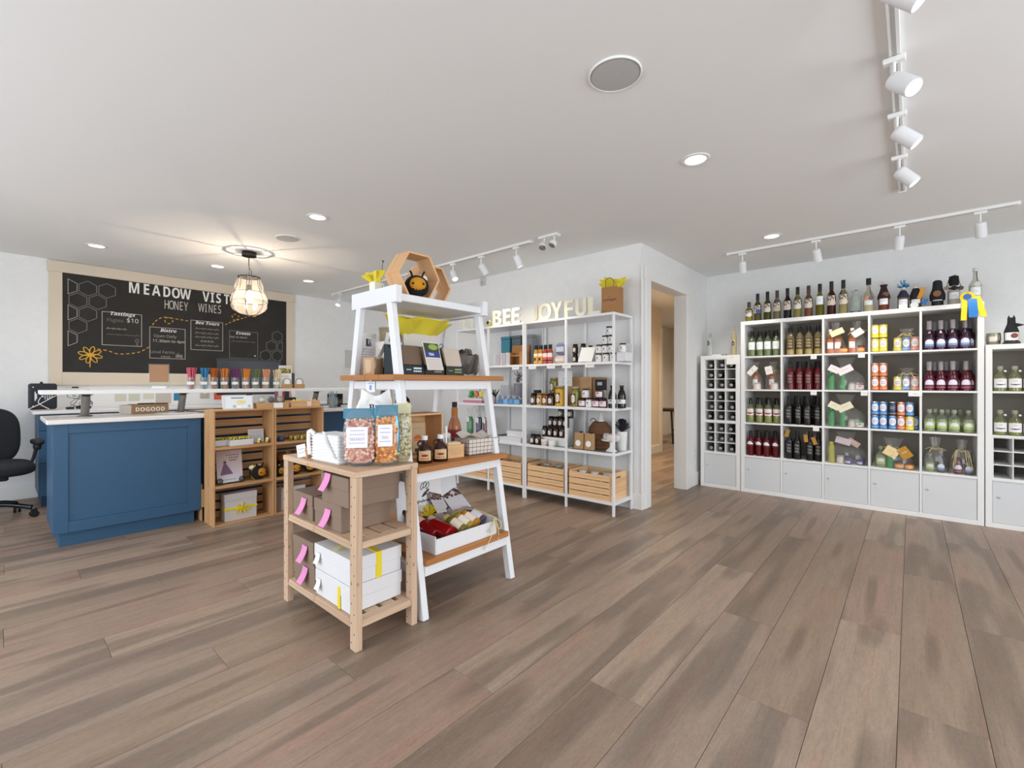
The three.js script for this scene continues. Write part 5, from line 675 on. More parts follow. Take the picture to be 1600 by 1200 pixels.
{ const t = thing('kraft_gift_bag', 'kraft paper gift bag with yellow tissue on top of the metal shelving', 'gift bag', [3.68, RL[4] + 0.0005, -2.03], 0.06);
  part(t, 'bag', bx(0.12, 0.245, 0.16, 0.004), mat('#a8794e', 0.85), [0, 0.1225, 0]); part(t, 'print', new THREE.PlaneGeometry(0.13, 0.09), printMat(160, 110, x => { x.fillStyle = '#a97b52'; x.fillRect(0, 0, 160, 110); txt(x, 'Cottages', 80, 56, 38, '#3b2a20', 'serif', 'italic bold'); txt(x, 'MADE', 80, 24, 14, '#4b372a'); }, 0.85), [-0.0606, 0.13, 0], [0, -Math.PI / 2, 0]);
  part(t, 'tissue', merge([0, 1, 2].map(k => at(sheet((u, v) => [(u - 0.5) * (0.14 + 0.12 * v), v * 0.085, 0.02 * Math.sin(u * 9 + k * 2) * (0.3 + v)], 12, 6), 0.02 * (k - 1), 0.235, 0, 0.1, -Math.PI / 2 + 0.3 * (k - 1), 0.25 * (k - 1)))), M.tissue); part(t, 'handle', tube([[-0.055, 0.24, -0.04], [-0.06, 0.3, -0.035], [-0.06, 0.325, 0], [-0.06, 0.3, 0.035], [-0.055, 0.24, 0.04]], 0.003, 20, 5), mat('#6f523a', 0.8)); }
{ const t = thing('small_bee_figure', 'tiny black and yellow figure beside the first standing letter', 'ornament', [3.56, RL[4], -3.47]); part(t, 'body', sph(0.022, 12, 10), mat('#d6c63a', 0.8), [0.0, 0.022, 0.01]); part(t, 'black_stripe', sph(0.02, 10, 8), M.black, [0, 0.045, -0.012]); part(t, 'wing', sph(0.016, 10, 8), M.paper, [0, 0.06, 0.015]); }
// slatted crates on the bottom level
function slatCrate(label, z0, z1) {
  const t = thing('slatted_crate', label, 'crate', [3.69, RL[0], (z0 + z1) / 2], 0, 'pale slatted crates under the jars'), w = z1 - z0, d = 0.32, h = 0.225;
  for (const s of [-1, 1]) { part(t, 'end_panel', bx(d - 0.02, h + 0.012, 0.014, 0.004), M.crateLight, [0, h / 2 + 0.006, s * (w / 2 - 0.007)]); part(t, 'hand_slot', bx(0.09, 0.022, 0.0148, 0.008), mat('#6b4a2c', 0.9), [0, h - 0.03, s * (w / 2 - 0.007)]); }
  for (let k = 0; k < 4; k++) for (const s of [-1, 1]) part(t, 'slat', bx(0.009, 0.05, w, 0.001), M.crateLight, [s * (d / 2 - 0.0045), 0.026 + k * 0.0575, 0]);
  for (let k = 0; k < 3; k++) part(t, 'base_slat', bx(0.09, 0.008, w - 0.03, 0.001), M.crateLight, [-0.1 + k * 0.1, 0.004, 0]);
  return t;
}
slatCrate('pale slatted crate at the right end of the bottom level of the metal shelving', -2.4, -1.975);
slatCrate('second pale slatted crate from the doorway on the metal shelving', -2.9, -2.46);
slatCrate('third pale slatted crate from the doorway, beside the ladder leg', -3.43, -2.985);
slatCrate('leftmost pale slatted crate seen under the display ladder', -3.92, -3.475);
[[-2.33, '#7a4d3a', 'reddish'], [-2.2, '#d9d4cc', 'white capped'], [-2.07, '#3a2f2b', 'dark']].forEach(([z, c, n]) => { const t = thing('crate_jar', `${n} jar in the rightmost slatted crate`, 'jar', [3.66, RL[0] + 0.009, z]); part(t, 'glass', lathe([[0, 0], [0.04, 0], [0.042, 0.16], [0.034, 0.19], [0, 0.19]], 18), mat(c, 0.3)); part(t, 'lid', cyl(0.036, 0.02, 18), M.white, [0, 0.2, 0]); });
[[-2.75, 'left'], [-2.6, 'right']].forEach(([z, n]) => { const t = thing('crate_jar', `${n} clear jar in the second slatted crate`, 'jar', [3.66, RL[0] + 0.009, z]); part(t, 'glass', lathe([[0, 0], [0.045, 0], [0.047, 0.18], [0.04, 0.21], [0, 0.21]], 18), M.glass); part(t, 'contents', cyl(0.038, 0.15, 16), mat('#c9bfae', 0.8), [0, 0.082, 0]); part(t, 'lid', cyl(0.041, 0.018, 18), mat('#b9b3aa', 0.4, { metalness: 0.5 }), [0, 0.219, 0]); });
// ---- jars
const hexLab = printMat(96, 96, x => { x.fillStyle = '#4a2c1c'; x.fillRect(0, 0, 96, 96); x.fillStyle = '#efe6dc'; x.beginPath(); for (let i = 0; i < 6; i++) { const a = Math.PI / 6 + i * Math.PI / 3; x.lineTo(48 + 44 * Math.cos(a), 48 + 44 * Math.sin(a)); } x.fill(); scribble(x, 24, 72, 40, '#b7a59a', 3, 5); scribble(x, 24, 72, 60, '#b7a59a', 3, 5); });
const whiteLab = printMat(96, 80, x => { x.fillStyle = '#efeeec'; x.fillRect(0, 0, 96, 80); x.fillStyle = '#3a3d44'; x.beginPath(); x.arc(48, 26, 11, 0, 7); x.fill(); scribble(x, 18, 78, 52, '#7a7d84', 3, 4); scribble(x, 18, 78, 66, '#9a9da4', 2, 3); });
const pinkLab = printMat(96, 80, x => { x.fillStyle = '#eee6ea'; x.fillRect(0, 0, 96, 80); x.fillStyle = '#c3526e'; x.fillRect(34, 12, 28, 22); scribble(x, 18, 78, 52, '#8a7a84', 3, 4); scribble(x, 18, 78, 66, '#9a9da4', 2, 3); });
const jar = (r, h, liq, lid, lab, opt = {}) => proto(g => {
  part(g, 'glass', lathe([[0, 0], [r * 0.94, 0], [r, h * 0.05], [r, h * 0.72], [r * 0.8, h * 0.84], [r * 0.78, h * 0.86], [0, h * 0.86]], 20), opt.clear ? glassy(liq, 0.5, 0.06) : mat(liq, 0.15));
  part(g, 'lid', lathe([[0, h], [r * 0.82, h], [r * 0.86, h * 0.985], [r * 0.86, h * 0.86], [0, h * 0.86]], 20), lid);
  if (lab) part(g, 'label', patch(r * 1.012, h * 0.14, h * 0.66, opt.arc || 1.5), lab, null, [0, -Math.PI / 2, 0]);
});
const J = {
  dark: jar(0.0305, 0.105, '#2b1a12', M.black, hexLab), amber: jar(0.0305, 0.105, '#8a4a18', mat('#7a5a40', 0.4), hexLab), gold: jar(0.0305, 0.105, '#c8922a', mat('#8a7a60', 0.4), hexLab),
  pickle: jar(0.05, 0.195, '#d9a51f', mat('#b5a58a', 0.35, { metalness: 0.4 }), hexLab, { arc: 1 }), green: jar(0.048, 0.185, '#7d7a2e', mat('#b5a58a', 0.35, { metalness: 0.4 }), hexLab, { arc: 1 }),
  white: jar(0.032, 0.078, '#d9d6d2', M.black, whiteLab, { arc: 2.4 }), pink: jar(0.036, 0.085, '#5a2a3a', M.black, pinkLab, { arc: 2.4 }), cream: jar(0.036, 0.07, '#d8d0cc', mat('#d9d5d0', 0.5), null),
};
const RX = 3.585;
// level 4, right bay: pyramid of black lidded jars
{
  const rows = [[0, [-2.125, -2.05, -1.975]], [1, [-2.12, -2.06, -2.0]], [2, [-2.06, -1.995]], [3, [-2.02]]];
  rows.forEach(([r, zs], ri) => zs.forEach((z, i) => put(J.white, 'black_lid_jar', `black lidded jar with white label, ${['lowest', 'second', 'third', 'top'][ri]} row, ${zs.length > 1 ? ORD[i] + ' from left, ' : ''}of the stacked jars`, 'jar', [RX + 0.02, RL[3] + r * 0.0785 + 0.0003, z], 0, 'stacked black lidded jars')));
  const t = thing('white_carton', 'low white carton carrying black lidded jars at the shelf end', 'box', [3.63, RL[3], -1.99 + 0.105]); part(t, 'carton', bx(0.12, 0.077, 0.09, 0.002), M.whiteCard, [0, 0.0385, 0]); part(t, 'flap', bx(0.01, 0.14, 0.09, 0.002), M.whiteCard, [0.07, 0.09, 0]);
  [-1.905, -1.965].slice(0, 1).forEach((z) => { put(J.white, 'black_lid_jar', 'black lidded jar standing on the low white carton', 'jar', [3.6, RL[3] + 0.0775, -1.885], 0, 'stacked black lidded jars'); });
  const c = thing('white_sign_card', 'blank white slanted card on the top right shelf', 'sign', [3.575, RL[3], -2.235], -Math.PI / 2); card(c, 'card', 0.15, 0.15, M.paper, [0, 0.073, 0], [-0.45, 0, 0.0]); part(c, 'strut', bx(0.05, 0.12, 0.002, 0.0004), M.paper, [0, 0.058, -0.045], [0.35, 0, 0]);
}
{ // dark snack bags and bottles
  const cap = M.black, lab = printMat(64, 90, x => { x.fillStyle = '#e9b85a'; x.fillRect(0, 0, 64, 90); x.fillStyle = '#f4ece0'; x.fillRect(0, 0, 64, 26); x.fillStyle = '#3a2a1a'; x.beginPath(); x.ellipse(32, 56, 12, 16, 0.5, 0, 7); x.fill(); x.fillRect(6, 72, 52, 4); });
  const lab2 = printMat(64, 90, x => { x.fillStyle = '#d95f4a'; x.fillRect(0, 0, 64, 90); x.fillStyle = '#f4e6e4'; x.fillRect(0, 0, 64, 40); x.fillStyle = '#3a2a4a'; x.fillRect(6, 66, 52, 14); });
  [lab, lab, lab2, lab2].forEach((m, i) => { const t = thing('sauce_bottle', `black capped sauce bottle with ${i < 2 ? 'yellow bee' : 'orange red'} label, ${ORD[i]} from left on the shelf`, 'bottle', [RX, RL[3] + 0.0003, -2.83 + i * 0.058], 0, 'black capped sauce bottles'); part(t, 'bottle', lathe([[0, 0], [0.026, 0], [0.027, 0.01], [0.027, 0.11], [0.018, 0.145], [0.014, 0.15], [0, 0.15]], 18), mat(i < 2 ? '#c98a2c' : '#a8442c', 0.25)); part(t, 'label', patch(0.0275, 0.015, 0.105, 3), m, null, [0, -Math.PI / 2, 0]); part(t, 'cap', lathe([[0, 0.19], [0.018, 0.188], [0.019, 0.148], [0, 0.148]], 16), cap); });
  const bag = (name, label, z, c1, c2, w, h, y = 0) => { const t = thing(name, label, 'bag', [RX + 0.02, RL[3] + y, z], -Math.PI / 2); part(t, 'bag', (() => { const g = new THREE.SphereGeometry(1, 16, 12), p = g.attributes.position; for (let i = 0; i < p.count; i++) { const s = q => Math.sign(q) * Math.pow(Math.abs(q), 0.5), v = (p.getY(i) + 1) / 2; p.setXYZ(i, s(p.getX(i)) * w / 2, v * h, s(p.getZ(i)) * 0.03 * (1 - 0.5 * v)); } g.computeVertexNormals(); return g; })(), mat(c1, 0.35)); part(t, 'label', bx(w * 0.7, h * 0.4, 0.002, 0.0005), mat(c2, 0.6), [0, h * 0.45, 0.03]); };
  bag('snack_bag', 'blue and white crinkled snack bag lying uppermost beside the sauce bottles', -2.535, '#7c86a6', '#cfd3df', 0.13, 0.12, 0.082); bag('snack_bag', 'cream and pink snack bag under the blue one', -2.54, '#d9c0b4', '#e9dcd2', 0.14, 0.08);
  for (let i = 0; i < 4; i++) for (let j = 0; j < 2; j++) put(J.dark, 'hex_label_jar', `dark jar with pale label, ${ORD[i]} from left, ${j ? 'upper' : 'lower'} row beside the blank slanted card`, 'jar', [RX + 0.06 + (i % 2) * 0.055, RL[3] + 0.0003 + j * 0.0905, -2.405 + i * 0.045], 0, 'dark jars beside the blank card', i % 2 ? 0.7 : 0.86);
}
// level 3 (0.938)
[['dark', -2.86], ['gold', -2.785], ['amber', -2.712], ['dark', -2.642]].forEach(([k, z], i) => put(J[k], 'hex_label_jar', `${['dark', 'golden', 'amber', 'second dark'][i]} jar with hexagon label in the row of four, ${ORD[i]} from left`, 'jar', [RX, RL[2] + 0.0003, z], 0, 'row of four hexagon label jars', 1.15));
put(J.pickle, 'preserve_jar', 'large jar of bright yellow preserves with hexagon label', 'jar', [RX + 0.01, RL[2] + 0.0003, -2.545], 0); put(J.green, 'preserve_jar', 'large jar of olive green pickles behind the white post', 'jar', [RX + 0.015, RL[2] + 0.0003, -2.372], 0);
put(J.green, 'preserve_jar', 'olive preserve jar raised at the back behind the row of four', 'jar', [3.7, RL[2] + 0.1203, -2.7], 0, null, 0.85);
{ const t = thing('wooden_riser', 'upright wooden box behind the preserve jars', 'box', [3.79, RL[2], -2.53]); part(t, 'back_board', bx(0.012, 0.28, 0.46, 0.002), M.birch, [0.03, 0.14, 0]); part(t, 'step', bx(0.13, 0.12, 0.2, 0.003), M.birch, [-0.06, 0.06, -0.17]); part(t, 'side_board', bx(0.06, 0.28, 0.012, 0.002), M.birch, [0, 0.14, 0.226]); part(t, 'side_board', bx(0.06, 0.28, 0.012, 0.002), M.birch, [0, 0.14, -0.226]); }
{ const t = thing('framed_notice', 'white printed notice standing above the yellow preserves', 'sign', [3.7, RL[2] + 0.19, -2.56], -Math.PI / 2); card(t, 'notice', 0.165, 0.15, printMat(132, 120, x => { x.fillStyle = '#e9eaec'; x.fillRect(0, 0, 132, 120); txt(x, '❦', 66, 30, 26, '#9ba0a6'); txt(x, 'LOCAL', 66, 62, 16, '#7d8288'); scribble(x, 24, 108, 84, '#a5aab0', 2, 3); scribble(x, 34, 98, 98, '#a5aab0', 2, 3); }), [0, 0.075, 0]); part(t, 'stand', bx(0.05, 0.19, 0.01, 0.002), M.glass, [0, -0.095, -0.006]); }
{ const t = thing('kraft_sack', 'brown kraft sack behind the small stacked jars', 'bag', [3.79, RL[2], -2.225], 0); part(t, 'sack', bx(0.06, 0.27, 0.13, 0.01), mat('#a98660', 0.85), [0, 0.135, 0]); part(t, 'folded_top', bx(0.064, 0.03, 0.134, 0.006), mat('#9a7752', 0.85), [0, 0.26, 0]); }
const stack3 = [['pink', -2.286, 0, 'first'], ['white', -2.213, 0, 'second'], ['pink', -2.14, 0, 'third'], ['pink', -2.067, 0, 'fourth'], ['white', -2.25, 1, 'left'], ['pink', -2.105, 1, 'right']];
stack3.forEach(([k, z, up, n]) => put(J[k], 'jam_jar', up ? `${n} of the two jam jars standing on the low jam row` : `${n} jam jar from left in the low row of jams`, 'jar', [RX, RL[2] + 0.0003 + up * 0.0855, z], 0, 'jam jars on the shelf', k === 'white' ? 1.06 : 1));
{ const t = thing('silver_pouch', 'black and silver pouch standing behind the jam jars', 'pouch', [3.7, RL[2], -2.16], -Math.PI / 2); part(t, 'pouch', bx(0.1, 0.26, 0.04, 0.012), mat('#c3c4c8', 0.3, { metalness: 0.4 }), [0, 0.13, 0]); part(t, 'black_band', bx(0.1005, 0.1, 0.041, 0.002), M.black, [0, 0.205, 0]); scrib(t); function scrib(p) { part(p, 'emblem', bx(0.05, 0.03, 0.043, 0.001), mat('#b9bcc0', 0.5), [0, 0.215, 0]); } }
{ const b = proto(g => { part(g, 'bottle', lathe([[0, 0], [0.034, 0], [0.036, 0.01], [0.036, 0.11], [0.024, 0.15], [0.016, 0.165], [0.016, 0.18], [0, 0.18]], 20), mat('#17100f', 0.12)); part(g, 'cap', cyl(0.019, 0.02, 16), M.darkSteel, [0, 0.19, 0]); part(g, 'label', patch(0.0365, 0.04, 0.075, 3), whiteLab, null, [0, -Math.PI / 2, 0]); });
  [[-1.985, 3.6, 'left'], [-1.91, 3.63, 'right']].forEach(([z, x, n]) => put(b, 'syrup_bottle', `dark bottle with white band label at the shelf end, ${n} one`, 'bottle', [x, RL[2] + 0.0003, z], 0, 'dark bottles at the shelf end')); }
{ const t = thing('blue_jar', 'dark lidded jar beside the shelf post at the left of the row of four', 'jar', [3.68, RL[2], -2.89]); part(t, 'glass', lathe([[0, 0], [0.042, 0], [0.043, 0.12], [0, 0.12]], 18), mat('#3a3436', 0.25)); part(t, 'lid', cyl(0.04, 0.03, 18), M.black, [0, 0.135, 0]); }
// level 2 (0.545)
{ const rows = [[0, [-2.86, -2.795], 0], [1, [-2.77, -2.7, -2.63, -2.56], 0.03], [2, [-2.74, -2.68, -2.62, -2.56], 0.06], [3, [-2.66, -2.545], 0.08]];
  const r = thing('step_riser', 'white stepped riser carrying the pyramid of dark jars', 'riser', [3.66, RL[1], -2.65]); part(r, 'step', bx(0.065, 0.08, 0.3, 0.003), M.white, [-0.01, 0.04, 0]); part(r, 'step', bx(0.06, 0.175, 0.28, 0.003), M.white, [0.0535, 0.0875, 0]); part(r, 'step', bx(0.055, 0.265, 0.24, 0.003), M.white, [0.112, 0.1325, 0]);
  rows.forEach(([k, zs, dx], ri) => zs.forEach((z, i) => put(J.dark, 'hex_label_jar', `dark honey jar, ${ORD[i]} from left in the ${['lowest', 'second', 'third', 'top'][ri]} row of the jar pyramid`, 'jar', [[3.57, 3.65, 3.7135, 3.772][ri], RL[1] + [0.0003, 0.0803, 0.1753, 0.2653][ri], z], 0, 'pyramid of dark honey jars', 0.98))); }
[[-2.71, '#d9c3bd', 'left'], [-2.62, '#e9e6e3', 'right']].forEach(([z, c, n]) => { const t = thing('white_pot', `low white lidded pot in front of the jar pyramid, ${n} one`, 'pot', [3.565, RL[1], z]); part(t, 'pot', lathe([[0, 0], [0.034, 0], [0.036, 0.045], [0, 0.045]], 20), mat(c, 0.5)); part(t, 'lid', cyl(0.037, 0.014, 20), M.white, [0, 0.052, 0]); });
{ const t = thing('glass_bowl', 'clear glass bowl of white blossoms beside the post', 'bowl', [3.67, RL[1], -2.365]); part(t, 'bowl', lathe([[0, 0.003], [0.045, 0.004], [0.062, 0.05], [0.055, 0.085], [0.058, 0.086], [0.066, 0.05], [0.048, 0], [0, 0]], 24), M.glass); const g = []; for (let i = 0; i < 16; i++) g.push(at(sph(0.013, 7, 5), rr(-0.035, 0.035), rr(0.04, 0.11), rr(-0.035, 0.035))); part(t, 'blossoms', merge(g), mat('#e3e3da', 0.8)); }
[[-2.31, 'left'], [-2.2, 'right']].forEach(([z, n]) => { const t = thing('kraft_pouch', `kraft stand-up pouch with white round label, ${n} one`, 'pouch', [3.57, RL[1], z], -Math.PI / 2, 'kraft stand-up pouches'); part(t, 'pouch', bx(0.1, 0.155, 0.04, 0.01), mat('#b08d63', 0.85), [0, 0.078, 0], [-0.05, 0, 0]); part(t, 'label', cyl(0.028, 0.002, 20), M.paper, [0, 0.06, 0.024], [Math.PI / 2 - 0.05, 0, 0]); part(t, 'cap_spout', cyl(0.016, 0.012, 14), M.black, [0.02, 0.162, 0]); });
{ const t = thing('beehive_basket', 'brown woven dome basket with white cone behind the kraft pouches', 'basket', [3.75, RL[1], -2.2]); part(t, 'dome', lathe([[0.11, 0], [0.115, 0.12], [0.1, 0.2], [0.06, 0.25], [0, 0.265]], 26), mat('#6b4a30', 0.95)); for (let i = 0; i < 6; i++) part(t, 'coil', at(new THREE.TorusGeometry([0.112, 0.115, 0.115, 0.109, 0.094, 0.07][i], 0.006, 6, 30), 0, 0.02 + i * 0.043, 0, Math.PI / 2), mat('#7d5a3c', 0.95)); part(t, 'white_cone', new THREE.ConeGeometry(0.032, 0.11, 14), mat('#d9d5d2', 0.8), [-0.02, 0.31, 0.02]); part(t, 'handle', at(new THREE.TorusGeometry(0.03, 0.005, 6, 18, Math.PI), -0.02, 0.25, -0.06, 0, Math.PI / 2), mat('#9a7a58', 0.9)); }
{ const t = thing('cake_stand', 'white cake stand of little jars at the shelf end', 'cake stand', [3.625, RL[1], -2.01]); part(t, 'plate', lathe([[0, 0.095], [0.082, 0.098], [0.088, 0.104], [0.088, 0.108], [0, 0.104]], 30), M.white); part(t, 'foot', lathe([[0, 0], [0.05, 0], [0.045, 0.012], [0.016, 0.04], [0.016, 0.08], [0.03, 0.096], [0, 0.096]], 22), M.white); }
[[-2.06, -0.01, 'first'], [-2.005, -0.05, 'second'], [-1.955, 0.0, 'third']].forEach(([z, dx, n], i) => put(J.cream, 'salt_jar', `${n} little jar from left on the white cake stand`, 'jar', [3.63 + dx, RL[1] + 0.109, z], 0, 'little jars on the cake stand', 0.75));
{ const t = thing('dark_plant', 'dark dried lavender bunch in a white pot behind the cake stand', 'plant', [3.785, RL[1], -1.99]); part(t, 'pot', lathe([[0, 0], [0.04, 0], [0.05, 0.17], [0.045, 0.17], [0, 0.16]], 18), M.white); const g = []; for (let i = 0; i < 70; i++) { const a = rnd() * 6.28, b = rr(0.3, 1.4); g.push(bar2([0, 0.165, 0], [0.075 * Math.cos(a) * Math.cos(b), 0.18 + 0.11 * Math.sin(b), 0.075 * Math.sin(a) * Math.cos(b)], 0.005, 0.005, 0.001)); } part(t, 'lavender', merge(g), mat('#2c2a33', 0.95)); }
// left bays, partly behind the ladder
{ const t = thing('kraft_house_box', 'brown kraft house-shaped display of small tins', 'display box', [3.66, RL[3], -3.15], -Math.PI / 2); part(t, 'back', bx(0.24, 0.22, 0.01, 0.002), mat('#b3814c', 0.8), [0, 0.11, -0.06]); for (const x of [-0.1, 0.1]) part(t, 'side', bx(0.05, 0.14, 0.11, 0.003), mat('#b3814c', 0.8), [x, 0.07, 0]); part(t, 'shelf', bx(0.15, 0.01, 0.1, 0.001), mat('#c59562', 0.8), [0, 0.1, 0]); }
for (let i = 0; i < 5; i++) { const t = thing('candle_tin', `slim white striped box, ${ORD[i]} from left before the kraft display`, 'box', [3.56, RL[3], -3.36 + i * 0.043], 0, 'slim striped boxes'); part(t, 'box', bx(0.03, 0.13, 0.03, 0.002), i % 2 ? mat('#d9d2d8', 0.6) : M.whiteCard, [0, 0.065, 0]); part(t, 'stripe', bx(0.0305, 0.13, 0.006, 0.0005), mat('#7a5260', 0.6), [0, 0.065, 0.004]); }
[[-3.4, '#3f8aa0', 'teal'], [-3.24, '#5a6a72', 'slate'], [-3.08, '#8a8f92', 'grey patterned']].forEach(([z, c, n]) => { const t = thing('gift_tin', `${n} gift tin at the back of the upper left shelf`, 'tin', [3.79, RL[3], z]); part(t, 'tin', bx(0.09, 0.3, 0.13, 0.006), mat(c, 0.5), [0, 0.15, 0]); part(t, 'lid', bx(0.095, 0.03, 0.135, 0.004), mat(c, 0.4), [0, 0.315, 0]); });
{ const t = thing('wire_birdcage', 'white wire stand on the middle left shelf', 'wire stand', [3.66, RL[2], -3.37]); const g = []; for (let i = 0; i <= 8; i++) { g.push(bar2([0, 0.002, -0.1 + i * 0.025], [0.03, 0.24, -0.06 + i * 0.015], 0.003, 0.003, 0.0004)); const y = 0.02 + i * 0.026, k = 1 - 0.4 * y / 0.24; g.push(at(bx(0.003, 0.003, 0.2 * k, 0.0004), 0.03 * y / 0.24, y, 0)); } part(t, 'wire', merge(g), M.metalWhite); part(t, 'backing', bx(0.004, 0.2, 0.15, 0.001), mat('#bcbac0', 0.6), [0.06, 0.1, 0]); }
{ const t = thing('silver_ornament', 'silver starburst ornament on a speckled post', 'ornament', [3.7, RL[2], -3.17]); part(t, 'post', cyl(0.045, 0.22, 18), mat('#8c8890', 0.7), [0, 0.11, 0]); const g = []; for (let i = 0; i < 40; i++) { const a = rnd() * 6.28, b = rr(-1.4, 1.4); g.push(bar2([0, 0.29, 0], [0.065 * Math.cos(a) * Math.cos(b), 0.29 + 0.065 * Math.sin(b), 0.065 * Math.sin(a) * Math.cos(b)], 0.006, 0.006, 0.001)); } part(t, 'starburst', merge(g), mat('#a9a5a4', 0.25, { metalness: 0.8 })); }
for (let i = 0; i < 4; i++) { const t = thing('blue_soap', `pale blue wrapped soap, ${ORD[i]} from left on the middle left shelf`, 'soap', [3.575, RL[2], -3.3 + i * 0.075], 0.1 * i, 'pale blue wrapped soaps'); part(t, 'bar', bx(0.05, 0.05, 0.07, 0.008), mat(['#4f86b8', '#7fb0d6', '#5a92c4', '#6ea4cf'][i], 0.5), [0, 0.025, 0]); part(t, 'wrap', sheet((u, v) => [(v - 0.5) * 0.05, 0.05 + 0.05 * Math.sin(u * 3.1) * (1 - 0.3 * v), (u - 0.5) * 0.075], 6, 6), mat('#dfe9f3', 0.5)); }
{ const t = thing('black_twig', 'black twig ornament before the white wire stand', 'ornament', [3.545, RL[2], -3.36]); const g = []; for (let i = 0; i < 10; i++) g.push(bar2([0, 0.07, 0], [rr(-0.02, 0.02), 0.1 + rr(0, 0.06), rr(-0.06, 0.06)], 0.008, 0.006, 0.001)); g.push(bar2([0, 0, 0], [0, 0.08, 0], 0.008, 0.008, 0.001), at(bx(0.04, 0.006, 0.05, 0.001), 0, 0.003, 0)); part(t, 'twig', merge(g), M.black); }
[['upper', 0.052, -3.11, 0.06, 0.24, 0.16], ['lower', 0, -3.17, 0.05, 0.36, 0.26]].forEach(([n, y, z, h, w, d]) => { const t = thing('white_flat_box', `${n} flat white box on the lower shelf behind the ladder leg`, 'box', [3.66, RL[1] + y + 0.0003, z]); lidBox(t, d, h, w, M.whiteCard, 0.5); });
{ const t = thing('dark_tray', 'thin dark tray lying on the flat white box', 'tray', [3.62, RL[1] + 0.0505, -3.31]); part(t, 'tray', bx(0.14, 0.01, 0.08, 0.002), mat('#3a4250', 0.4), [0, 0.005, 0]); }
{ const t = thing('small_ink_bottle', 'small black bottle with white label left of the flat white boxes', 'bottle', [3.58, RL[1], -3.405]); part(t, 'bottle', lathe([[0, 0], [0.024, 0], [0.026, 0.07], [0.01, 0.085], [0, 0.085]], 16), mat('#241f22', 0.2)); part(t, 'cap', cyl(0.01, 0.03, 12), M.black, [0, 0.1, 0]); part(t, 'label', patch(0.0262, 0.006, 0.035, 3), M.paper, null, [0, -Math.PI / 2, 0]); }
[[-3.83, '#2f8a4a', 'green'], [-3.68, '#2c2f5e', 'dark blue'], [-3.57, '#7a3a52', 'wine red']].forEach(([z, c, n]) => { const t = thing('beaded_bottle', `${n} bottle in clear gift wrap seen through the display ladder`, 'bottle', [3.62, RL[1], z]); part(t, 'bottle', lathe([[0, 0], [0.034, 0], [0.036, 0.19], [0.02, 0.23], [0, 0.23]], 18), mat(c, 0.3)); part(t, 'cellophane', lathe([[0.042, 0.002], [0.048, 0.18], [0.016, 0.26], [0.05, 0.33]], 14), M.cello); part(t, 'white_tag', bx(0.002, 0.06, 0.05, 0.0004), M.paper, [-0.05, 0.2, 0.01], [0.3, 0, 0.2]); });
{ const t = thing('pink_fudge_tray', 'pink striped tray of treats seen through the display ladder', 'tray', [3.62, RL[2], -3.72]); part(t, 'tray', bx(0.16, 0.05, 0.3, 0.004), mat('#c9849a', 0.6), [0, 0.025, 0]); part(t, 'white_band', bx(0.165, 0.02, 0.305, 0.002), mat('#efe0e4', 0.6), [0, 0.04, 0]); }
[[-3.8, '#4aa85a', 'green'], [-3.72, '#e8927a', 'coral'], [-3.64, '#e9d76a', 'yellow']].forEach(([z, c, n]) => { const t = thing('tissue_flower', `${n} tissue flower standing in the pink striped tray`, 'flower', [3.62, RL[2] + 0.0505, z]); const g = []; for (let i = 0; i < 9; i++) g.push(at(sph(0.02, 7, 5), rr(-0.025, 0.025), rr(0.02, 0.075), rr(-0.025, 0.025))); part(t, 'petals', merge(g), mat(c, 0.9)); part(t, 'stem', cyl(0.004, 0.04, 6), mat('#5a8a4a', 0.8), [0, 0.02, 0]); });
// price strips on the shelf edges
[[RL[3], -2.83], [RL[3], -2.6], [RL[3], -2.42], [RL[3], -2.17], [RL[3], -3.05]].forEach(([y, z], i) => { const t = thing('shelf_price_card', `white price card on the upper shelf edge, ${i === 4 ? 'left of the double post' : ORD[i] + ' right of the double post'}`, 'price card', [3.5185, y - 0.03, z], -Math.PI / 2, 'price cards on the metal shelving'); part(t, 'card', bx(0.095, 0.04, 0.0016, 0.0003), M.paper); part(t, 'print', bx(0.06, 0.004, 0.0019, 0.0003), mat('#b8bac2', 0.7), [0, 0.004, 0]); });
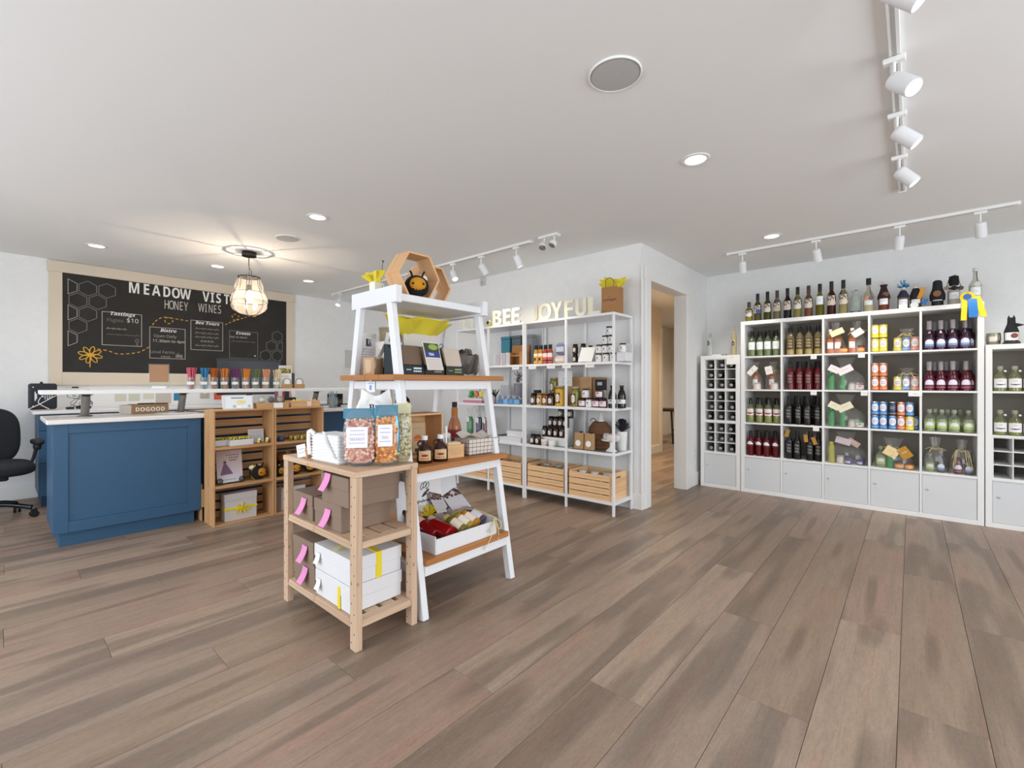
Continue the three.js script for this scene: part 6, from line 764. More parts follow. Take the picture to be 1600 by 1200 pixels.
// ---------------------------------------------------------------- white cube shelving on the right wall
const KX = 5.274, KD = 0.375;
function cubeUnit(label, z0, cols, rows, doorsRow) {
  const t = thing('cube_shelf', label, 'shelf unit', [0, 0, 0]), o = 0.039, c = 0.335, d = 0.016, W = cols * c + (cols - 1) * d + 2 * o, H = rows * c + (rows - 1) * d + 2 * o, x1 = KX + KD;
  bar(t, 'side_panel', [KX, x1], [0, H], [z0, z0 + o], M.white, 0.0015); bar(t, 'side_panel', [KX, x1], [0, H], [z0 + W - o, z0 + W], M.white, 0.0015);
  bar(t, 'base_panel', [KX, x1], [0, o], [z0 + o, z0 + W - o], M.white, 0.0015); bar(t, 'top_panel', [KX, x1], [H - o, H], [z0 + o, z0 + W - o], M.white, 0.0015);
  for (let i = 1; i < cols; i++) { const z = z0 + o + i * c + (i - 1) * d; bar(t, 'divider', [KX + 0.002, x1 - 0.006], [o, H - o], [z, z + d], M.white, 0.0015); }
  for (let r = 1; r < rows; r++) for (let i = 0; i < cols; i++) { const z = z0 + o + i * (c + d), y = o + r * c + (r - 1) * d; bar(t, 'shelf', [KX + 0.002, x1 - 0.006], [y, y + d], [z, z + c], M.white, 0.0015); }
  bar(t, 'shade_back_panel', [x1 - 0.006, x1], [o, H - o], [z0 + o, z0 + W - o], mat('#958d84', 0.8), 0.001);  // added backing, its grey-brown colour stands in for shade inside the cells
  if (doorsRow) for (let i = 0; i < cols; i++) { const z = z0 + o + i * (c + d); const q = bar(t, 'door', [KX + 0.006, KX + 0.022], [o + 0.002, o + c - 0.002], [z + 0.002, z + c - 0.002], mat('#d9dbdc', 0.45), 0.0015); part(q, 'knob', lathe([[0, 0.018], [0.007, 0.017], [0.008, 0.012], [0.004, 0.006], [0.004, 0], [0, 0]], 14), mat('#c9c9ca', 0.3, { metalness: 0.5 }), [-0.008, -0.06 + 0.1, -0.13], [0, 0, Math.PI / 2]); }
  return { t, W, H, cell: (i, r) => ({ z: z0 + o + i * (c + d) + c / 2, y: o + r * (c + d) + 0.0004, z0: z0 + o + i * (c + d), z1: z0 + o + i * (c + d) + c }) };
}
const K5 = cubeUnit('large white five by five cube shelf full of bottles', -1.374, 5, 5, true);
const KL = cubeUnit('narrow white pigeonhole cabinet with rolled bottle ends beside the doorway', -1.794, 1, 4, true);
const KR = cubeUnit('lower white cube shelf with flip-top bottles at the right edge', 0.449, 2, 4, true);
function pigeon(unit, i, r, n = 3) { const q = unit.cell(i, r), w = 0.335, T = 0.007; for (let k = 0; k <= n; k++) { const z = q.z0 + k * (w - T) / n; bar(unit.t, 'pigeonhole_upright', [KX + 0.004, KX + KD - 0.007], [q.y, q.y + w - 0.001], [z + 0.0003, z + T], M.white, 0.001); } for (let k = 0; k <= n; k++) { const y = q.y + k * (w - T - 0.001) / n; for (let j = 0; j < n; j++) { const z = q.z0 + j * (w - T) / n + T; bar(unit.t, 'pigeonhole_shelf', [KX + 0.005, KX + KD - 0.007], [y, y + T], [z + 0.0003, z + (w - T) / n - T - 0.0003], M.white, 0.001); } } }
for (const r of [1, 2, 3]) pigeon(KL, 0, r); pigeon(KR, 0, 1); pigeon(KR, 1, 1);
// bottles lying in the pigeonholes, neck towards the room
{
  const lying = [['dark green', '#26302a'], ['brown', '#33261f'], ['grey glass', '#4a4d4c']].map(([n, c]) => [n, proto(g => { part(g, 'bottle', at(lathe([[0, 0.33], [0.035, 0.33], [0.037, 0.32], [0.037, 0.15], [0.02, 0.09], [0.0145, 0.07], [0.0145, 0], [0, 0]], 18), 0, 0, 0, 0, 0, -Math.PI / 2), mat(c, 0.2)); part(g, 'cork_ring', at(lathe([[0.008, -0.001], [0.0155, -0.001], [0.0155, 0.014], [0.0148, 0.015]], 18), 0, 0, 0, 0, 0, -Math.PI / 2), mat('#d9d7d3', 0.5)); part(g, 'cork', at(cyl(0.008, 0.004, 14), 0, 0, 0, 0, 0, -Math.PI / 2), mat('#6d6258', 0.8)); })]);
  let k = 0; for (let r = 3; r >= 1; r--) for (let j = 2; j >= 0; j--) for (let i = 0; i < 3; i++) { const row = (3 - r) * 3 + (2 - j); if (row === 1 && i === 2) continue; const q = KL.cell(0, r); const [n, p] = lying[(k * 5 + row) % 3]; k++;
    put(p, 'lying_bottle', `lying bottle, ${['left', 'middle', 'right'][i]} hole of the ${ORD[row]} pigeonhole row from the top`, 'bottle', [KX + 0.03, q.y + j * 0.109 + 0.0455, q.z0 + i * 0.1093 + 0.062 + ((k * 7) % 5 - 2) * 0.005], 0, 'bottles lying in the pigeonholes'); }
  const t = thing('cabinet_note', 'white note taped over the top right pigeonhole', 'note', [KX - 0.002, 1.4, -1.46], -Math.PI / 2); part(t, 'sheet', bx(0.12, 0.075, 0.0016, 0.0003), M.paper); part(t, 'tape', bx(0.03, 0.012, 0.002, 0.0003), mat('#e3e3dd', 0.4), [0, 0.036, 0.0008]);
}
// ---- printed labels
const L = {
  roundWhite: printMat(128, 128, x => { x.fillStyle = '#e9eef0'; x.fillRect(0, 0, 128, 128); x.fillStyle = '#f7f9fa'; x.beginPath(); x.arc(64, 64, 56, 0, 7); x.fill(); scribble(x, 34, 94, 52, '#b9c4cc', 3, 4); scribble(x, 30, 98, 74, '#b9c4cc', 3, 4); }),
  darkScript: printMat(96, 160, x => { x.fillStyle = '#4a3b22'; x.fillRect(0, 0, 96, 160); x.strokeStyle = '#cbb98a'; x.lineWidth = 3; for (const y of [30, 74, 118]) { x.beginPath(); x.ellipse(48, y, 30, 14, 0.4, 0, 7); x.stroke(); scribble(x, 18, 78, y, '#d9c79a', 3, 8); } }),
  redScript: printMat(96, 160, x => { x.fillStyle = '#4a1018'; x.fillRect(0, 0, 96, 160); x.lineWidth = 3; x.strokeStyle = '#c9b3a4'; for (const y of [36, 84, 128]) { x.beginPath(); x.ellipse(48, y, 30, 16, 0.4, 0, 7); x.stroke(); scribble(x, 18, 78, y, '#b9a394', 3, 8); } }),
  blackScript: printMat(96, 160, x => { x.fillStyle = '#181617'; x.fillRect(0, 0, 96, 160); x.lineWidth = 3; x.strokeStyle = '#9a9690'; for (const y of [36, 84, 128]) { x.beginPath(); x.ellipse(48, y, 28, 14, 0.4, 0, 7); x.stroke(); scribble(x, 18, 78, y, '#a9a59f', 3, 8); } }),
  redCap: printMat(128, 100, x => { x.fillStyle = '#efeae6'; x.fillRect(0, 0, 128, 100); x.fillStyle = '#b5333c'; x.beginPath(); x.moveTo(0, 56); x.lineTo(128, 56); x.quadraticCurveTo(64, 110, 0, 56); x.fill(); scribble(x, 34, 94, 36, '#c9a9a9', 3, 4); }),
  whiteCap: printMat(128, 100, x => { x.fillStyle = '#5a0f1a'; x.fillRect(0, 0, 128, 100); x.fillStyle = '#f2eef0'; x.beginPath(); x.moveTo(4, 70); x.quadraticCurveTo(64, -40, 124, 70); x.fill(); x.fillStyle = '#a34450'; x.fillRect(24, 76, 80, 6); }),
  blueHill: printMat(128, 128, x => { x.fillStyle = '#3a1d3a'; x.fillRect(0, 0, 128, 128); x.fillStyle = '#dfe6f5'; x.beginPath(); x.arc(64, 66, 46, Math.PI, 0); x.lineTo(110, 86); x.lineTo(18, 86); x.fill(); x.fillStyle = '#7fa3d4'; x.fillRect(18, 76, 92, 26); scribble(x, 16, 112, 114, '#c9a3c4', 3, 4); }),
  redHill: printMat(128, 128, x => { x.fillStyle = '#5a1226'; x.fillRect(0, 0, 128, 128); x.fillStyle = '#e6e1f0'; x.beginPath(); x.arc(64, 66, 46, Math.PI, 0); x.lineTo(110, 80); x.lineTo(18, 80); x.fill(); txt(x, 'MULBERRY', 64, 106, 20, '#d98aa0', 'sans-serif', 'bold'); }),
  limeHill: printMat(128, 110, x => { x.fillStyle = '#aebf86'; x.fillRect(0, 0, 128, 110); x.fillStyle = '#e3e3ee'; x.beginPath(); x.arc(64, 56, 44, Math.PI, 0); x.lineTo(108, 70); x.lineTo(20, 70); x.fill(); x.fillStyle = '#b7c65a'; x.fillRect(20, 68, 88, 22); }),
  swoosh: printMat(150, 110, x => { x.fillStyle = '#efeeee'; x.fillRect(0, 0, 150, 110); x.fillStyle = '#3c3e52'; x.beginPath(); x.moveTo(30, 66); x.quadraticCurveTo(75, 96, 126, 60); x.quadraticCurveTo(75, 82, 30, 66); x.fill(); scribble(x, 58, 92, 26, '#c9b37a', 3, 4); x.fillStyle = '#3c3e52'; x.fillRect(30, 66, 90, 8); }),
  purpleTin: printMat(96, 96, x => { x.fillStyle = '#5a4a8a'; x.fillRect(0, 0, 96, 96); x.fillStyle = '#e6e0ee'; x.fillRect(10, 40, 50, 44); scribble(x, 18, 52, 62, '#7a6aa0', 3, 4); }),
  amber: printMat(96, 96, x => { x.fillStyle = '#d98a3a'; x.fillRect(0, 0, 96, 96); x.fillStyle = '#f3d7a8'; x.fillRect(8, 30, 80, 30); txt(x, 'HONEY', 48, 45, 20, '#a3541c', 'sans-serif', 'bold'); }),
  floral: printMat(96, 128, x => { x.fillStyle = '#e3dccf'; x.fillRect(0, 0, 96, 128); for (let i = 0; i < 26; i++) { x.fillStyle = ['#3f3640', '#8a5a4a', '#6d7a6a', '#b58a5a'][i % 4]; x.beginPath(); x.arc(hash(i, 1, 3) * 96, hash(i, 2, 3) * 70, 7, 0, 7); x.fill(); } scribble(x, 18, 78, 92, '#7a6a5a', 3, 4); }),
  emblem: printMat(96, 110, x => { x.fillStyle = '#d9d3bf'; x.fillRect(0, 0, 96, 110); x.fillStyle = '#2c2a2a'; x.beginPath(); x.moveTo(48, 6); x.lineTo(84, 30); x.lineTo(84, 100); x.lineTo(12, 100); x.lineTo(12, 30); x.fill(); txt(x, '45', 48, 52, 42, '#d9d3bf', 'sans-serif', 'bold'); scribble(x, 24, 72, 84, '#d9d3bf', 4, 4); }),
};
const F = -Math.PI / 2; // labels turned towards the room
// generic bottle: profile scaled; kinds
function bottle(o) {
  return proto(g => {
    const { r = 0.036, h = 0.29, body = 0.6, neck = 0.014, glass, label, ly = [0.2, 0.5], arc = 2.2, cap, capH = 0.18, liquid } = o;
    part(g, 'glass', lathe([[0, 0], [r * 0.93, 0], [r, h * 0.02], [r, h * body], [r * 0.82, h * (body + 0.07)], [neck * 1.25, h * (body + 0.16)], [neck, h * (body + 0.22)], [neck, h * 0.965], [neck * 1.15, h * 0.97], [neck * 1.15, h], [0, h]], 20), glass);
    if (liquid) part(g, 'liquid', lathe([[0, h * 0.015], [r * 0.9, h * 0.015], [r * 0.95, h * 0.03], [r * 0.95, h * (body - 0.02)], [0, h * (body - 0.02)]], 18), liquid);
    if (label) part(g, 'label', patch(r * 1.012, h * ly[0], h * ly[1], arc), label, null, [0, F, 0]);
    if (cap) part(g, 'capsule', lathe([[0, h * 1.004], [neck * 1.2, h * 1.002], [neck * 1.22, h * (1 - capH)], [neck * 1.02, h * (1 - capH)]], 16), cap);
  });
}
const B = {
  greenWhite: bottle({ r: 0.036, h: 0.27, body: 0.56, glass: glassy('#d6e2c0', 0.9, 0.03), liquid: glassy('#8fa05a', 0.45), label: L.roundWhite, ly: [0.26, 0.56], arc: 2, cap: M.blackGloss, capH: 0.24 }),
  gold: bottle({ r: 0.035, h: 0.285, body: 0.6, glass: glassy('#f3e9c8', 0.9, 0.03), liquid: glassy('#d3bf6a', 0.45), label: L.darkScript, ly: [0.2, 0.58], arc: 1.9, cap: M.blackGloss, capH: 0.22 }),
  red: bottle({ r: 0.035, h: 0.285, body: 0.6, glass: glassy('#b03040', 0.8, 0.03), liquid: mat('#5a0a14', 0.15), label: L.redScript, ly: [0.2, 0.58], arc: 1.7, cap: M.black, capH: 0.26 }),
  dark: bottle({ r: 0.035, h: 0.285, body: 0.6, glass: mat('#151114', 0.12), label: L.blackScript, ly: [0.2, 0.58], arc: 1.7, cap: M.black, capH: 0.26 }),
  limeRed: bottle({ r: 0.036, h: 0.26, body: 0.58, glass: glassy('#e3e6c4', 0.9, 0.03), liquid: glassy('#b5ba70', 0.4), label: L.redCap, ly: [0.3, 0.56], arc: 2.2, cap: M.blackGloss, capH: 0.26 }),
  ruby: bottle({ r: 0.033, h: 0.26, body: 0.6, glass: glassy('#b02038', 0.8, 0.03), liquid: mat('#6b0a18', 0.15), label: L.whiteCap, ly: [0.38, 0.62], arc: 2.4, cap: M.black, capH: 0.3 }),
  purple: bottle({ r: 0.034, h: 0.25, body: 0.5, glass: mat('#2a0f24', 0.12), label: L.blueHill, ly: [0.06, 0.42], arc: 2.6, cap: glassy('#b9b3b6', 0.5), capH: 0.3 }),
  mulberry: bottle({ r: 0.034, h: 0.25, body: 0.5, glass: mat('#4a0a1a', 0.12), label: L.redHill, ly: [0.06, 0.44], arc: 2.6, cap: glassy('#b9b3b6', 0.5), capH: 0.3 }),
  stubby: bottle({ r: 0.036, h: 0.19, body: 0.58, neck: 0.013, glass: glassy('#eef2e4', 0.93, 0.03), liquid: glassy('#cfd9ae', 0.6), label: L.limeHill, ly: [0.16, 0.46], arc: 2.2, cap: glassy('#e0e4d8', 0.7), capH: 0.14 }),
  flip: bottle({ r: 0.037, h: 0.2, body: 0.55, neck: 0.014, glass: glassy('#e3e6c0', 0.9, 0.03), liquid: glassy('#b3b95e', 0.4), label: L.swoosh, ly: [0.14, 0.5], arc: 2.5, cap: glassy('#dfe4d0', 0.7), capH: 0.14 }),
};
const rowsN = { 4: 'top', 3: 'second', 2: 'third', 1: 'fourth' }, colsN = ['first', 'second', 'third', 'fourth', 'fifth'];
const cubby = (c, r) => `${rowsN[r]} row ${colsN[c]} column`;
function fill(kind, name, desc, c, r, zs, dx = 0.06, group) { const q = K5.cell(c, r); zs.forEach((z, i) => put(B[kind], name, `${desc}, ${ORD[i]} from left, ${cubby(c, r)}`, 'bottle', [KX + dx + (i % 2) * 0.012, q.y, q.z + z], 0, group || `${desc} in the cube shelf`)); }
const Z4 = [-0.1, -0.025, 0.05, 0.122];
fill('greenWhite', 'wine_bottle', 'green tinted bottle with white label', 0, 4, [-0.11, -0.035, 0.04, 0.115]);
fill('limeRed', 'wine_bottle', 'pale green bottle with red and white label', 0, 2, [-0.125, -0.04, 0.045, 0.122]);
fill('ruby', 'wine_bottle', 'ruby bottle with white arched label', 0, 1, [-0.125, -0.048, 0.03, 0.11]);
fill('gold', 'wine_bottle', 'pale gold bottle with dark script label', 1, 4, [-0.105, -0.028, 0.05, 0.127]); fill('red', 'wine_bottle', 'red bottle with script label', 1, 3, [-0.105, -0.028, 0.05, 0.127]); fill('dark', 'wine_bottle', 'near black bottle with script label', 1, 2, [-0.12, -0.04, 0.04, 0.125]);
{ const q = K5.cell(1, 1); [-0.12, -0.05, 0.06, 0.13].forEach((z, i) => { put(B.dark, 'wine_bottle', `near black bottle with tan gift tag above it, ${ORD[i]} from left, fourth row`, 'bottle', [KX + 0.08, q.y, q.z + z], 0, 'dark bottles with tan tags'); });
  [[-0.13, 0.28, -0.25], [0.03, 0.24, 0.1], [0.1, 0.22, 0.35]].forEach(([z, y, a], i) => { const t = thing('gift_tag', `tan paper gift tag, ${ORD[i]} from left over the dark bottles`, 'tag', [KX + 0.035, q.y + y - 0.02, q.z + z], F); part(t, 'tag', bx(0.035, 0.075, 0.0015, 0.0003), mat('#b98a3c', 0.8), [0, 0, 0], [0, 0, a]); part(t, 'string', tube([[0, 0.035, 0], [0.01, 0.05, -0.01], [0.0, 0.06, -0.035]], 0.0012, 8, 4), M.raffia); }); }
fill('purple', 'soda_bottle', 'dark purple bottle with blue hill label', 4, 4, [-0.12, -0.047, 0.026, 0.1]); fill('mulberry', 'soda_bottle', 'dark red bottle with mulberry label', 4, 3, [-0.12, -0.047, 0.026, 0.105]);
fill('stubby', 'stubby_bottle', 'clear stubby bottle with lime hill label', 4, 2, [-0.118, -0.04, 0.035, 0.122]);
put(B.purple, 'soda_bottle', 'dark purple bottle standing behind its row, second rank of the top row', 'bottle', [KX + 0.15, K5.cell(4, 4).y, K5.cell(4, 4).z + 0.13]); put(B.mulberry, 'soda_bottle', 'dark red bottle standing behind its row, second rank of the second row', 'bottle', [KX + 0.15, K5.cell(4, 3).y, K5.cell(4, 3).z + 0.13]);
for (const [kind, desc, c, r, zs] of [['greenWhite', 'green tinted bottle', 0, 4, [-0.07, 0.0, 0.08]], ['limeRed', 'pale green bottle', 0, 2, [-0.085, 0.005, 0.09]], ['ruby', 'ruby bottle', 0, 1, [-0.09, -0.005, 0.08]], ['gold', 'pale gold bottle', 1, 4, [-0.045, 0.035, 0.11]], ['red', 'red bottle', 1, 3, [-0.06, 0.02, 0.1]], ['dark', 'near black bottle', 1, 2, [-0.08, 0.0, 0.08]], ['stubby', 'clear stubby bottle', 4, 2, [-0.08, 0.0, 0.08]], ['purple', 'dark purple bottle', 4, 4, [-0.085, -0.01, 0.06]], ['mulberry', 'dark red bottle', 4, 3, [-0.085, -0.01, 0.06]]]) { const q = K5.cell(c, r); zs.forEach((z, i) => put(B[kind], 'rear_bottle', `${desc} in the second rank, ${ORD[i]} from left, ${rowsN[r]} row ${colsN[c]} column`, 'bottle', [KX + 0.19, q.y, q.z + z], 0, `${desc}s in the second rank`)); }
put(B.greenWhite, 'wine_bottle', 'green tinted bottle half hidden behind the others, top left cubby', 'bottle', [KX + 0.14, K5.cell(0, 4).y, K5.cell(0, 4).z - 0.125]); put(B.gold, 'wine_bottle', 'pale gold bottle half hidden behind the others at the left of its cubby', 'bottle', [KX + 0.14, K5.cell(1, 4).y, K5.cell(1, 4).z - 0.125]);
// flip-top bottles in the right unit
for (const r of [3, 2]) { const q = KR.cell(0, r); [-0.12, -0.04, 0.04, 0.12].forEach((z, i) => { const o = put(B.flip, 'flip_top_bottle', `olive flip-top bottle with white swoosh label, ${ORD[i]} from left, ${r === 3 ? 'upper' : 'lower'} row`, 'bottle', [KX + 0.05, q.y, q.z + z], 0, 'flip-top bottles at the right edge'); part(o, 'wire_bail', at(new THREE.TorusGeometry(0.02, 0.0015, 5, 18), 0, 0.165, 0, 0.4, 0, 0), M.steel); part(o, 'stopper', sph(0.009, 10, 8), M.white, [0, 0.16, 0.027]); }); }
{ const q = KR.cell(0, 2), t = thing('yellow_bow', 'yellow ribbon bow on the flip-top bottles at the right edge', 'bow', [KX + 0.012, q.y + 0.17, q.z + 0.07], F); ribbonBow(t, 0.05, M.yellow, [0, 0, 0]); part(t, 'ribbon_tail', bx(0.025, 0.09, 0.001, 0.0003), M.yellow, [0.02, -0.06, 0], [0, 0, 0.15]); }
// cans
const CAN = { yellow: '#e9d72f', orange: '#d9793a', blue: '#3f86c6', navy: '#1c2a40', pink: '#e0856a' };
const can = {}; for (const [n, c] of Object.entries(CAN)) { const lab = printMat(256, 128, x => { x.fillStyle = c; x.fillRect(0, 0, 256, 128); x.fillStyle = n === 'navy' ? '#3a4a60' : '#efeaf0'; x.beginPath(); x.arc(128, 52, 40, 0, 7); x.fill(); scribble(x, 104, 152, 46, '#c9a9b0', 3, 4); scribble(x, 104, 152, 62, '#a9b0c0', 3, 4); scribble(x, 80, 176, 110, n === 'yellow' ? '#f3efc0' : '#f0d9c9', 3, 5); }, 0.35); can[n] = proto(g => { part(g, 'label', at(new THREE.CylinderGeometry(0.0285, 0.0285, 0.112, 24, 1, true), 0, 0.061, 0), lab, null, [0, Math.PI / 2, 0]); part(g, 'base', lathe([[0, 0.002], [0.02, 0], [0.0285, 0.006]], 22), mat('#c3c3c6', 0.3, { metalness: 0.8 })); part(g, 'top', lathe([[0.0285, 0.117], [0.025, 0.124], [0.024, 0.121], [0, 0.12]], 22), mat('#c3c3c6', 0.3, { metalness: 0.8 })); }); }
const canAt = (n, c, r, z, up, label, dx = 0.055) => { const q = K5.cell(c, r); put(can[n], 'drink_can', label, 'can', [KX + dx, q.y + up * 0.1245, q.z + z], 0, `${n} drink cans in the cube shelf`); };
for (const up of [0, 1]) for (const i of [0, 1]) for (const [n, r] of [['yellow', 4], ['orange', 3], ['blue', 2]]) canAt(n, 3, r, -0.135 + i * 0.058, up, `${n} can, ${up ? 'upper' : 'lower'} ${i ? 'right' : 'left'} of the stacked four, fourth column`);
[['blue', -0.012, 0, 'lower row'], ['orange', 0.046, 0, 'lower row'], ['yellow', 0.104, 0, 'lower row'], ['navy', -0.012, 1, 'upper row'], ['orange', 0.046, 1, 'upper row'], ['blue', 0.104, 1, 'upper row']].forEach(([n, z, up, w]) => canAt(n, 3, 2, z, up, `${n} can in the ${w} of the mixed cans beside the stacked blue four`));
canAt('blue', 3, 2, 0.137, 0, 'lone blue can at the right end behind the mixed cans', 0.12);
// cellophane gift bags
function giftBag(label, c, r, z, w, h, opt = {}) {
  const q = K5.cell(c, r), t = thing('cellophane_gift', label, 'gift bag', [KX + (opt.dx || 0.09), q.y, q.z + z], F);
  const n = opt.neck || 0.66, shape = (u, v) => v < n ? 1 - 0.8 * Math.pow(v / n, 4) : 0.2 + 0.3 * (v - n) / (1 - n);
  const prof = []; for (let i = 0; i <= 14; i++) { const v = i / 14; prof.push([Math.max(0.012, w / 2 * shape(0, v)), v * h]); }
  const g = lathe(prof, 26), p = g.attributes.position; for (let i = 0; i < p.count; i++) { const a = Math.atan2(p.getZ(i), p.getX(i)), k = 1 + 0.06 * Math.sin(a * 7 + p.getY(i) * 30) + 0.04 * Math.sin(a * 13); p.setX(i, p.getX(i) * k); p.setZ(i, p.getZ(i) * k * 0.62); } g.computeVertexNormals();
  part(t, 'cellophane', g, M.cello);
  const rb = []; for (let i = 0; i < (opt.raffia || 5); i++) { const a = rr(-1.2, 1.2) + (i % 2 ? 0 : Math.PI); rb.push(tube([[0, n * h, 0.01], [0.03 * Math.cos(a), n * h + 0.015, 0.03], [(0.05 + 0.03 * rnd()) * Math.cos(a), n * h - (opt.long ? rr(0.05, 0.16) : rr(-0.01, 0.03)), 0.05]], 0.0016, 12, 4)); } rb.push(at(new THREE.TorusGeometry(0.02, 0.003, 5, 16), 0, n * h, 0, Math.PI / 2)); part(t, 'raffia_tie', merge(rb), opt.tie || M.raffia);
  (opt.tags || []).forEach(([x, y, a, tw, th, col]) => { const k = part(t, 'gift_card', bx(tw, th, 0.0015, 0.0003), mat(col, 0.8), [x, y, Math.min(0.062, w * 0.33 + 0.012)], [-0.12, 0, a]); part(k, 'card_print', bx(tw * 0.5, th * 0.08, 0.0018, 0.0002), mat('#c9bfb0', 0.8), [0, 0.004, 0]); });
  return t;
}
const inBag = (p, name, label, cat, c, r, z, dx, group) => { const q = K5.cell(c, r); put(p, name, label, cat, [KX + dx, q.y + 0.001, q.z + z], 0, group); };
const tin = (lab, lid) => proto(g => { part(g, 'tin', lathe([[0, 0], [0.03, 0], [0.031, 0.05], [0, 0.05]], 20), mat('#4a3a2c', 0.3)); part(g, 'label', patch(0.0315, 0.006, 0.046, 3), lab, null, [0, F, 0]); part(g, 'lid', cyl(0.031, 0.016, 20), lid, [0, 0.058, 0]); });
const amberJar = tin(L.amber, mat('#5a3a28', 0.4)), purpleTin = tin(L.purpleTin, mat('#4a3f7a', 0.4)), pinkTin = tin(pinkLab, mat('#a9708a', 0.4)), greenTin = tin(whiteLab, mat('#4f9a4a', 0.4));
const peach = bottle({ r: 0.03, h: 0.235, body: 0.6, neck: 0.012, glass: glassy('#f0c08a', 0.85, 0.03), liquid: mat('#d98f3c', 0.2), label: L.roundWhite, ly: [0.2, 0.46], arc: 1.8, cap: M.white, capH: 0.1 });
const greenCan = bottle({ r: 0.026, h: 0.19, body: 0.7, neck: 0.013, glass: mat('#2f8f4a', 0.25), label: null, cap: mat('#8aa58a', 0.4) });
// column 1 row 3
giftBag('cellophane gift with white card and dark jars, left of the pair in the first column', 0, 3, -0.085, 0.15, 0.29, { tags: [[-0.015, 0.2, -0.7, 0.055, 0.11, '#f1ece6']] }); giftBag('cellophane gift with white card, right of the pair in the first column', 0, 3, 0.085, 0.15, 0.29, { tags: [[-0.03, 0.2, 0.25, 0.065, 0.085, '#f0e6e0']] });
[[-0.085, 0.075, 'left'], [0.07, 0.075, 'right']].forEach(([z, dx, n]) => inBag(peach, 'gift_bottle', `small bottle inside the ${n} cellophane gift, first column second row`, 'bottle', 0, 3, z, 0.1)); [[-0.06, 'left'], [0.105, 'right']].forEach(([z, n]) => inBag(J.cream, 'gift_jar', `pale jar inside the ${n} cellophane gift, first column second row`, 'jar', 0, 3, z, 0.06));
// column 3
giftBag('peach drinks gift with cream card, left of the pair in the top row', 2, 4, -0.083, 0.148, 0.3, { tags: [[0.015, 0.2, 0.42, 0.11, 0.055, '#efe3b4']] }); giftBag('peach drinks gift with cream card, right of the pair in the top row', 2, 4, 0.08, 0.148, 0.3, { tags: [[0.01, 0.185, 0.6, 0.085, 0.06, '#ece0d8']] });
[-0.125, -0.066, 0.045].forEach((z, i) => inBag(peach, 'peach_bottle', `peach drink bottle, ${ORD[i]} from left inside the top row gifts`, 'bottle', 2, 4, z, 0.085, 'peach bottles in the gifts')); [-0.02, 0.11].forEach((z, i) => inBag(amberJar, 'honey_jar', `amber honey jar in the ${i ? 'right' : 'left'} peach drinks gift`, 'jar', 2, 4, z, 0.075));
[[3, '#ece3e6', 'pink ribboned', mat('#b58aa0', 0.6)], [2, '#e9e1c4', 'olive ribboned', mat('#a9a040', 0.6)]].forEach(([r, col, n, tie]) => { giftBag(`${n} gift with green bottles and two tilted cards, third column`, 2, r, -0.005, 0.3, 0.31, { tie, raffia: 9, tags: [[-0.085, 0.2, -0.5, 0.09, 0.06, col], [0.0, 0.19, 0.5, 0.12, 0.065, col]] }); [-0.115, -0.03].forEach((z, i) => inBag(greenCan, 'green_bottle', `${i ? 'right' : 'left'} green foil bottle inside the ${n} gift`, 'bottle', 2, r, z, 0.085)); inBag(r === 3 ? pinkTin : greenTin, 'gift_tin_jar', `${r === 3 ? 'pink' : 'green'} tin at the right inside the ${n} gift`, 'tin', 2, r, 0.105, 0.075); inBag(J.cream, 'pale_blue_jar', `pale jar in the middle of the ${n} gift`, 'jar', 2, r, 0.045, 0.11); });
giftBag('lavender gift bag with crumpled purple print, bottom of the third column', 2, 1, 0.0, 0.3, 0.3, { tie: mat('#9a8fb0', 0.6), tags: [[-0.02, 0.22, -0.25, 0.12, 0.06, '#c9b7bd'], [0.06, 0.21, -0.6, 0.1, 0.05, '#b79f98']] });
inBag(bottle({ r: 0.026, h: 0.2, body: 0.75, neck: 0.014, glass: mat('#b3ab4a', 0.3), label: null, cap: mat('#cfc87a', 0.4) }), 'yellow_bottle', 'mottled yellow bottle inside the lavender gift bag', 'bottle', 2, 1, -0.115, 0.08); [0.02, 0.11].forEach((z, i) => inBag(purpleTin, 'purple_tin', `${i ? 'right' : 'left'} purple tin inside the lavender gift bag`, 'tin', 2, 1, z, 0.075)); inBag(J.cream, 'pale_jar', 'pale round jar inside the lavender gift bag', 'jar', 2, 1, -0.045, 0.1);
// column 4 trios and gift
for (const r of [4, 3]) { giftBag(`clear wrapped trio of cans tied with raffia, ${rowsN[r]} row`, 3, r, 0.085, 0.19, 0.2, { neck: 0.7, raffia: 9 }); [['yellow', 0.022], ['blue', 0.08], ['pink', 0.138]].forEach(([n, z]) => canAt(n, 3, r, z, 0, `${n} can in the clear wrapped trio, ${rowsN[r]} row`, 0.085)); }
giftBag('gift bag with yellow cloth and big cream card, bottom of the fourth column', 3, 1, -0.01, 0.27, 0.27, { tags: [[-0.01, 0.15, -0.5, 0.1, 0.085, '#ecd29a'], [0.08, 0.15, 0.6, 0.08, 0.1, '#b9862c']] });
inBag(B.stubby, 'gift_stubby_bottle', 'clear stubby bottle inside the yellow cloth gift bag', 'bottle', 3, 1, -0.095, 0.085); inBag(greenCan, 'gift_lime_bottle', 'slim green bottle inside the yellow cloth gift bag', 'bottle', 3, 1, -0.03, 0.09); [0.035, 0.1].forEach((z, i) => inBag(amberJar, 'honey_jar', `${i ? 'right' : 'left'} orange labelled honey jar in the yellow cloth gift bag`, 'jar', 3, 1, z, 0.07));
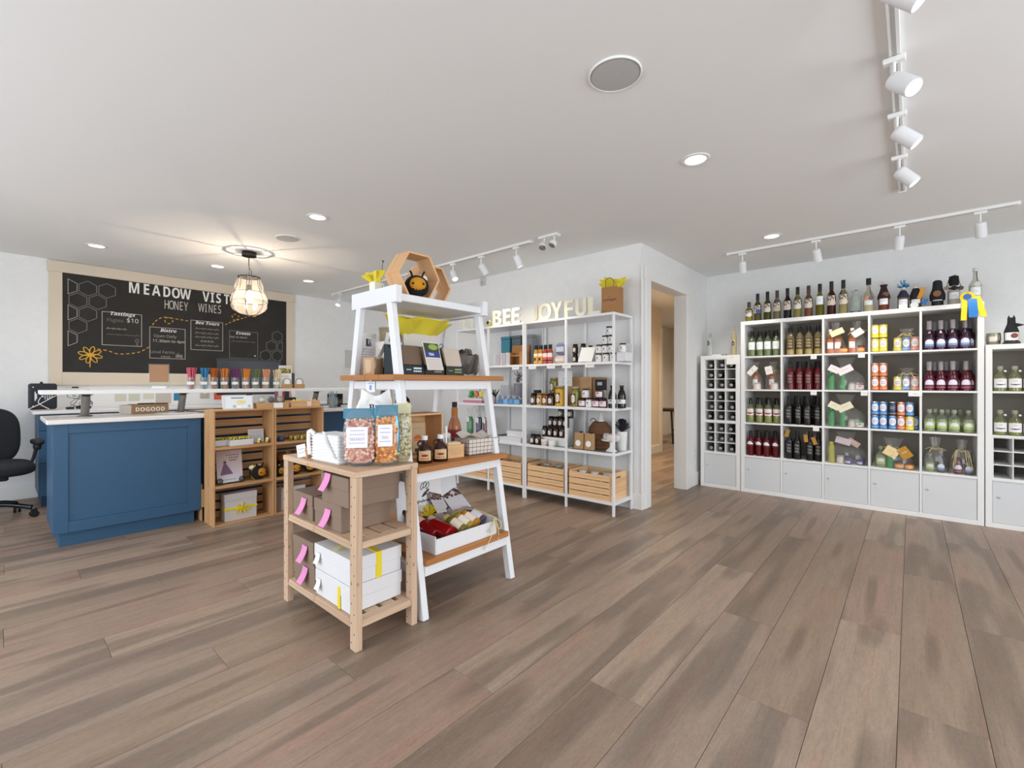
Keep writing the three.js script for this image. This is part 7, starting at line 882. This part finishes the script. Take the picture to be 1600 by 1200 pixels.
// column 5 bottom
giftBag('clear gift of two small bottles, left of the pair, bottom of the fifth column', 4, 1, -0.082, 0.148, 0.3, { raffia: 7 }); giftBag('clear gift with long curling raffia, right of the pair, bottom of the fifth column', 4, 1, 0.082, 0.148, 0.29, { raffia: 10, long: true });
[[B.stubby, -0.115, 'lime labelled bottle in the left clear gift'], [B.purple, -0.045, 'purple labelled bottle in the left clear gift'], [B.mulberry, 0.06, 'red labelled bottle in the raffia gift'], [B.purple, 0.125, 'purple labelled bottle in the raffia gift']].forEach(([p, z, n]) => { const q = K5.cell(4, 1); put(p, 'gift_soda_bottle', `${n}, bottom of the fifth column`, 'bottle', [KX + 0.095, q.y, q.z + z], 0, null, 0.82); });
// price tags on the cube shelf edges
[[1, 4, 0.1], [1, 3, 0.1], [1, 2, 0.12], [2, 4, 0.12], [3, 3, 0.14], [2, 3, 0.14]].forEach(([c, r, z], i) => { const q = K5.cell(c, r), t = thing('cube_price_tag', `white price tag on the shelf edge under the ${rowsN[r]} row, ${colsN[c]} column`, 'price tag', [KX - 0.001, q.y - 0.03, q.z + z], F); part(t, 'card', bx(i === 4 ? 0.09 : 0.05, 0.04, 0.0016, 0.0003), M.paper); part(t, 'print', bx(0.03, 0.004, 0.0019, 0.0002), mat('#b5b8c0', 0.7), [0, 0.003, 0]); });
// ---- on top of the cube shelf
const KT = K5.H + 0.0004;
const medal = (g, y, z, c, r = 0.02) => { part(g, 'medal', at(cyl(r, 0.004, 20), 0, 0, 0, 0, 0, Math.PI / 2), mat(c, 0.4, { metalness: 0.4 }), [-0.041, y, z]); part(g, 'medal_cord', tube([[-0.039, y + r, z], [-0.028, y + 0.08, z * 0.6], [0, y + 0.115, 0.012]], 0.0022, 10, 4), M.black); };
[[-1.33, '#c7c05a', '#a9a33a', L.floral, 'small pale bottle with flower label and beads', 0.22, '#4a3f4a', '#e3dfd6'], [-1.245, '#8f8a3a', '#4f4a14', L.floral, 'olive bottle with blue shoulder ribbon', 0.3, '#1d1d22', '#4a5aa0'], [-1.15, '#7a7a30', '#4a4a14', L.floral, 'olive bottle with dark scarf and cream tag', 0.31, '#1a1a1c', '#e6dfd0'], [-1.06, '#b9a890', '#a39a52', L.floral, 'tan speckled bottle with round charm', 0.31, '#4a3a32', '#c9b89a'], [-0.965, '#3a2c30', '#5a1420', L.floral, 'dark red bottle with pale tag', 0.32, '#2a2226', '#d9c9c4'], [-0.875, '#c9c27a', '#c3b24a', L.floral, 'pale yellow bottle with white round tag', 0.32, '#241f20', '#efe9e2'], [-0.78, '#b08a6a', '#c9691e', L.floral, 'amber orange bottle with pale round tag', 0.32, '#4a3832', '#ead9c8'], [-0.685, '#a9a02a', '#7a6a0c', L.roundWhite, 'golden green bottle with plain white label', 0.325, '#2a2424', null], [-0.59, '#6a2a18', '#5a1c0c', L.floral, 'brick red bottle with big pink tag', 0.335, '#241e20', '#f0d2c2'], [-0.495, '#cfc8a0', '#c9bb7a', L.floral, 'pale bottle with dark shoulder scarf and cream tag', 0.335, '#231f22', '#efe2d0']].forEach(([z, gl, lq, lab, n, h, cap, tag], i) => {
  const t = thing('display_bottle', `${n}, on top of the cube shelf`, 'bottle', [5.4, KT, z * 0.995], 0, 'decorated bottles on top of the cube shelf'); bottle({ r: 0.036, h, body: 0.55, glass: glassy(gl, 0.78, 0.03), liquid: mat(lq, 0.2), label: lab, ly: lab === L.roundWhite ? [0.36, 0.62] : [0.3, 0.58], arc: 2, cap: mat(cap, 0.4), capH: 0.24 }).children.slice().forEach(o => t.add(o));
  if (tag) { part(t, 'round_tag', at(cyl(0.024, 0.002, 20), 0, 0, 0, 0, 0, Math.PI / 2), mat(tag, 0.7), [-0.042, h * 0.36, 0.014]); part(t, 'scarf', lathe([[0.037, h * 0.52], [0.034, h * 0.6], [0.02, h * 0.7], [0.017, h * 0.72]], 18, 0, 4.2), mat(i === 1 ? '#3f4f98' : i % 2 ? '#2a2630' : '#6d5a48', 0.8)); }
});
{ const t = thing('glass_decanter', 'clear ribbed glass decanter on dark feet among the bottles', 'decanter', [5.4, KT, -0.395]); part(t, 'glass', lathe([[0, 0.02], [0.045, 0.02], [0.047, 0.03], [0.047, 0.15], [0.03, 0.18], [0.03, 0.2], [0.04, 0.215], [0.036, 0.215], [0.026, 0.2], [0.026, 0.18], [0.042, 0.15], [0.042, 0.03], [0, 0.028]], 14), M.glass); for (const [x, z] of [[-0.03, -0.03], [-0.03, 0.03], [0.03, -0.03], [0.03, 0.03]]) part(t, 'foot', bx(0.02, 0.02, 0.02, 0.002), M.darkSteel, [x, 0.01, z]); part(t, 'finial', at(new THREE.TorusGeometry(0.016, 0.003, 6, 20), 0, 0.222, 0, Math.PI / 2), M.steel); }
const fancy = (label, z, h, gl, lq, build) => { const t = thing('medal_bottle', label, 'bottle', [5.39, KT, z], 0, 'medal bottles on top of the cube shelf'); bottle({ r: 0.04, h, body: 0.52, glass: glassy(gl, 0.8, 0.03), liquid: mat(lq, 0.2), label: L.roundWhite, ly: [0.22, 0.46], arc: 1.7, cap: mat('#d9d6d2', 0.3), capH: 0.1 }).children.slice().forEach(o => t.add(o)); build(t, h); };
fancy('clear bottle with peach label and grey medal on top of the cube shelf', -0.3, 0.31, '#e3dccb', '#d9d2b4', (t, h) => { medal(t, 0.13, 0.022, '#6d6a72'); part(t, 'peach_band', patch(0.0408, h * 0.36, h * 0.48, 2.4), mat('#e3a58a', 0.6), null, [0, F, 0]); part(t, 'black_cap', cyl(0.019, 0.06, 16), M.black, [0, h - 0.02, 0]); });
fancy('amber bottle draped in dark scarf with bronze medal on top of the cube shelf', -0.19, 0.27, '#b06a3a', '#a8481c', (t, h) => { medal(t, 0.15, 0.014, '#7a5a3c', 0.022); part(t, 'dark_scarf', lathe([[0.047, h * 0.42], [0.046, h * 0.52], [0.03, h * 0.7], [0.022, h * 0.82], [0.03, h * 0.9]], 20), mat('#3a2026', 0.8)); });
fancy('small bottle topped with shiny blue foil on top of the cube shelf', -0.055, 0.2, '#c9b3a8', '#8a2430', (t, h) => { const g = []; for (let i = 0; i < 26; i++) { const a = rnd() * 6.28, b = rr(0, 1.4); g.push(bar2([0, h, 0], [0.05 * Math.cos(a) * Math.cos(b), h + 0.07 * Math.sin(b), 0.05 * Math.sin(a) * Math.cos(b)], 0.014, 0.004, 0.001)); } part(t, 'blue_foil', merge(g), mat('#3f9ad0', 0.25, { metalness: 0.5 })); part(t, 'dark_collar', lathe([[0.04, h * 0.55], [0.042, h * 0.62], [0.02, h * 0.85]], 18), mat('#2a2c48', 0.8)); part(t, 'card_foot', bx(0.03, 0.04, 0.06, 0.002), M.paper, [-0.055, 0.02, 0]); });
fancy('small dark bottle with orange and blue ribbon on top of the cube shelf', 0.03, 0.2, '#a98a88', '#4a2030', (t, h) => { part(t, 'dark_scarf', lathe([[0.043, h * 0.4], [0.042, h * 0.6], [0.022, h * 0.9]], 18), mat('#251c22', 0.8)); part(t, 'orange_ribbon', bx(0.004, 0.1, 0.03, 0.002), mat('#e0962a', 0.5), [-0.044, 0.13, 0.035], [0.3, 0, 0]); part(t, 'blue_ribbon', bx(0.004, 0.05, 0.03, 0.002), mat('#2f6fb8', 0.5), [-0.046, 0.05, 0.06], [0.3, 0, 0]); part(t, 'oval_tag', at(cyl(0.028, 0.003, 20), 0, 0, 0, 0, 0, Math.PI / 2), M.paper, [-0.05, 0.028, -0.01]); });
fancy('squat dark draped bottle with large bronze medal on top of the cube shelf', 0.17, 0.23, '#4a4636', '#2a2a3c', (t, h) => { part(t, 'black_drape', lathe([[0.05, h * 0.25], [0.052, h * 0.45], [0.034, h * 0.7], [0.03, h * 0.95], [0.018, h * 1.0]], 20), mat('#1e1d22', 0.85)); part(t, 'bronze_medal', at(cyl(0.026, 0.005, 22), 0, 0, 0, 0, 0, Math.PI / 2), mat('#8a5a3c', 0.4, { metalness: 0.4 }), [-0.054, 0.11, -0.004]); });
fancy('white bottle wearing a tall black hood with two medals on top of the cube shelf', 0.272, 0.24, '#e3e0dc', '#dcd8d2', (t, h) => { part(t, 'black_hood', lathe([[0.03, h * 0.72], [0.034, h * 0.85], [0.03, h * 1.04], [0, h * 1.08]], 18), mat('#17171a', 0.9)); part(t, 'black_bow', merge([-1, 1].map(s => at(new THREE.ConeGeometry(0.02, 0.05, 8), -0.04, h * 0.6, s * 0.02, s * Math.PI / 2, 0, 0))), mat('#20202a', 0.8)); medal(t, 0.15, -0.045, '#8a7a66', 0.018); medal(t, 0.14, 0.04, '#5a4a3c', 0.018); });
fancy('clear bottle behind the ribbon rosette at the cube shelf end', 0.4, 0.3, '#e6e6e0', '#dcd9cc', (t, h) => { medal(t, 0.16, 0.01, '#d9d4cc'); });
{ const t = thing('ribbon_rosette', 'blue and yellow prize ribbon rosette hanging over the cube shelf end', 'rosette', [KX - 0.008, 1.865, 0.345], F);
  const g = []; for (let i = 0; i < 18; i++) { const a = i * Math.PI / 9; g.push(at(bx(0.02, 0.018, 0.003, 0.0005), 0.034 * Math.cos(a), 0.034 * Math.sin(a), 0, 0.3, 0, a)); } part(t, 'yellow_pleats', merge(g), M.yellow); part(t, 'blue_centre', at(cyl(0.024, 0.006, 24), 0, 0, 0.003, Math.PI / 2), mat('#2f5fb0', 0.5));
  part(t, 'yellow_tail', sheet((u, v) => [-0.015 + (u - 0.5) * 0.035 - 0.006 * v, -0.02 - 0.17 * v, 0.004 * Math.sin(v * 5)], 3, 8), M.yellow); part(t, 'blue_tail', sheet((u, v) => [0.028 + (u - 0.5) * 0.055 + 0.008 * v, -0.02 - 0.15 * v, 0.006 + 0.006 * Math.sin(v * 4)], 4, 8), mat('#2f80d0', 0.45)); part(t, 'yellow_tail', sheet((u, v) => [0.055 + (u - 0.5) * 0.04 + 0.04 * v, 0.0 - 0.17 * v, 0.002 + 0.004 * Math.sin(v * 5)], 3, 8), M.yellow); }
// on top of the neighbours
{ const y = KL.H + 0.0004;
  const a = thing('clear_spirit_bottle', 'clear glass bottle with dark house emblem on the pigeonhole cabinet', 'bottle', [5.42, y, -1.735]); bottle({ r: 0.034, h: 0.26, body: 0.75, neck: 0.016, glass: glassy('#eef1f0', 0.85), label: null, cap: M.glass }).children.slice().forEach(o => a.add(o)); part(a, 'emblem', patch(0.0346, 0.12, 0.185, 1.3), L.emblem, null, [0, F - 0.4, 0]);
  const b = thing('slim_pale_bottle', 'slim pale gold bottle with dark emblem on the pigeonhole cabinet', 'bottle', [5.42, y, -1.48]); bottle({ r: 0.026, h: 0.33, body: 0.62, neck: 0.011, glass: glassy('#eadfb8', 0.5), liquid: mat('#d3bf7e', 0.25), label: null, cap: glassy('#f3f3f0', 0.7) }).children.slice().forEach(o => b.add(o)); part(b, 'emblem', patch(0.0265, 0.1, 0.17, 1.8), L.emblem, null, [0, F - 0.3, 0]);
  const c = thing('name_plate', 'low white plate with small dark pegs on the pigeonhole cabinet', 'plate', [5.36, y, -1.62]); part(c, 'plate', bx(0.02, 0.016, 0.1, 0.002), M.white, [0, 0.008, -0.03]); for (const z of [0.04, 0.075]) part(c, 'peg', bx(0.018, 0.012, 0.018, 0.002), M.black, [0, 0.006, z]); }
{ const y = KR.H + 0.0004, t = thing('metal_mug', 'hammered silver barrel mug at the right edge', 'mug', [5.4, y, 0.505]); part(t, 'cup', lathe([[0, 0.004], [0.036, 0.004], [0.042, 0.05], [0.039, 0.098], [0.0415, 0.099], [0.0445, 0.05], [0.039, 0], [0, 0]], 28), mat('#a39b8c', 0.28, { metalness: 0.85 })); part(t, 'emblem', patch(0.0448, 0.03, 0.07, 0.9), mat('#d9d3c6', 0.4), null, [0, F - 0.2, 0]); part(t, 'handle', at(new THREE.TorusGeometry(0.026, 0.005, 8, 20, Math.PI), 0.041, 0.05, 0, 0, 0, -Math.PI / 2), mat('#a39b8c', 0.28, { metalness: 0.85 }));
  const b = thing('hooded_bottle', 'squat bottle in a black pointed hood with copper medal at the right edge', 'bottle', [5.4, y, 0.605]); bottle({ r: 0.042, h: 0.21, body: 0.5, glass: mat('#2a2628', 0.3), label: L.roundWhite, ly: [0.16, 0.46], arc: 2.2, cap: M.black }).children.slice().forEach(o => b.add(o)); part(b, 'black_hood', lathe([[0.044, 0.1], [0.036, 0.13], [0.024, 0.17], [0.022, 0.215], [0, 0.22]], 20), mat('#1d1d20', 0.85)); for (const s of [-1, 1]) part(b, 'hood_point', new THREE.ConeGeometry(0.01, 0.03, 8), mat('#1d1d20', 0.85), [0, 0.225, s * 0.014]); part(b, 'hood_flap', new THREE.ConeGeometry(0.02, 0.06, 8), mat('#1d1d20', 0.85), [-0.01, 0.155, 0.045], [1.6, 0, 0]); part(b, 'copper_medal', at(cyl(0.02, 0.004, 20), 0, 0, 0, 0, 0, Math.PI / 2), mat('#8a4a3c', 0.4, { metalness: 0.4 }), [-0.044, 0.07, 0.012]); part(b, 'plinth', bx(0.1, 0.022, 0.09, 0.003), M.darkSteel, [0, 0.011, 0]); }
renderer.render(scene, camera);
